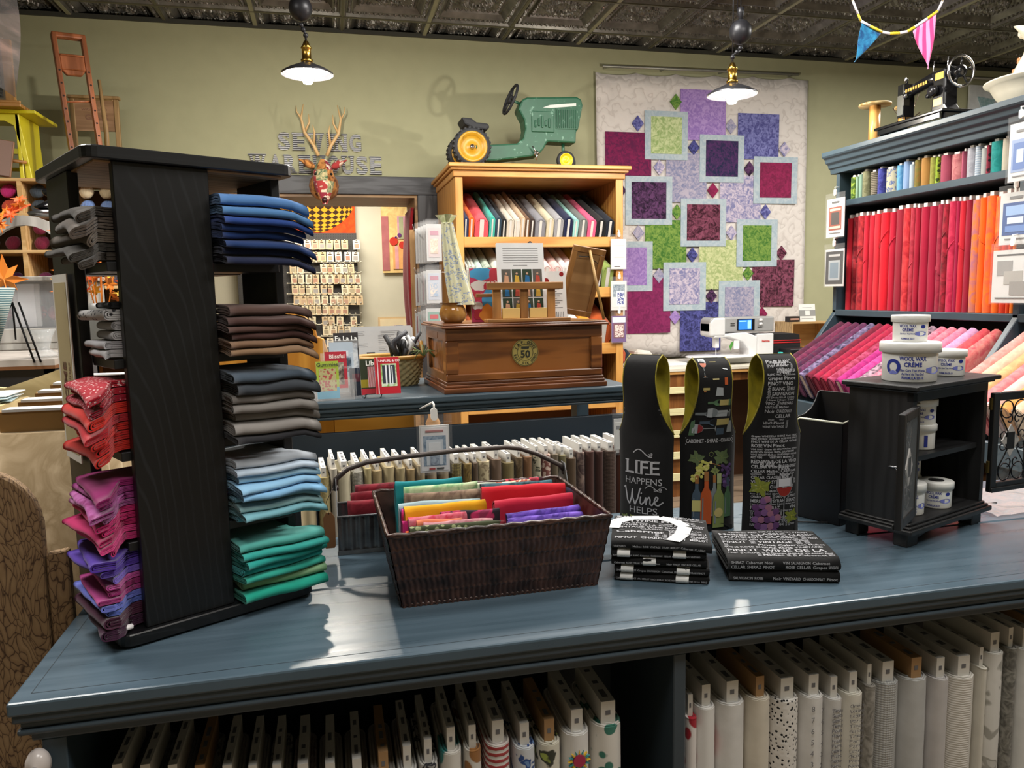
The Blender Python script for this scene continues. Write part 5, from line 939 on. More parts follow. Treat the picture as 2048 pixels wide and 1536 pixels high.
wall(k,A0,B0,A1,B1,(0,-1,.1)); wall(k,D0,A0,D1,A1,(-1,0,.1)); wall(k,B0,C0,B1,C1,(1,0,.1)); wall(k,C0,D0,C1,D1,(0,1,.1))
k.add([A0,B0,C0,D0],[(0,1,2,3)]); i_=.008
for a,b,c,d in((A0,B0,A1,B1),(D0,A0,D1,A1),(B0,C0,B1,C1),(C0,D0,C1,D1)):
    cen=Vector((.2,.15,0)); f=lambda p:tuple(Vector(p)+(cen-Vector((p[0],p[1],0))).normalized()*i_); k.add([f(a),f(b),f(d),f(c)],[(0,1,2,3)])
k.build('woven_body',WK.m,G)
k=MB()
for e in(0,1):
    pts=[A1,B1,C1,D1]; P=[]
    for i in range(4):
        a,b=Vector(pts[i]),Vector(pts[(i+1)%4]); 
        for q in range(24): P.append(a.lerp(b,q/24)+Vector((0,0,.0025*math.sin(q*pi*1.5+e*pi))))
    k.tube(P,.0045,6,0,True)
pts=[A0,B0,C0,D0]; k.tube([Vector(pts[i]).lerp(Vector(pts[(i+1)%4]),q/10)+Vector((0,0,.004)) for i in range(4) for q in range(10)],.004,6,0,True)
k.build('braided_rim',WK.m,G)
BF=[(776,925,962,1.715,'teal','137880',.018),(806,955,972,1.685,'pale green print',('7aa878','b8c8a0','batik',26),.014),(808,960,985,1.655,'brown leafy print',('5a463a','8a7460','batik',26),.02),(960,1105,966,1.70,'dark teal print',('182c34','3a6470','batik',24),.014),(900,1060,968,1.725,'white green red print',('c8ccb0','a85040','floral',34),.012),(958,1090,980,1.67,'green leaf print',('a8b478','d0d4b0','batik',30),.012),(1010,1085,958,1.735,'red and black print',('3a1820','a83040','floral',30),.012),(796,960,1003,1.625,'pale blue grey','9ab0b4',.016),(800,955,1014,1.605,'grey mauve print',('9a8c94','c0b4b8','batik',26),.012),(790,950,1012,1.585,'dark blue print',('2c304c','8a5a90','batik',30),.012),(962,1128,972,1.625,'bright red','b81424',.022),(1105,1150,975,1.675,'crimson print',('8a1424','5a0c18','batik',26),.014),(1128,1160,972,1.70,'blue paisley',('5a7ab4','1c2c60','floral',40),.014),(786,948,1018,1.57,'magenta','b8287c',.012),(985,1158,996,1.575,'crimson','a81430',.026),(806,972,1008,1.545,'golden yellow','e0a018',.02),(880,1000,1022,1.53,'dark floral print',('28222c','a82c58','floral',26),.012),(780,850,1040,1.525,'hot pink','c42c78',.014),(815,935,1032,1.515,'pink swirl print',('c03850','d88090','batik',24),.014),(1012,1190,1020,1.525,'purple batik',('35206c','6a4ab0','batik',26),.016),(1014,1192,1031,1.507,'violet batik',('3c2478','7a5ac0','batik',26),.015),(1012,1186,1040,1.49,'deep purple','35186a',.014),(832,925,1040,1.498,'peach','d87a58',.013),(845,985,1042,1.485,'dusty pink print',('a86a74','c8949a','batik',26),.013),(960,1010,1043,1.48,'red black print',('8a1828','201418','floral',30),.014),(796,830,1062,1.475,'orange','d8601c',.014),(818,1000,1050,1.467,'dark olive dotted',('3a4028','8a9068','dots',70),.015)]
for i,(x0,x1,py,Y_,cn,cx,th_) in enumerate(BF):
    a=PY(Y_,x0,py); b=PY(Y_,x1,py-(x1-x0)*.05); w=min(b.x,.502)-max(a.x,.125); xx=(min(b.x,.502)+max(a.x,.125))/2; zt_=(a.z+b.z)/2; H=max(.06,zt_-.936)
    k=MB(); k.M=Matrix.Rotation(-pi/2,4,'X'); foldpiece(k,w,H,th_,i*3+1,3,wob=.002); 
    m=fab(cx,None,'plain',16) if isinstance(cx,str) else fab(*cx); o=k.build('folded_fabric',m); o.location=(xx,Y_-th_/2,zt_); o.rotation_euler=(math.radians(R.uniform(-5,1)),math.radians(R.uniform(-1.5,1.5)),math.radians(R.uniform(-2,3)))
    tag(o,f'{cn} folded fabric standing in the dark wicker basket'+(' at the front' if Y_<1.5 else ' near the back' if Y_>1.66 else ' in the middle'),'folded fabric','folded fabrics in the wicker basket')
# ================= galvanised caddy
GV=NT('galvanised'); GV.set(Roughness=.38,Metallic=.8); GV.col(GV.ramp(GV.noise(GV.co(),18,5),[(.3,'56575a'),(.7,'8c8d8e')]))
D_=thing('metal_caddy','corrugated galvanised caddy with a long bent handle, behind the wicker basket','caddy',(-.004,1.79,.92)); cw,cdp,ch=.57,.125,.085
k=MB(); k.grid(lambda u,v:(u*cw,.003*math.cos(u*cw/.021*2*pi)-.003*0-.004*v,.006+v*ch),160,3); k.grid(lambda u,v:(u*cw,cdp+.002*math.cos(u*cw/.021*2*pi),.006+v*ch),160,3); k.box(0,cw,0,cdp,0,.004)
for x in(0,cw-.002): k.prism([(0,0),(cdp,0),(cdp,ch),(cdp*.62,.17),(cdp*.38,.17),(0,ch)],x,x+.002,'x')
k.build('corrugated_tray',GV.m,D_)
k=MB(); k.tube([(0,-.004,ch+.006),(cw,-.004,ch+.006)],.003,6); k.tube([(0,cdp,ch+.006),(cw,cdp,ch+.006)],.003,6); k.box(-.002,cw+.002,-.005,-.003,0,.01); k.build('rolled_rim',GV.m,D_)
k=MB(); hp=[(-.003,.06,.14),(.0,.06,.166),(.03,.06,.19),(.075,.06,.203),(.16,.06,.210),(.30,.06,.218),(.42,.06,.218),(.455,.06,.213),(.50,.06,.196),(.56,.06,.163),(.573,.06,.145)]; k.tube(hp,.0062,10); 
for x in(.0,.571): k.ball((x,.06,.145),.008,8)
k.build('handle',plain('4a4340',.4,.4,name='brown_metal'),D_)
k=MB(); k.prism([(-.010,-.05),(.010,-.05),(.013,-.044),(.013,.022),(.006,.034),(-.006,.034),(-.013,.022),(-.013,-.044)],0,.0015,'y'); k.tube([(0,0,.03),(-.004,.0,.06),(.012,.004,.09)],.0008,4,1); one('kraft_tag',k,[plain('7a5230',.6),plain('2a2018',.6)],'brown kraft tag tied to the left end of the galvanised caddy','tag',loc=(-.022,1.768,.995))
for i,(x,cn,cx) in enumerate([(.03,'dark red','5a0e18'),(.045,'deep red','640f1c'),(.06,'wine','500c18')]):
    k=MB(); k.M=Matrix.Rotation(-pi/2,4,'X'); foldpiece(k,.14,.11,.02,i+90,3,wob=.002); o=k.build('folded_fabric',fab(cx,'7a1c28','batik',30)); o.location=(.09+i*.01,1.81+.027*i,1.04+.012*i); tag(o,f'{cn} folded fabric standing in the galvanised caddy','folded fabric','folded fabrics in the metal caddy')
for i,(x,cn,cx) in enumerate([(.30,'navy print','1c2438'),(.40,'cream print','b8ac94'),(.50,'black and red print','2c161a')]):
    k=MB(); k.M=Matrix.Rotation(-pi/2,4,'X'); foldpiece(k,.10,.11,.02,i+95,3,wob=.002); o=k.build('folded_fabric',fab(cx,'8a2c38' if i==2 else '8a8880','batik',30)); o.location=(x-.01,1.84,1.045); tag(o,f'{cn} folded fabric standing in the right part of the galvanised caddy','folded fabric','folded fabrics in the metal caddy')
# ================= wine bottle bags
WORDS=['PINOT','Noir','CHARDONNAY','MERLOT','WINE','BLANC','Cabernet','SAUVIGNON','VIN','VINEYARD','CELLAR','Pinot','SYRAH','WINE DE LA','RED','VINTAGE','Grapes','ROSE','CLASSIC','SHIRAZ','Malbec','VINO']
def words(k,fn,W,H,seed,m=1,smin=.006,smax=.016,rotp=.25):
    RR=random.Random(seed); y=-H/2+.002
    while y<H/2-smin:
        rh=RR.uniform(smin,smax); x=-W/2+.001
        while x<W/2-.012:
            if RR.random()<rotp:
                bw=rh*1.0; tall=min(rh*3.2,H/2-y-.001)
                if tall>rh*1.5:
                    w_=RR.choice(WORDS); cx=x+bw*.5; cy=y+rh*.5
                    k.text(w_,bw*.8,lambda a,b:fn(cx-b,cy+a*1.0),m,width=min(rh*1.1,.03),bold=.015); x+=bw*.9; continue
            if RR.random()<.12: x+=rh*2; continue
            w_=RR.choice(WORDS); ww=min(len(w_)*rh*.55,W/2-x-.001)
            if ww<rh*.8: break
            k.text(w_,rh*.95,lambda a,b:fn(x+ww/2+a,y+rh*.5+b),m,width=ww*.93,bold=.02); x+=ww+.001
        y+=rh
BKF=fab('0a0a0b','141416','plain',60); OLV=fab('8a7f16','6c6410','batik',14); WTX=plain('9c9ca0',.7,name='chalk_print')
def bagmaker(lab,x,y,rz,h,art,seed,mats,allwords=False):
    p=thing('wine_bottle_bag',lab,'bottle bag',(x,y,.92),rz,'fabric wine bottle bags'); zs=h*.56; hw=.073; sw=.0415
    def wd(z):
        if z<zs: return hw*(1-.03*math.sin(z/zs*pi))
        return sw+(hw-sw)*math.exp(-((z-zs)/(h*.10))**1.15)
    def gap(z):
        if z<zs: return .0
        q=(z-zs)/(h-zs); return .05*(math.sin(min(1,q*1.15)*pi*.5))*math.sqrt(max(0,1-max(0,(q-.62)/.38)**2))
    def bul(z): 
        if z<zs: return .026*(1-.25*abs(z/zs-.5))
        q=(z-zs)/(h-zs); return .022*(1-q)**2
    def F(a,z,l=0,s=-1):
        z=max(0,min(h,z)); w=wd(z); u=max(-1,min(1,a/w)); return (a,s*(gap(z)+bul(z)*max(0,math.cos(u*pi/2))**.6+l),z)
    k=MB()
    for s in(-1,1):
        k.grid(lambda u,v:F((u*2-1)*wd(v*h),v*h,0,s),18,44,0)
        k.grid(lambda u,v:F((u*2-1)*wd(zs*.9+v*(h-zs*.9))*.985,zs*.9+v*(h-zs*.9),-.0025,s),14,24,1)
        for sd in(-1,1): k.tube([F(sd*wd(zs+q*(h-zs)/16),zs+q*(h-zs)/16,-.001,s) for q in range(17)],.0016,5,1)
    n0=len(k.m); art(k,lambda a,z,l=0:F(a,z,.0007+l),wd,h,zs)
    for q in range(n0,len(k.m)): k.m[q]+=2
    k.build('bag_body',[BKF,OLV]+mats,p); return p
def disc(k,fn,cx,cz,r,m,l=0,n=10,sx=1): 
    k.add([fn(cx,cz,l+.0006)]+[fn(cx+r*sx*math.cos(2*pi*i/n),cz+r*math.sin(2*pi*i/n),l) for i in range(n)],[(0,i+1,(i+1)%n+1) for i in range(n)],m,True)
def poly(k,fn,pts,m,l=0): k.add([fn(a,b,l) for a,b in pts],[list(range(len(pts)))],m)
def leaf(k,fn,cx,cz,r,m,l,rot=0,m2=None):
    pts=[]; 
    for i in range(20): a=2*pi*i/20+rot; rr=r*(1,.6,.85,.5,.7)[i%5 if i%2 else (i//2)%5]; pts.append((cx+rr*math.cos(a),cz+rr*math.sin(a)))
    k.add([fn(cx,cz,l)]+[fn(a,b,l) for a,b in pts],[(0,i+1,(i+1)%20+1) for i in range(20)],m)
    if m2 is not None:
        for i in range(0,20,4): a=2*pi*i/20+rot; poly(k,fn,[(cx-.0006,cz),(cx+r*.8*math.cos(a),cz+r*.8*math.sin(a)),(cx+.0006,cz+.0006)],m2,l+.0004)
def stroke(k,fn,pts,w,m,l=0):
    for i in range(len(pts)-1):
        a,b=Vector(pts[i]),Vector(pts[i+1]); d=(b-a); 
        if d.length<1e-6: continue
        n=Vector((-d.y,d.x)).normalized()*w/2; poly(k,fn,[tuple(a-n),tuple(b-n),tuple(b+n),tuple(a+n)],m,l)
def swirl(k,fn,cx,cz,s,m,fl=1):
    stroke(k,fn,[(cx+fl*s*(t-.5),cz+s*.22*math.sin(t*5)*(1-t*.3)) for t in [i/14 for i in range(15)]],s*.05,m)
    stroke(k,fn,[(cx+fl*(s*.45-.12*s*(i/10)*math.cos(i*.7)),cz+.12*s*(i/10)*math.sin(i*.7)) for i in range(10)],s*.04,m)
def art1(k,fn,wd,h,zs):
    T=lambda s,z,hh,w,b=.0,cx=0: k.text(s,hh,lambda a,q:fn(cx+a,z+q),0,width=w,bold=b,res=3)
    T('LIFE',.165,.048,.092,.01,-.003); T('HAPPENS',.130,.024,.098,.0,.0); T('HELPS',.055,.024,.076,.0,.0)
    for i,(x0,x1) in enumerate(((-.049,-.038),(-.018,-.006),(.008,.02),(.03,.044))):  # serifs
        for zz in(.149,.181): poly(k,fn,[(x0,zz-.0012),(x1,zz-.0012),(x1,zz+.0012),(x0,zz+.0012)],0,.0003)
    # brush lettered word
    def br(P,w): stroke(k,fn,P,w,0,.0002)
    br([(-.052,.108),(-.048,.112),(-.046,.10),(-.042,.076),(-.036,.068),(-.030,.085),(-.027,.108),(-.026,.085),(-.020,.068),(-.012,.085),(-.006,.108),(-.003,.112)],.0038)
    br([(-.004,.090),(-.006,.075),(-.002,.070),(.006,.078)],.0034); disc(k,fn,-.002,.099,.0022,0,.0003,8)
    br([(.006,.078),(.010,.090),(.010,.070),(.012,.082),(.018,.092),(.021,.085),(.020,.073),(.025,.070),(.030,.078)],.0034)
    br([(.030,.078),(.038,.084),(.040,.091),(.035,.093),(.031,.084),(.033,.073),(.040,.070),(.052,.080)],.0034)
    swirl(k,fn,0,.200,.05,0); swirl(k,fn,.028,.112,.04,0); swirl(k,fn,.045,.112,.03,0,-1)
    for zz in(.312,.300): poly(k,fn,[(-wd(zz)*.96,zz),(wd(zz)*.96,zz),(wd(zz)*.96,zz+.0015),(-wd(zz)*.96,zz+.0015)],0)
    for x,m in((-.05,1),(-.028,2),(.03,1),(.052,2)): leaf(k,fn,x,.028,.014,m,.0004,x*40,3)
    for x in(-.045,.045,.0): disc(k,fn,x,.016,.006,4,.0006)
bagmaker('black wine bottle bag lettered LIFE HAPPENS Wine HELPS, leftmost of three',.758,1.77,math.radians(-46),.445,art1,1,[WTX,plain('5c6a3c',.7),plain('7c8240',.7),plain('a8a04c',.7),plain('6a4a58',.6)])
def bottle(k,fn,cx,z0,h,w,m,ml,l,lab=None):
    pts=[(-w,0),(w,0),(w,h*.5),(w*.85,h*.6),(w*.38,h*.7),(w*.34,h*.96),(-w*.34,h*.96),(-w*.38,h*.7),(-w*.85,h*.6),(-w,h*.5)]
    poly(k,fn,[(cx+a,z0+b) for a,b in pts],m,l); poly(k,fn,[(cx+a,z0+b) for a,b in ((-w*.4,h*.82),(w*.4,h*.82),(w*.4,h),(-w*.4,h))],ml,l+.0004); poly(k,fn,[(cx-w*.75,z0+h*.08),(cx-w*.5,z0+h*.08),(cx-w*.5,z0+h*.5),(cx-w*.7,z0+h*.5)],12,l+.0004)
    if lab=='r': disc(k,fn,cx,z0+h*.28,w*.8,9,l+.0008,16)
    elif lab: poly(k,fn,[(cx-w,z0+h*.2),(cx+w,z0+h*.2),(cx+w,z0+h*.45),(cx-w,z0+h*.45)],lab,l+.0008)
def lying(k,fn,cx,z,L_,w,m,ml,flip=1):
    pts=[(-.5,-w),(.12,-w),(.25,-w*.4),(.5,-w*.35),(.5,w*.35),(.25,w*.4),(.12,w),(-.5,w)]; poly(k,fn,[(cx+flip*a*L_,z+b) for a,b in pts],m,.0002); poly(k,fn,[(cx+flip*a*L_,z+b) for a,b in((-.4,-w*.9),(.0,-w*.9),(.0,w*.9),(-.4,w*.9))],ml,.0006)
def glassart(k,fn,cx,z,s,m,mr,l=.0003,rot=0):
    ca,sa=math.cos(rot),math.sin(rot); tr=lambda P:[(cx+a*ca*s-b*sa*s,z+a*sa*s+b*ca*s) for a,b in P]
    poly(k,fn,tr([(-.02,-1),(.02,-1),(.02,0),(-.02,0)]),m,l); poly(k,fn,tr([(-.3,-1.04),(.3,-1.04),(.0,-.96)]),m,l+.0002)
    cup=[(.0,0),(.22,.08),(.36,.3),(.40,.55),(.36,.9),(-.36,.9),(-.40,.55),(-.36,.3),(-.22,.08)]; poly(k,fn,tr(cup),m,l+.0002)
    poly(k,fn,tr([(.0,.03),(.2,.1),(.34,.3),(.37,.45),(-.37,.45),(-.34,.3),(-.2,.1)]),mr,l+.0006)
def art2(k,fn,wd,h,zs):
    poly(k,fn,[(-.062,.222),(.062,.222),(.062,.2235),(-.062,.2235)],0,.0002); poly(k,fn,[(-.062,.238),(.062,.238),(.062,.2395),(-.062,.2395)],0,.0002)
    k.text('CABERNET - SHIRAZ - CHARDO',.013,lambda a,q:fn(a,.231+q),0,width=.122,bold=.02)
    glassart(k,fn,-.022,.262,.030,10,11,.0003,pi/2); lying(k,fn,.01,.278,.085,.009,8,9,-1); lying(k,fn,.0,.30,.09,.009,12,10,-1); lying(k,fn,.012,.328,.06,.008,6,9,-1); glassart(k,fn,.01,.303,.03,10,12,.0009,pi/2)
    poly(k,fn,[(.012,.245),(.032,.245),(.032,.262),(.012,.262)],8,.0004); poly(k,fn,[(.04,.25),(.056,.25),(.05,.28),(.042,.28)],10,.0003); poly(k,fn,[(-.056,.245),(-.042,.245),(-.044,.285),(-.052,.28)],6,.0003)
    glassart(k,fn,-.027,.414,.022,10,7,.0003); poly(k,fn,[(-.030,.355),(-.024,.355),(-.025,.395),(-.029,.395)],3,.0003); poly(k,fn,[(-.008,.385),(.008,.385),(.008,.427),(-.008,.427)],9,.0003); poly(k,fn,[(.02,.41),(.032,.408),(.032,.436),(.022,.436)],10,.0003); poly(k,fn,[(.022,.372),(.030,.372),(.030,.39),(.022,.39)],7,.0003); poly(k,fn,[(-.032,.36),(-.016,.36),(-.016,.366),(-.032,.366)],9,.0003); poly(k,fn,[(.0,.345),(.02,.345),(.018,.365),(.002,.367)],10,.0006)
    # grapes, leaves and bottles
    leaf(k,fn,-.036,.187,.022,1,.0003,.3,2); leaf(k,fn,.028,.188,.026,1,.0003,.9,2); leaf(k,fn,.01,.155,.014,2,.0003,.1,1); stroke(k,fn,[(-.03,.18),(.0,.175),(.03,.165)],.002,3,.0004); stroke(k,fn,[(.0+.006*math.cos(i*.8),.197+.006*math.sin(i*.8)) for i in range(8)],.001,2,.0004)
    RR=random.Random(4)
    for i in range(46): q=RR.random(); disc(k,fn,-.012-.030*q+RR.uniform(-.014,.014)*(1-q*.4),.178-.042*q+RR.uniform(-.006,.006),.0042,4 if i%3 else 5,.0006+i*.00002,8)
    for i in range(44): q=RR.random(); disc(k,fn,.042+RR.uniform(-.014,.014)*(1-q*.5),.168-.055*q,.0042,13 if i%3 else 14,.0006+i*.00002,8)
    bottle(k,fn,-.036,.03,.115,.011,8,3,.0014,5); bottle(k,fn,.008,.04,.105,.010,12,3,.0014); bottle(k,fn,.046,.035,.10,.010,6,8,.0014)
    bottle(k,fn,-.013,.02,.135,.014,7,3,.0022); bottle(k,fn,.020,.01,.138,.015,2,15,.003,'r'); poly(k,fn,[(-.062,.0),(.062,.0),(.062,.012),(.03,.02),(-.03,.022),(-.062,.016)],16,.0036)
cols=[WTX,plain('4c5c38',.7),plain('6c7840',.7),plain('8a5a2c',.6),plain('a8a850',.5),plain('bcb470',.5),plain('4a6a4c',.5),plain('a84a1c',.5),plain('3c4c5c',.5),plain('a89a60',.6),plain('9aa0a4',.4),plain('801c20',.4),plain('6c7478',.4),plain('463058',.5),plain('5c4478',.5),plain('8a9468',.5),BKF]
bagmaker('black wine bottle bag printed with grapes and bottles, middle of three',.905,1.73,math.radians(-5),.435,art2,2,cols)
def art3(k,fn,wd,h,zs):
    words(k,lambda a,b:fn(a,.01+zs*.5+b),.118,zs-.02,11,0,.005,.013,.2); words(k,lambda a,b:fn(a,zs+.02+(h-zs-.04)*.5+b),.072,h-zs-.03,12,0,.005,.013,.3)
    for s_2,z,w,x in(('BLANC',.178,.04,-.018),('Pinot',.170,.03,.022),('Noir',.150,.028,.024),('Pinot',.425,.032,-.0),('Noir',.408,.03,.01)): poly(k,fn,[(x-w/2,z-.009),(x+w/2,z-.009),(x+w/2,z+.009),(x-w/2,z+.009)],3,.0003); k.text(s_2,.02,lambda a,q:fn(x+a,z+q,.0006),0,width=w,bold=.02)
    poly(k,fn,[(-.055,.0),(.06,.0),(.06,.06),(.02,.13),(-.055,.12)],3,.0003); leaf(k,fn,-.036,.122,.028,1,.0006,.5,2); leaf(k,fn,.046,.045,.022,1,.0006,1.1,2)
    glassart(k,fn,.024,.095,.055,4,5,.0009); poly(k,fn,[(.008,.122),(.04,.122),(.04,.142),(.008,.142)],6,.0022)
    RR=random.Random(9)
    for i,(x,z) in enumerate([(-.045,.07),(-.03,.075),(-.015,.07),(-.04,.055),(-.025,.058),(-.010,.055),(.003,.06),(-.046,.04),(-.032,.04),(-.018,.04),(-.004,.042),(.008,.045),(-.04,.024),(-.025,.022),(-.01,.024),(.004,.026),(-.03,.01),(-.014,.008),(.0,.01),(-.028,.088),(-.02,.092)]): disc(k,fn,x,z,.0088,7+i%3,.0012+.0001*i,12)
bagmaker('black wine bottle bag covered in white words with a red wine glass, rightmost',1.04,1.66,math.radians(-8),.445,art3,3,[WTX,plain('6c7420',.7),plain('a09a3a',.7),BKF,plain('8a8a8e',.4),plain('7c1c14',.4),plain('b4b4b8',.4),plain('54305c',.45),plain('6e4a78',.45),plain('8a5a70',.45)])
# ================= folded word-print cloth
def packet_cloth(lab,x,y,z,rz,W,D,H,seed,white=0,topw=True,curl=0,sh=0):
    k=MB(); foldpiece(k,W,D,H,seed,3,wob=.002,nx=8,droop=lambda a,b:-sh*max(0,a-W*.2)*.3)
    RR=random.Random(seed)
    def top(a,b): 
        dz=-sh*max(0,a-W*.2)*.3+.002*(noise.noise((a*14+seed,(b+D/2)*14,seed*.7)))*1.4; return (a,b+D/2+.002,H+dz+.0015)
    if topw: words(k,top,W*.96,D*.90,seed+3,1,.009,.027,.22)
    if curl: stroke(k,lambda a,b,l=0:top(a,b)[:2]+(top(a,b)[2]+.0012,),[(-W*.5,-.01),(-W*.47,D*.2),(-W*.3,D*.36),(0,D*.40),(W*.15,D*.30),(W*.26,D*.1),(W*.22,-D*.2),(W*.12,-D*.47)],.03,2)
    words(k,lambda a,b:(a,-.0014+.35*H*((b/H*2)**4)*.5,H/2+b-sh*max(0,a-W*.2)*.3),W*.96,H*.72,seed+5,1,H*.30,H*.4,0)
    if white:
        for wx in (([-.36,.22] if white==1 else [-.1])):
            x0=W*wx; ws=.026; P=[(D*.55,H+.0022),(.012,H+.0022),(.003,H*.9),(-.0025,H*.5),(.003,H*.08),(.012,-.0)]; n=len(P)
            k.add([(x0+s*ws/2+(.02*(yy/D) if white==1 else 0),yy,zz-sh*max(0,x0-W*.2)*.3) for s in(-1,1) for yy,zz in P],[(i,i+1,n+i+1,n+i) for i in range(n-1)],2,True)
    o=k.build('folded_fabric',[BKF,WTX,plain('dcdcda',.6)]); o.location=(x,y,z); o.rotation_euler=(0,0,rz); return tag(o,lab,'folded fabric','folded word print packs on the counter')
cxs,cys=.642,1.422; a_=math.radians(-25)
for i,(wf,dx) in enumerate(((1,0),(1,.002),(2,-.004),(1,-.006))):
    packet_cloth(f'black word-print folded fabric with white straps, {["bottom one","second from the bottom","third from the bottom","fourth from the bottom"][i]} in the left stack',cxs+dx,cys,.9206+i*.0172,a_+.02*i,.196,.18,.0152,20+i,wf,topw=False)
packet_cloth('black word-print folded fabric with a curved white strap, topmost of the left stack',cxs-.002,cys-.004,  .9906,a_+.03,.205,.185,.018,31,0,True,curl=1,sh=.3)
b_=math.radians(-19)
packet_cloth('large black word-print folded fabric, lower of the two in the right pile',.885,1.352,.9206,b_,.222,.19,.022,41,0,False)
packet_cloth('large black word-print folded fabric, upper of the two in the right pile',.882,1.352,.9440,b_+.02,.226,.192,.028,42,0,True)
k=MB(); k.prism([(0,0),(.05,-.01),(.02,.04)],0,.001,'z'); one('paper_slip',k,plain('dcdcda',.6),'small white paper slip under the right pile of word-print fabric','paper',loc=(.985,1.47,.9206),rz=.3)
# ================= black magazine holder
MH=thing('magazine_holder','tall black cardboard magazine holder standing beside the black cabinet','magazine holder',(1.233,1.652,.92),math.radians(23.5)); BKC=plain('0d0d10',.38,name='black_card')
pr=[(0,0),(.122,0),(.122,.325),(.112,.322),(.10,.302),(.08,.281),(.05,.268),(.0,.262)]
k=MB(); k.prism(pr,0,.003,'y'); k.prism(pr,.137,.14,'y'); k.box(0,.122,0,.14,0,.003); k.prism([(0,0),(.14,0),(.14,.235),(.134,.252),(.12,.262),(0,.262)],0,.003,'x'); k.box(.119,.122,0,.14,0,.325); k.build('card_shell',BKC,MH,bev=.001)
k=MB(); E_=[(pr[q][0],pr[q][1]+.0015) for q in range(2,8)]
k.tube([(x_,.0015,z_) for x_,z_ in E_],.0022,5); k.tube([(.0015,0,.2635),(.0015,.12,.2635),(.0015,.134,.2535),(.0015,.14,.236)],.0028,5); k.build('white_edge',plain('c8c8b4',.5),MH)
k=MB(); 
for q in range(5): k.box(.02+q*.019,.032+q*.019,.006,.134,.004,.19+.01*q,q%2)
one('pattern_booklet_stack',k,[plain('c8b68c',.6),plain('b89c6c',.6)],'tan booklets filed inside the black magazine holder','booklets',loc=(1.233,1.652,.92),rz=math.radians(23.5))
# ================= black cabinet
CB0=wood('1b1b1c','0e0e0f',0,7,.45,.15,name='worn_black_wood'); CBz=wood('1b1b1c','0f0f10',2,7,.45,.15,name='worn_black_wood')
CA=math.radians(20); CO=Vector((1.273,1.465,.92)); Kb=thing('jar_cabinet','small black wooden cabinet with open scrollwork doors, at the right end of the counter','cabinet',CO,CA); w,d,h=.338,.158,.362
MCb=Matrix.Translation(CO)@Matrix.Rotation(CA,4,'Z')
k=MB(); 
for x in(0,w-.045):
    for y in(0,d-.035): k.box(x,x+.045,y,y+.035,0,.034)
k.prism([(.045,.034),(.045,.016),(.07,.020),(.11,.03),(.21,.03),(.25,.02),(w-.045,.016),(w-.045,.034)],0,.012,'y'); k.build('foot_frame',CBz,Kb,bev=.002)
k=MB(); k.box(-.016,w+.016,-.018,d+.01,.034,.046); k.box(-.010,w+.01,-.012,d+.008,.046,.052); k.box(-.004,w+.004,-.006,d,.052,.058); k.build('plinth',CB0,Kb,bev=.003,seg=2)
MB().box(0,.016,.0,d,.058,h).build('side_panel',CBz,Kb); MB().box(w-.016,w,.0,d,.058,h).build('side_panel',CBz,Kb); MB().box(.016,w-.016,d-.008,d,.058,h).build('back_panel',plain('0c0c0d',.6),Kb)
MB().box(.016,w-.016,.012,d-.008,.195,.207).build('shelf',CB0,Kb); MB().box(0,w,.0,.014,h-.022,h).build('top_rail',CB0,Kb)
k=MB(); k.box(-.010,w+.010,-.012,d+.006,h,h+.006); k.box(-.02,w+.02,-.022,d+.01,h+.006,h+.017); k.build('top_board',CB0,Kb,bev=.003,seg=2)
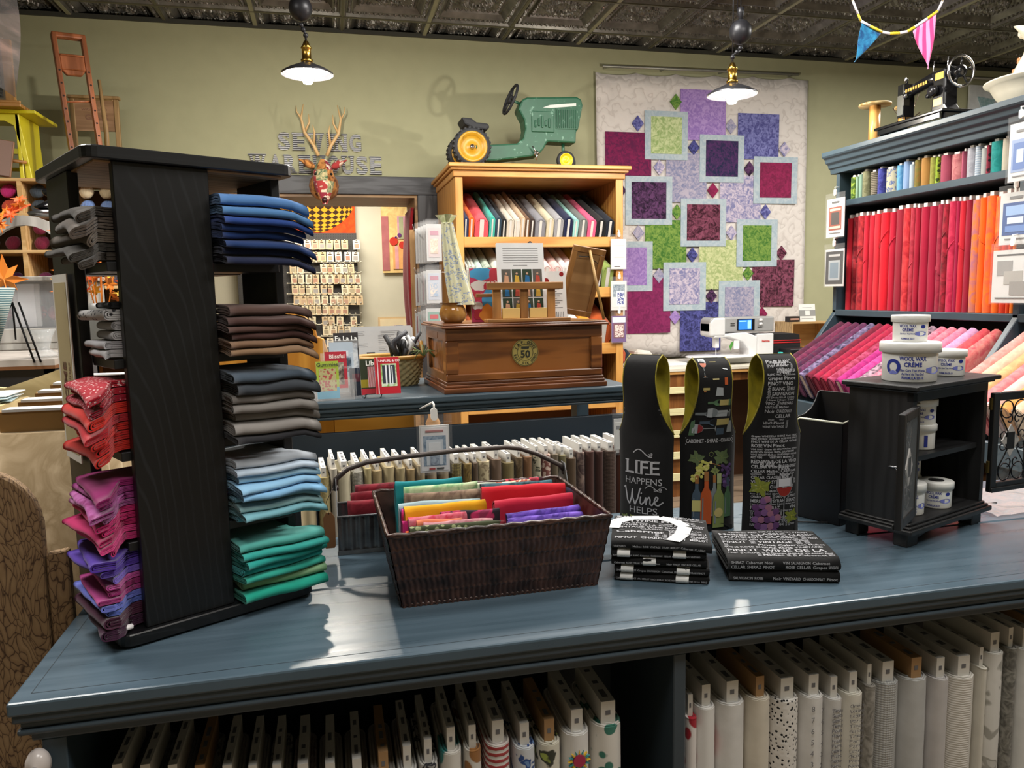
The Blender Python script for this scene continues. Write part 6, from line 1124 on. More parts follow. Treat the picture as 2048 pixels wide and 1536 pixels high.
def door(hx,hy,ang,flip,lab):
    D0=bpy.data.objects.new('door',None); COL.objects.link(D0); D0.parent=Kb; D0.location=(hx,hy,.082); D0.rotation_euler=(0,0,ang); dw,dh=.150,.252; D0['label']=lab
    k=MB(); e=.020
    for a in((0,e,-.008,.006,0,dh),(dw-e,dw,-.008,.006,0,dh),(e,dw-e,-.008,.006,0,e+.004),(e,dw-e,-.008,.006,dh-e,dh)): k.box(*a)
    k.box(0,dw,-.012,-.008,0,.012); k.build('door_frame',CBz,D0,bev=.0015)
    MB().box(e,dw-e,.003,.0045,e,dh-e).build('glass_pane',glass('c8d0d4',.03,.1,'clear_glass'),D0)
    k=MB(); r=.0017; cx=dw/2; H0,H1=e+.004,dh-e
    def sp(c0,c1,r0,a0,turn,n=16):
        return [(c0+r0*(1-.62*i/n)*math.cos(a0+turn*i/n),-.004,c1+r0*(1-.62*i/n)*math.sin(a0+turn*i/n)) for i in range(n+1)]
    for s in(-1,1):
        for t_,(zb,zt) in((1,(H1,dh*.56)),(-1,(H0,dh*.44))):
            k.tube([(cx+s*(.024+.022*math.cos(a)),-.004,zb-t_*(.024-.022*math.sin(a)*t_)) for a in [i*2*pi/18 for i in range(19)]],r,5)
            k.tube([(cx+s*.047,-.004,zb-t_*.022),(cx+s*.046,-.004,zb-t_*.038),(cx+s*.03,-.004,zb-t_*.062),(cx+s*.018,-.004,zb-t_*.08),(cx+s*.022,-.004,zb-t_*.095)]+sp(cx+s*.035,zb-t_*.092,.015,pi if s>0 else 0,-t_*s*4.4),r,5)
            k.tube(sp(cx+s*.015,zb-t_*.05,.014,pi/2*t_,s*t_*4.2),r,5)
    k.build('iron_scrollwork',plain('17171a',.3,.7,name='wrought_iron'),D0)
    k=MB(); c=dh/2; k.box(cx-.014,cx+.014,.0,.003,c-.022,c+.022,0)
    k.prism([(cx-.014,c+.022),(cx+.014,c+.022),(cx,c+.042)],.0,.003,'y',1); k.prism([(cx-.014,c-.022),(cx+.014,c-.022),(cx,c-.042)][::-1],.0,.003,'y',1)
    k.prism([(cx-.014,c-.022),(cx-.014,c+.022),(cx-.032,c)],.0,.003,'y',1); k.prism([(cx+.014,c-.022),(cx+.014,c+.022),(cx+.032,c)][::-1],.0,.003,'y',1); k.build('star_motif',[plain('141416',.5),plain('a09c98',.5)],D0)
    k=MB(); 
    for z in(.05,.21): k.box(-.006,.006,-.003,.003,z,z+.03)
    k.build('hinge',plain('6a5a30',.4,.8,name='aged_brass'),D0); return D0
door(w-.002,-.012,math.radians(-12),1,'open right door with iron scrollwork')
dl=door(-.002,-.012,math.radians(-162),1,'open left door seen edge-on')
k=MB(); k.tube([(.0,-.0,0),(-.0,-.018,0)],.002,6); k.tube([(0,-.018,.0),(0,-.02,-.02)],.0015,6); k.ball((0,-.018,0),.004,8); k.build('door_key',CHR,Kb,loc=(-.002,.05,.185)); 
LAN=plain('1c2c84',.5,name='blue_print'); JW_=plain('e2e2de',.32,name='white_jar_plastic')
def jar(lab,x,y,z,r,hh,face,big=False,dark=False,side='front'):
    p=thing('cream_jar',lab,'jar',(x,y,z),face,'white jars of wool wax cream')
    k=MB(); k.lathe([(0,0),(r*.86,0),(r*.885,.002),(r*.90,hh*.74)],36,cap=False); k.build('jar_body',JW_,p)
    k=MB(); k.lathe([(r*.93,hh*.74),(r,hh*.745),(r,hh*.97),(r*.97,hh),(r*.3,hh),(0,hh)],36,cap=False); k.build('lid',JW_,p)
    if dark: k=MB(); k.lathe([(0,hh+.0006),(r*.45,hh+.0006),(r*.45,hh)],20); k.build('lid_label',plain('1c1c1c',.5),p)
    rr=r*.896+.0005
    def fn(a,b): th=a/rr; return (rr*math.sin(th),-rr*math.cos(th),hh*.37+b)
    k=MB()
    if side=='front':
        s=1 if not big else 1.0; ox=-r*.20 if not big else r*.04
        k.text('WOOL WAX',hh*.15,lambda a,b:fn(ox+a,hh*.235+b),0,width=r*.88,bold=.025); k.text('CRÉME',hh*.15,lambda a,b:fn(ox+a,hh*.085+b),0,width=r*.58,bold=.025)
        k.text('Skin Care That Works',hh*.08,lambda a,b:fn(ox+a,-hh*.06+b),0,width=r*.8,bold=.02); k.text('As Hard As You Do!',hh*.08,lambda a,b:fn(ox+a,-hh*.15+b),0,width=r*.72,bold=.02) if big else None
        k.text('FORMULA 20-10',hh*.09,lambda a,b:fn(ox+a,-hh*.25+b),0,width=r*.7,bold=.03)
        sx=ox+r*(.72 if not big else .78); k.add([fn(sx+.016*r/.04*math.cos(q*.52)*(1 if q%2 else .8),-hh*.06+hh*.09*math.sin(q*.52)) for q in range(12)],[list(range(12))],1)
        if not big: k.add([fn(sx+r*.12+r*.16*math.cos(q*.52),hh*.2+hh*.07*math.sin(q*.52)) for q in range(12)],[list(range(12))],0)
        if big:
            ux=-r*.62; n=24
            for q in range(n): a0,a1=-.9+q*(pi+1.8)/n,-.9+(q+1)*(pi+1.8)/n; k.add([fn(ux+R_*math.cos(a),hh*.02+R_*math.sin(a)) for a,R_ in((a0,r*.27),(a1,r*.27),(a1,r*.15),(a0,r*.15))],[(0,1,2,3)],0)
            k.add([fn(ux+r*a,hh*.02+r*b) for a,b in((-.2,-.2),(.0,-.12),(.2,-.2),(.1,-.26),(-.1,-.26))],[(0,1,2,3,4)],1)
    else:
        for q in range(6): k.add([fn(a,hh*.2-q*hh*.09+b) for a,b in((-r*.8,0),(-r*.1,0),(-r*.1,hh*.035),(-r*.8,hh*.035))],[(0,1,2,3)],1)
        k.add([fn(a,b) for a,b in((r*.2,-hh*.25),(r*.42,-hh*.25),(r*.42,hh*.22),(r*.2,hh*.22))],[(0,1,2,3)],0)
    k.build('printed_label',[LAN,plain('6a72b8',.5)],p); return p
def cb(x,y,z): return MCb@Vector((x,y,z))
zt_=h+.0172; f0=math.radians(-36)
def J(lab,x,y,z,r,hh,**kw): v=cb(x,y,z); return jar(lab,v.x,v.y,v.z,r,hh,f0,**kw)
J('large white wool wax cream jar on top of the black cabinet',.088,.062,zt_,.0665,.092,big=True)
J('small white jar stacked on the large white cream jar',.092,.066,zt_+.0925,.042,.062)
J('small white jar at the right end of the cabinet top',.262,.062,zt_,.042,.064)
J('small white jar hidden behind the large cream jar on the cabinet top',.188,.112,zt_,.038,.060)
Q0='white wool wax cream jar, '
J(Q0+'upper of the right pair on the cabinet middle shelf',.152,.066,.2065+.062,.0385,.061); J(Q0+'lower of the right pair on the cabinet middle shelf',.152,.066,.2075,.0385,.061,side='back')
J(Q0+'lower left on the cabinet shelf, mostly behind the door',.070,.060,.2075,.034,.061); J(Q0+'upper left on the cabinet shelf, mostly behind the door',.070,.060,.2695,.034,.058)
J(Q0+'front left on the cabinet floor',.092,.050,.0585,.036,.075,big=True); J(Q0+'middle of the cabinet floor behind the front jars',.132,.114,.0585,.031,.061)
J(Q0+'front right on the cabinet floor, dark lid label',.200,.045,.0585,.040,.064,dark=True); J(Q0+'back right on the cabinet floor',.203,.117,.0585,.0305,.064,side='back'); J(Q0+'stacked at the back right of the cabinet floor',.203,.117,.1228,.0305,.058); J(Q0+'stacked at the back middle of the cabinet floor',.132,.114,.1198,.031,.058,dark=True)
k=MB(); k.grid(lambda u,v:(u*.4,v*.22,.002+.012*abs(noise.noise((u*6,v*5,2)))),24,14); one('clear_plastic_sheet',k,glass('e0d8d8',.08,.35,'crumpled_plastic'),'crumpled clear plastic sheet lying on the counter beyond the black cabinet','plastic sheet',loc=(1.66,1.60,.922),rz=.1)
k=MB(); k.tube([(1.60,1.72,.9235),(1.66,1.70,.9235),(1.72,1.71,.924),(1.76,1.70,.926)],.002,5); k.tube([(1.05,1.78,.9225),(1.13,1.72,.9225),(1.2,1.69,.9225),(1.29,1.66,.9225)],.002,5); one('thin_cable',k,plain('202020',.5),'thin dark cable running behind the black cabinet on the counter','cable')
# ================= on top of the right shelving
ZT=2.286
def bobbin(lab,y,zt,x=3.05,r=.085):
    p=thing('wooden_bobbin',lab,'bobbin',(x,y,ZT)); h=zt-ZT; k=MB(); k.lathe([(.03,0),(.03,h-.01)],24); k.build('spindle',wood('c89858','9a6a30',2,6,.35,name='bobbin_wood'),p)
    for z in(0,h-.012): k=MB(); k.lathe([(0,z),(r,z),(r+.002,z+.006),(r,z+.012),(0,z+.012)],32); k.build('flange',wood('b8a070','8a7040',0,6,.5,name='flange_wood'),p)
bobbin('tall wooden bobbin with a wide flange, left on top of the right shelving',3.90,2.548); bobbin('reddish wooden bobbin partly behind the antique sewing machine',3.80,2.515,3.16,.05)
Bm=plain('141416',.18,name='black_enamel'); GD=plain('b8964a',.35,.6,name='gold_decal')
V=thing('antique_sewing_machine','antique black cast iron sewing machine with a spoked nickel handwheel, atop the right shelving','sewing machine',(3.02,3.49,ZT+.012)); V.scale=(1.12,1.08,1.12)
# local: y runs along the shelf, needle end at +y
k=MB(); k.box(-.09,.09,-.22,.23,.055,.068); 
for y in(-.2,.2): k.box(-.07,.07,y-.012,y+.012,0,.055)
k.box(-.085,-.078,-.20,.21,.03,.056); k.build('bed_plate',Bm,V,bev=.004,seg=2)
k=MB(); k.prism([(-.19,.068),(-.06,.068),(-.085,.085),(-.09,.20),(-.075,.25),(-.16,.255),(-.165,.10)],-.035,.035,'x'); k.build('pillar',Bm,V,bev=.012,seg=2)
k=MB(); k.tube([(0,-.17,.225),(0,-.06,.232),(0,.06,.215),(0,.12,.20)],[.034,.03,.026,.026],14); k.build('arm',Bm,V)
k=MB(); k.box(-.03,.03,.10,.145,.10,.25); k.lathe([(0,.25),(.006,.25),(.006,.275),(0,.28)],8,0,(0,.12,0)); k.build('needle_head',Bm,V,bev=.006)
k=MB(); k.box(-.032,-.030,.103,.142,.11,.20); k.box(-.0315,.0,.098,.103,.15,.245,0); k.lathe([(0,0),(.012,0),(.012,-.01),(0,-.012)],10,0,(-.03,.085,.19),'x'); k.tube([(-.0,.12,.10),(-.0,.12,.075)],.003,6); k.tube([(-.01,.128,.11),(-.01,.128,.082)],.0025,6); k.lathe([(0,.26),(.004,.26),(.006,.275),(0,.285)],8,0,(-.012,.115,0)); k.build('nickel_fittings',CHR,V)
k=MB(); k.box(-.0365,-.0355,-.15,-.1,.1,.13); k.box(-.0365,-.0355,-.155,-.105,.21,.24)
for q in range(9): k.box(-.033,-.031,-.05+q*.016,-.04+q*.016,.212-.001*q,.226-.001*q)
k.build('gold_decals',GD,V)
k=MB(); k.lathe([(0,-.03),(.022,-.028),(.024,-.01),(.016,0)],16,0,(-.035,-.11,.165),'x'); k.lathe([(0,-.02),(.01,-.02),(.01,0)],12,0,(-.035,-.08,.15),'x'); k.build('tension_dial',plain('3a3a3c',.25,.7),V)
k=MB(); wc=(-.0,-.215,.225); k.M=Matrix.Translation(wc); k.tube([(.064*math.cos(2*pi*i/36),0,.064*math.sin(2*pi*i/36)) for i in range(36)],.0062,8,0,True); k.build('handwheel_rim',CHR,V)
k=MB(); k.M=Matrix.Translation(wc)
for q in range(5): a=2*pi*q/5+.3; k.tube([(.015*math.cos(a),0,.015*math.sin(a)),(.062*math.cos(a),0,.062*math.sin(a))],[.007,.004],6)
k.lathe([(0,-.014),(.014,-.012),(.026,-.006),(.026,.02),(0,.03)],20,0,(0,0,0),'y'); k.tube([(0,0,0),(0,.06,0)],.012,10); k.build('handwheel_spokes',Bm,V)
for y in(-.05,-.135): k=MB(); k.tube([(0,y,.255),(0,y,.31)],.003,6); k.build('spool_pin',CHR,V)
k=MB()
for q in range(9):
    a=2*pi*q/9; rr=.16 if q%2 else .1; k.tube([(0,0,0),(.02,rr*.6*math.cos(a-.25),rr*.6*math.sin(a-.25)),(.0,rr*math.cos(a),rr*math.sin(a)),(-.02,rr*.6*math.cos(a+.25),rr*.6*math.sin(a+.25)),(0,0,0)],.0022,4)
one('twig_star',k,plain('4a3a2c',.7),'dark twig star decoration behind the wooden bobbins','decoration',loc=(3.235,3.86,ZT+.16))
IV=plain('d8d0bc',.22,name='ivory_china'); b=thing('wash_basin','large ivory china wash basin on top of the right shelving','basin',(3.16,2.95,ZT)); b.scale=(.88,.88,.95); k=MB(); k.lathe([(.0,0),(.10,0),(.105,.012),(.16,.05),(.20,.10),(.225,.14),(.25,.152),(.252,.158),(.222,.152),(.19,.10),(.12,.03),(0,.022)],56,cap=False); k.build('basin_bowl',IV,b)
k=MB(); k.lathe([(.236,.1505),(.240,.1535)],56,cap=False); k.build('rim_line',plain('a07878',.3),b)
j=thing('china_pitcher','ivory china pitcher with an orange flower, standing in the wash basin','pitcher',(3.16,2.95,ZT+.030)); k=MB(); k.lathe([(0,0),(.075,0),(.085,.02),(.115,.07),(.12,.12),(.10,.18),(.07,.24),(.062,.28),(.072,.33),(.08,.345),(.075,.345),(.058,.28)],48,cap=False)
k.grid(lambda u,v:(-.07*math.cos((u-.5)*1.6)*1-.055*v*(1-(2*u-1)**2)*.6,.06*math.sin((u-.5)*2)*(1-v*.5)+.055*v,.30+.06*v),10,4); k.build('pitcher_body',IV,j)
k=MB(); RR=random.Random(2)
for q in range(14): a,z=RR.uniform(-.1,.12),RR.uniform(.10,.22); th_=pi+.75+a; r_=.102 if z<.18 else .085; k.ball((r_*1.0*math.cos(th_),-r_*math.sin(th_)*-1*-1,z),.010,6)
k.build('orange_flower',plain('c8744a',.5),j)
k=MB(); k.tube([(.06,-.04,.30),(.10,-.10,.30),(.12,-.13,.22),(.11,-.10,.12),(.09,-.05,.10)],.009,8); k.ball((-.04,.065,.335),.022,10); k.build('handle_and_lip',IV,j)
# ================= bunting
bt=thing('bunting','ribbon bunting with a blue batik and a pink checked pennant across the ceiling corner','bunting',(0,0,0)); P=lambda x,y,Y_=3.0: PY(Y_,x,y)
k=MB(); pts=[P(1697,-30,2.9),P(1705,0),P(1716,28),P(1722,42),P(1740,52),P(1765,64),P(1780,67),P(1800,66),P(1815,63),P(1830,54),P(1855,37),P(1876,22),P(1886,0),P(1896,-30,2.9)]
for i in range(len(pts)-1): k.tube([pts[i],pts[i+1]],.006,5,i%2 if i not in(4,) else 0,ry=.0015)
k.build('ribbon',[plain('d8c030',.4),plain('d8d4dc',.4)],bt)
def pen(a,b,c,m):
    A,B,C_=P(*a),P(*b),P(*c); k=MB(); k.grid(lambda u,v:tuple((A.lerp(B,u)).lerp(C_,v)+Vector((0,.006*math.sin(v*5+u*2),0))),8,12); k.build('pennant',m,bt,solid=.002)
pen((1725,43),(1764,66),(1709,124),fab('10406c','2878a0','batik',22)); pen((1826,62),(1875,25),(1856,138),fab('c8407c','e090bc','stripe',9))
# ================= left side: yarn shelves
CW=wood('d8b480','b89058',0,5,.5,name='light_pine'); Y5=5.0
Cy=thing('yarn_cubby_shelf','light pine cubby shelf full of yarn skeins behind the black tower','cubby shelf',(0,Y5,0)); zr=[2.223-.018,2.01,1.80,1.59,1.38,1.17,.96]; xc_=[-2.47,-2.21,-1.95,-1.69,-1.43,-1.17,-.93]
for z in zr+[.1]: MB().box(-2.5,-.92,0,.34,z,z+.018).build('shelf',CW,Cy,bev=.002)
for x in xc_: MB().box(x-.01,x+.012,0.001,.339,0,2.206).build('upright',CW,Cy)
MB().box(-2.5,-.92,.34,.35,0,2.2).build('back_panel',plain('5a4630',.7),Cy)
yc_={(2,0):['d8583c','d8583c','d0347c','d0347c','d84c34'],(3,0):['3c444c','44503c','3a424a','58606a'],(4,0):['6a84b8','7088b4','b8a88c','a89878','6078a8'],(5,0):['a8988c','c0b4a4','7a5040','8a7a60','cabca8'],(2,1):['5a1020','641428','4c0c1c'],(3,1):['6a1830','4a1020','701c34'],(4,1):['8a7258','a08c70','7a6248'],(5,1):['a8784c','8a5c3c','b08858'],(2,2):['4c1434','3c1030'],(3,2):['5c1c3c','6a2444'],(4,2):['5a5a6a','6a6a7c'],(5,2):['4a6a5a','5a7a6a']}
def skein(k,r):
    for q in range(5): a=q*.62; k.tube([(r*.62*math.cos(a)*math.cos(t_),-.0+r*.9*math.sin(t_)*.6,r*.62*math.sin(t_)+r*.3*math.sin(a)*math.cos(t_)) for t_ in [2*pi*i/16 for i in range(16)]],r*.42,6,0,True)
cn_={'d8583c':'coral','d84c34':'coral','d0347c':'hot pink','3c444c':'charcoal','44503c':'dark green','3a424a':'charcoal','58606a':'grey'}
for (c,r_),L_ in yc_.items():
    for i,cx in enumerate(L_):
        k=MB(); skein(k,.0395); x=xc_[c]+.067+.1085*(i%2); z=zr[r_+1]+.018+.0455+ (.0878*(i//2)); 
        if i==4: x=xc_[c]+.13; z=zr[r_+1]+.018+.046
        y=.09 if i<4 else .25
        one('yarn_skein',k,fab(cx,None,'stripe',60),f'{cn_.get(cx,["slate blue","tan","maroon","brown","cream"][(c+i+r_)%5])} yarn, {["lower left","lower right","upper left","upper right","rear"][i]} of column {["one","two","three","four"][c-2]}, {["top","second","third"][r_]} row of the pine cubby','yarn','yarn skeins in the cubby shelf',loc=(x,Y5+y,z))
# yellow bench on the cubby
YEB=plain('c9bd1c',.4,name='yellow_paint'); s=thing('yellow_stool','bright yellow painted stool standing on the pine cubby shelf','stool',(-2.3,Y5+.11,2.224)); k=MB(); k.box(-.0,.70,-.02,.36,.375,.395); k.build('seat_board',YEB,s,bev=.003)
for x in(.04,.585):
    k=MB(); k.prism([(.0,.375),(.32,.375),(.32,.25),(.335,.15),(.36,.0),(.0,.0),(-.0,.2)],x,x+.022,'x'); k.build('side_leg',YEB,s,bev=.003)
k=MB(); k.prism([(.04,.375),(.60,.375),(.62,.25),(.65,.0),(.625,0),(.60,.2),(.575,.31),(.53,.335),(.11,.335),(.065,.31),(.04,.2)],0,.016,'y'); k.build('front_apron',YEB,s,bev=.002); k=MB(); k.box(.06,.59,.12,.14,.17,.20); k.box(.06,.59,.12,.14,.07,.09); k.build('stretcher',YEB,s)
k=MB(); k.box(-.12,.62,.02,.26,0,.02); k.box(-.12,.62,.02,.035,.02,.035); one('wooden_tray',k,wood('a8783c','7c5424',0,6,.45,name='tray_wood'),'brown wooden tray ledge on the yellow stool','tray',loc=(-2.27,Y5+.0,2.62),bev=.003)
k=MB(); k.box(0,.42,0,.02,0,.36,0); k.box(.02,.40,-.003,0,.03,.33,1); one('speckled_canvas',k,[plain('9a8a70',.6),fab('8a8884','54544e','batik',50)],'grey speckled canvas resting on the tray above the yellow stool','canvas',loc=(-2.16,Y5+.10,2.655))
k=MB(); k.box(0,.045,0,.03,0,.34); one('wooden_post',k,wood('b88a4c','946a34',2,6,.5,name='post_wood'),'short wooden easel post beside the speckled canvas','post',loc=(-1.735,Y5+.06,2.655))
k=MB(); k.grid(lambda u,v:(-2.35+.83*u+.03*math.sin(v*4),4.6+.05*math.sin(u*12+v*3),3.30-(.50+.22*u**3)*v),36,16,mf=lambda u,v:1 if u>.975 else 0)
sh=NT('sheer_scarf_fabric'); sh.set(Roughness=.5,Alpha=.62); n=sh.noise(sh.co(),3,4,1.5); sh.col(sh.ramp(n,[(.42,'54504e'),(.55,'8a7c7a'),(.62,'c8a8a0')]))
one('sheer_scarf',k,[sh.m,plain('d8d4d4',.5)],'sheer grey and pink scarf with a white edge hanging at the top left','scarf')
k=MB(); k.tube([(-2.5,4.6,3.31),(-1.5,4.6,3.31)],.008,6); k.tube([(-1.9,4.6,3.31),(-1.9,4.6,3.48)],.003,5); one('scarf_rod',k,CHR,'thin rod holding the sheer scarf at the top left','rod')
f=thing('small_wooden_frame','small tilted brown wooden frame on the cubby in front of the yellow stool','frame',(-1.86,Y5+.0,2.245)); f.rotation_euler=(math.radians(-8),math.radians(8),math.radians(8)); k=MB(); k.box(0,.13,0,.02,0,.21); k.build('frame_board',wood('7a5236','5a3a24',2,6,.5,name='frame_wood'),f,bev=.003); k=MB(); k.box(.005,.125,-.004,0,.005,.205); k.build('inner_panel',plain('6a4a38',.5),f); k=MB(); k.tube([(.06,.02,.10),(.19,.05,.115)],.010,6); k.build('rear_peg',EW,f)
# ladder-like quilt rack
RD=wood('9c5c38','74401f',2,6,.4,name='reddish_wood'); L_=thing('wooden_rack_ladder','tall reddish wooden rack with drilled side rails leaning above the cubby','wooden rack',(-1.43,5.12,2.225)); L_.rotation_euler=(math.radians(-6),math.radians(-3),math.radians(25))
for x in(0,.155): 
    k=MB(); k.box(x,x+.026,0,.05,0,.86); k.build('side_rail',RD,L_,bev=.006,seg=2); k=MB()
    for q in range(9): k.lathe([(0,-.001),(.006,-.001)],8,0,(x+.013,0,.05+q*.075),'y',cap=False,sm=False); k.lathe([(0,x+.0265),(.006,x+.0265)],8,0,(0,.025,.05+q*.075),'x',cap=False,sm=False)
    k.build('peg_hole',plain('241008',.8),L_)
k=MB(); k.box(.0,.181,0,.05,.845,.875); k.build('top_rail',RD,L_,bev=.008,seg=2); k=MB(); k.box(.026,.155,.005,.045,.66,.75); k.box(.026,.155,-.01,.0,.735,.745); k.prism([(.026,.66),(.155,.66),(.13,.63),(.05,.63)],.01,.04,'y'); k.build('carved_block',RD,L_,bev=.004); k=MB(); k.tube([(.013,.02,.47),(.17,.02,.485)],.006,6); k.build('cross_peg',RD,L_)
FW=wood('a8885c','84683c',2,6,.5,name='faded_wood'); w_=thing('wooden_washboard','faded wooden washboard with printed lettering standing behind the reddish rack','washboard',(-1.63,5.85,2.20))
for x in(0,.27): k=MB(); k.box(x,x+.03,0,.03,0,.67); k.build('side_rail',FW,w_,bev=.003)
k=MB(); k.box(-.01,.31,-.01,.04,.67,.69); k.box(.03,.27,0,.02,.66,.67); k.build('top_rail',FW,w_,bev=.003); k=MB(); k.box(.03,.27,.005,.02,.46,.66); k.build('headboard',wood('b08a68','8a6848',0,6,.5,name='pinkish_wood'),w_); k=MB(); k.text('GLASS',.05,lambda a,b:(.16+a,.0035,.55+b),0,bold=.02); k.text('WASHBOARD',.025,lambda a,b:(.15+a,.0035,.60+b),0); k.build('faded_lettering',plain('8a6450',.7),w_)
MB_=MB(); MB_.box(.03,.27,0,.03,.02,.05); MB_.build('bottom_rail',FW,w_)
k=MB(); k.tube([(-1.36,5.6,2.22),(-1.355,5.6,2.6),(-1.375,5.6,2.93)],[.016,.015,.010],8); one('wooden_stick',k,FW,'slim weathered wooden stick leaning in front of the washboard','stick')
k=MB(); k.box(-1.75,-.95,5.36,6.02,2.16,2.20); k.box(-1.74,-1.70,5.4,6.0,0,2.16); k.box(-1.0,-.96,5.4,6.0,0,2.16); one('tall_plant_shelf',k,plain('3a3428',.6),'dark tall shelf frame behind the pine cubby carrying the washboard','shelf')
# ================= distressed grey cabinet, table and leaves at the left
SHB=NT('distressed_grey_paint'); SHB.set(Roughness=.6); n=SHB.noise(SHB.co((1,1,.2)),14,6,.5); SHB.col(SHB.ramp(n,[(.35,'5a5650'),(.5,'8c8a84'),(.7,'a8a6a0')]))
H=thing('distressed_cabinet','grey distressed arched cabinet at the far left behind the black tower','cabinet',(-1.42,3.6,1.3215)); aw=.42
k=MB(); ar=[(0,.30)]+[(aw/2-aw/2*math.cos(a),.30+.255*math.sin(a)) for a in [pi*i/14 for i in range(15)]]+[(aw,.30)]; ai=[(aw-.04,.30)]+[(aw/2+(aw/2-.04)*math.cos(a),.30+.215*math.sin(a)) for a in [pi*i/14 for i in range(15)]]+[(.04,.30)]
n=len(ar); 
for i in range(n-1): A,B,C,D=ar[i],ar[i+1],ai[n-2-i],ai[n-1-i]; k.prism([A,B,C,D][::-1],0,.03,'y')
k.build('arched_frame',SHB.m,H); 
k=MB(); k.box(-.02,aw+.02,-.02,.30,.285,.305); k.box(0,.04,0,.03,-.0,.285); k.box(aw-.04,aw,0,.03,0,.285); k.box(.04,aw-.04,0,.03,.0,.03); k.box(.04,aw-.04,-.004,.03,.03,.09); k.box(0,.02,.0,.30,0,.285); k.box(aw-.02,aw,0,.30,0,.285); k.box(0,aw,.28,.30,0,.285); k.build('cabinet_case',SHB.m,H,bev=.003)
MB().box(.04,aw-.04,.012,.016,.09,.285).build('glass_pane',glass('d0d4d8',.05,.2,'cabinet_glass'),H)
for i,cx in enumerate(['6a2834','7a3040','5a4a5a','9a4048','4a3a48']): k=MB(); skein(k,.030); one('yarn_skein',k,fab(cx,'a0505a','batik',20),f'variegated {["red","rose","grey plum","crimson","dusky"][i]} yarn behind the distressed cabinet glass','yarn','yarn behind the grey cabinet glass',loc=(-1.42+.08+.063*i,3.6+.1,1.32+.155))
k=MB(); k.box(0,.1,0,.012,0,.178,0); k.box(.018,.082,-.002,0,.0,.178,1); one('white_ribbon_roll',k,[plain('b0b0b0',.4),plain('d0d0d4',.3)],'silvery ribbon strip standing behind the distressed cabinet glass','ribbon',loc=(-1.29,3.645,1.418))
k=MB(); k.lathe([(.06,0),(.065,.01),(.03,.03),(.012,.045),(.035,.06),(.04,.075),(.015,.09),(.012,.11),(.03,.125),(.022,.15),(0,.16)],20); k.lathe([(0,-.0),(.07,0),(.075,.008),(0,.01)],20); one('black_finial_lamp',k,plain('121214',.08,name='black_gloss'),'glossy black turned finial on top of the distressed arched cabinet','finial',loc=(-1.13,3.72,1.915))
k=MB(); k.lathe([(0,0),(.09,0),(.10,.02),(.04,.035),(0,.035)],24); one('silver_dome',k,plain('8a8a8c',.2,.9),'small silver dome under the glossy black finial','dome',loc=(-1.13,3.72,1.8775))
LF=[plain('d8781c',.6),plain('d8561c',.6),plain('dca01c',.6)]
def mleaf(k,c,r,rot,tilt,m):
    M=Matrix.Translation(c)@Matrix.Rotation(rot,4,'Z')@Matrix.Rotation(tilt,4,'X'); prof=[1,.45,.8,.4,.95,.42,.62,.3,.25,.3,.62,.42,.95,.4,.8,.45]
    vs=[M@Vector((0,0,0))]+[M@Vector((r*prof[i]*math.sin(2*pi*i/16),.12*r*math.cos(4*pi*i/16),r*prof[i]*math.cos(2*pi*i/16))) for i in range(16)]; k.add([tuple(v) for v in vs],[(0,i+1,(i+1)%16+1) for i in range(16)],m); k.tube([tuple(M@Vector((0,0,0))),tuple(M@Vector((.1*r,0,-r*.9)))],.0015,4,m)
k=MB(); mleaf(k,(-1.085,3.0,1.60),.085,0,.1,0); one('maple_leaf',k,LF,'large orange fabric maple leaf at the left edge by the striped cone','leaf',solid=.002)
k=MB(); RR=random.Random(6)
for i in range(18): mleaf(k,(-1.36+.012*i+RR.uniform(-.01,.02),3.40+RR.uniform(-.02,.02),1.70+.0125*i+RR.uniform(-.01,.01)),.035,RR.uniform(-1,1),RR.uniform(-1,1),i%2)
k.tube([(-1.38,3.4,1.68),(-1.25,3.4,1.83),(-1.12,3.42,1.90)],.003,5,1); one('leaf_garland',k,LF,'orange leaf garland draped over the distressed cabinet at the far left','garland',solid=.0015)
k=MB(); k.lathe([(.005,0),(.065,.19)],20,cap=False); one('striped_cone',k,fab('a8b4b0','4a6a70','stripez',40),'teal striped paper cone at the far left edge below the orange leaf','cone',loc=(-1.115,2.98,1.38),solid=.003)
k=MB(); k.tube([(0,0,.0),(.0,.0,.13)],.003,5); k.tube([(0,0,.13),(-.06,-.03,.0)],.003,5); k.tube([(0,0,.13),(.07,-.05,-.08)],.0035,5); k.tube([(.02,0,.13),(.09,-.05,-.08)],.0035,5); one('wire_easel',k,plain('18181a',.4,.5),'black wire plate easel on the marble table at far left','easel',loc=(-1.08,3.04,1.39))
k=MB(); k.lathe([(0,0),(.04,0),(.05,.01),(.02,.03),(.03,.07),(.045,.10),(.04,.10)],20,cap=False); one('glass_dish',k,glass('dfe4e6',.03,.35,'clear_glass'),'clear glass dish on the marble table at far left','dish',loc=(-1.02,3.12,1.322))
k=MB(); k.box(-.75,.27,0,.62,.012,.034,0); k.box(-.75,.27,0,.62,0,.012,1); k.box(-.72,.25,.04,.06,-.25,0,2); k.box(.22,.25,.04,.6,-1.285,0,2); k.box(-.74,-.71,.04,.6,-1.285,0,2); k.box(-.74,.25,.57,.6,-1.285,0,2); one('marble_table',k,[plain('b4aca4',.3,var=.25),plain('7a5030',.5),plain('48484c',.5)],'marble-topped table with a brown edge at the far left','table',loc=(-1.22,3.0,1.286))
k=MB(); RR=random.Random(12)
for i in range(60): mleaf(k,(RR.uniform(-.12,.12),RR.uniform(-.06,.06),RR.uniform(.20,.52)),RR.uniform(.03,.05),RR.uniform(0,6),RR.uniform(-1.2,1.2),i%3)
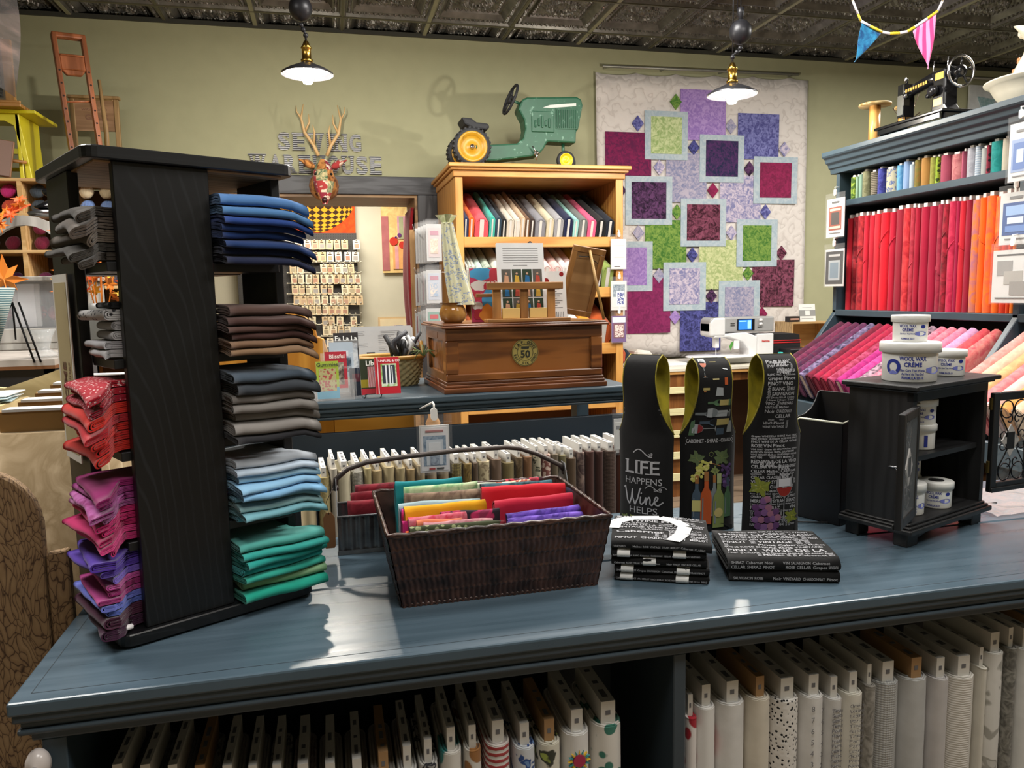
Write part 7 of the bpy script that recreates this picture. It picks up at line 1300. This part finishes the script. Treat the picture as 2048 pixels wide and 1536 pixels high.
for i in range(6): k.tube([(0,0,.05),(RR.uniform(-.08,.08),RR.uniform(-.04,.04),.4)],.002,4,0)
one('autumn_leaf_bouquet',k,LF,'bouquet of yellow and orange autumn leaves seen through the black tower','leaves',loc=(-.84,3.2,1.325),solid=.001,kind=None)
k=MB(); k.lathe([(0,0),(.05,0),(.07,.06),(.05,.16),(.055,.19),(.045,.19)],20,cap=False); one('grey_vase',k,plain('6a6a66',.4),'grey vase holding the autumn leaves behind the black tower','vase',loc=(-.84,3.2,1.322))
# ---- cream board, papers, wide bolts and crackled planks
k=MB(); k.prism([(-1.15,.60),(-.72,.60),(-.72,1.345),(-.80,1.315),(-.92,1.275),(-1.15,1.30)],2.48,2.50,'y'); one('cream_board',k,fab('cdbb8c','b8a678','batik',7),'large cream coloured board standing behind the wide beige bolts','board')
k=MB()
for i in range(7): k.M=rotm(0,0,R.uniform(-.2,.2),(R.uniform(-.02,.02),R.uniform(-.02,.02),i*.0028)); k.box(-.16,.10,-.08,.08,0,.0022,i%3)
k.M=Matrix(); one('paper_pile',k,[plain('d0d4d4',.5),plain('a8bcc0',.5),plain('dcdcd8',.5)],'loose pile of white and pale blue papers at the far left','papers',loc=(-.97,2.36,1.252))
k=MB(); k.box(-.33,.12,-.13,.1,-.03,0); k.box(-.32,-.29,-.12,.09,-1.252,-.03); k.box(-.0,.03,-.12,-.09,-1.252,-.03); one('paper_stand',k,plain('c0ac80',.6),'plain tan stand beneath the loose paper pile','stand',loc=(-.97,2.36,1.2515))
for i in range(5):
    y=1.86+.11*i; p=thing('wide_fabric_bolt',f'wide beige embossed fabric bolt seen broadside, {["nearest","second","third","fourth","farthest"][i]} of the row left of the counter','fabric bolt',(-.62+.0*i,y,.10),0,'wide beige bolts left of the counter'); w=.22
    k=MB(); k.prism([(a-.0,b+.045) for a,b in rrect(w,.09,.044,5)],0,1.135+.006*i,'z',sm=True); k.build('fabric_wrap',fab('a38f70','8c7858','batik',9,c3='b09c7c'),p); k=MB(); k.box(-w/2+.012,w/2-.012,.028,.062,1.13,1.18+.008*i,0); k.box(-w/2+.02,w/2-.005,.024,.07,1.18+.008*i,1.186+.008*i,1); k.build('board',[plain('94703f',.6),plain('dcdcdc',.5)],p)
k=MB(); k.box(-.9,-.50,1.80,2.46,.06,.098); k.box(-.9,-.50,1.82,2.44,0,.06); one('bolt_plinth',k,plain('6a5a48',.7),'low plinth carrying the wide beige bolts on the floor','plinth')
CRK=NT('crackled_paint'); CRK.set(Roughness=.75); v=CRK.co((1,1,.4)); x=CRK.n('TexVoronoi'); x.feature='DISTANCE_TO_EDGE'; nz=CRK.n('TexNoise'); CRK.l(v,nz.inputs['Vector']); nz.inputs['Scale'].default_value=14; mx=CRK.n('MixRGB'); mx.inputs[0].default_value=.12; CRK.l(v,mx.inputs[1]); CRK.l(nz.outputs['Color'],mx.inputs[2]); CRK.l(mx.outputs[0],x.inputs['Vector']); x.inputs['Scale'].default_value=95
CRK.col(CRK.ramp(x.outputs['Distance'],[(.0,'3c2a1a'),(.02,'5c4430'),(.07,'8c7050'),(.5,'a08460')])); CRK.bump(x.outputs['Distance'],.5,.003)
pl=thing('crackled_plank_screen','old plank screen with crackled tan paint standing left of the counter','plank screen',(0,1.60,0))
k=MB(); k.prism([(-.80,.02)]+[(-.556,.02),(-.556,1.10)]+[(-.66+.104*math.cos(a),1.10+.108*math.sin(a)) for a in [pi*i/14 for i in range(0,12)]]+[(-.80,1.19)],0,.025,'y'); k.build('rounded_plank',CRK.m,pl,bev=.004)
k=MB(); k.prism([(-.554,.02),(-.515,.02),(-.515,1.042),(-.554,1.036)],.004,.028,'y'); k.build('square_plank',CRK.m,pl,bev=.003)
k=MB(); k.box(-.80,-.54,.028,.045,.3,.36); k.box(-.80,-.54,.028,.045,.8,.86); k.build('batten',CRK.m,pl)
k=MB(); k.box(-.80,-.507,.004,.04,0,.02); k.build('foot_rail',CRK.m,pl)
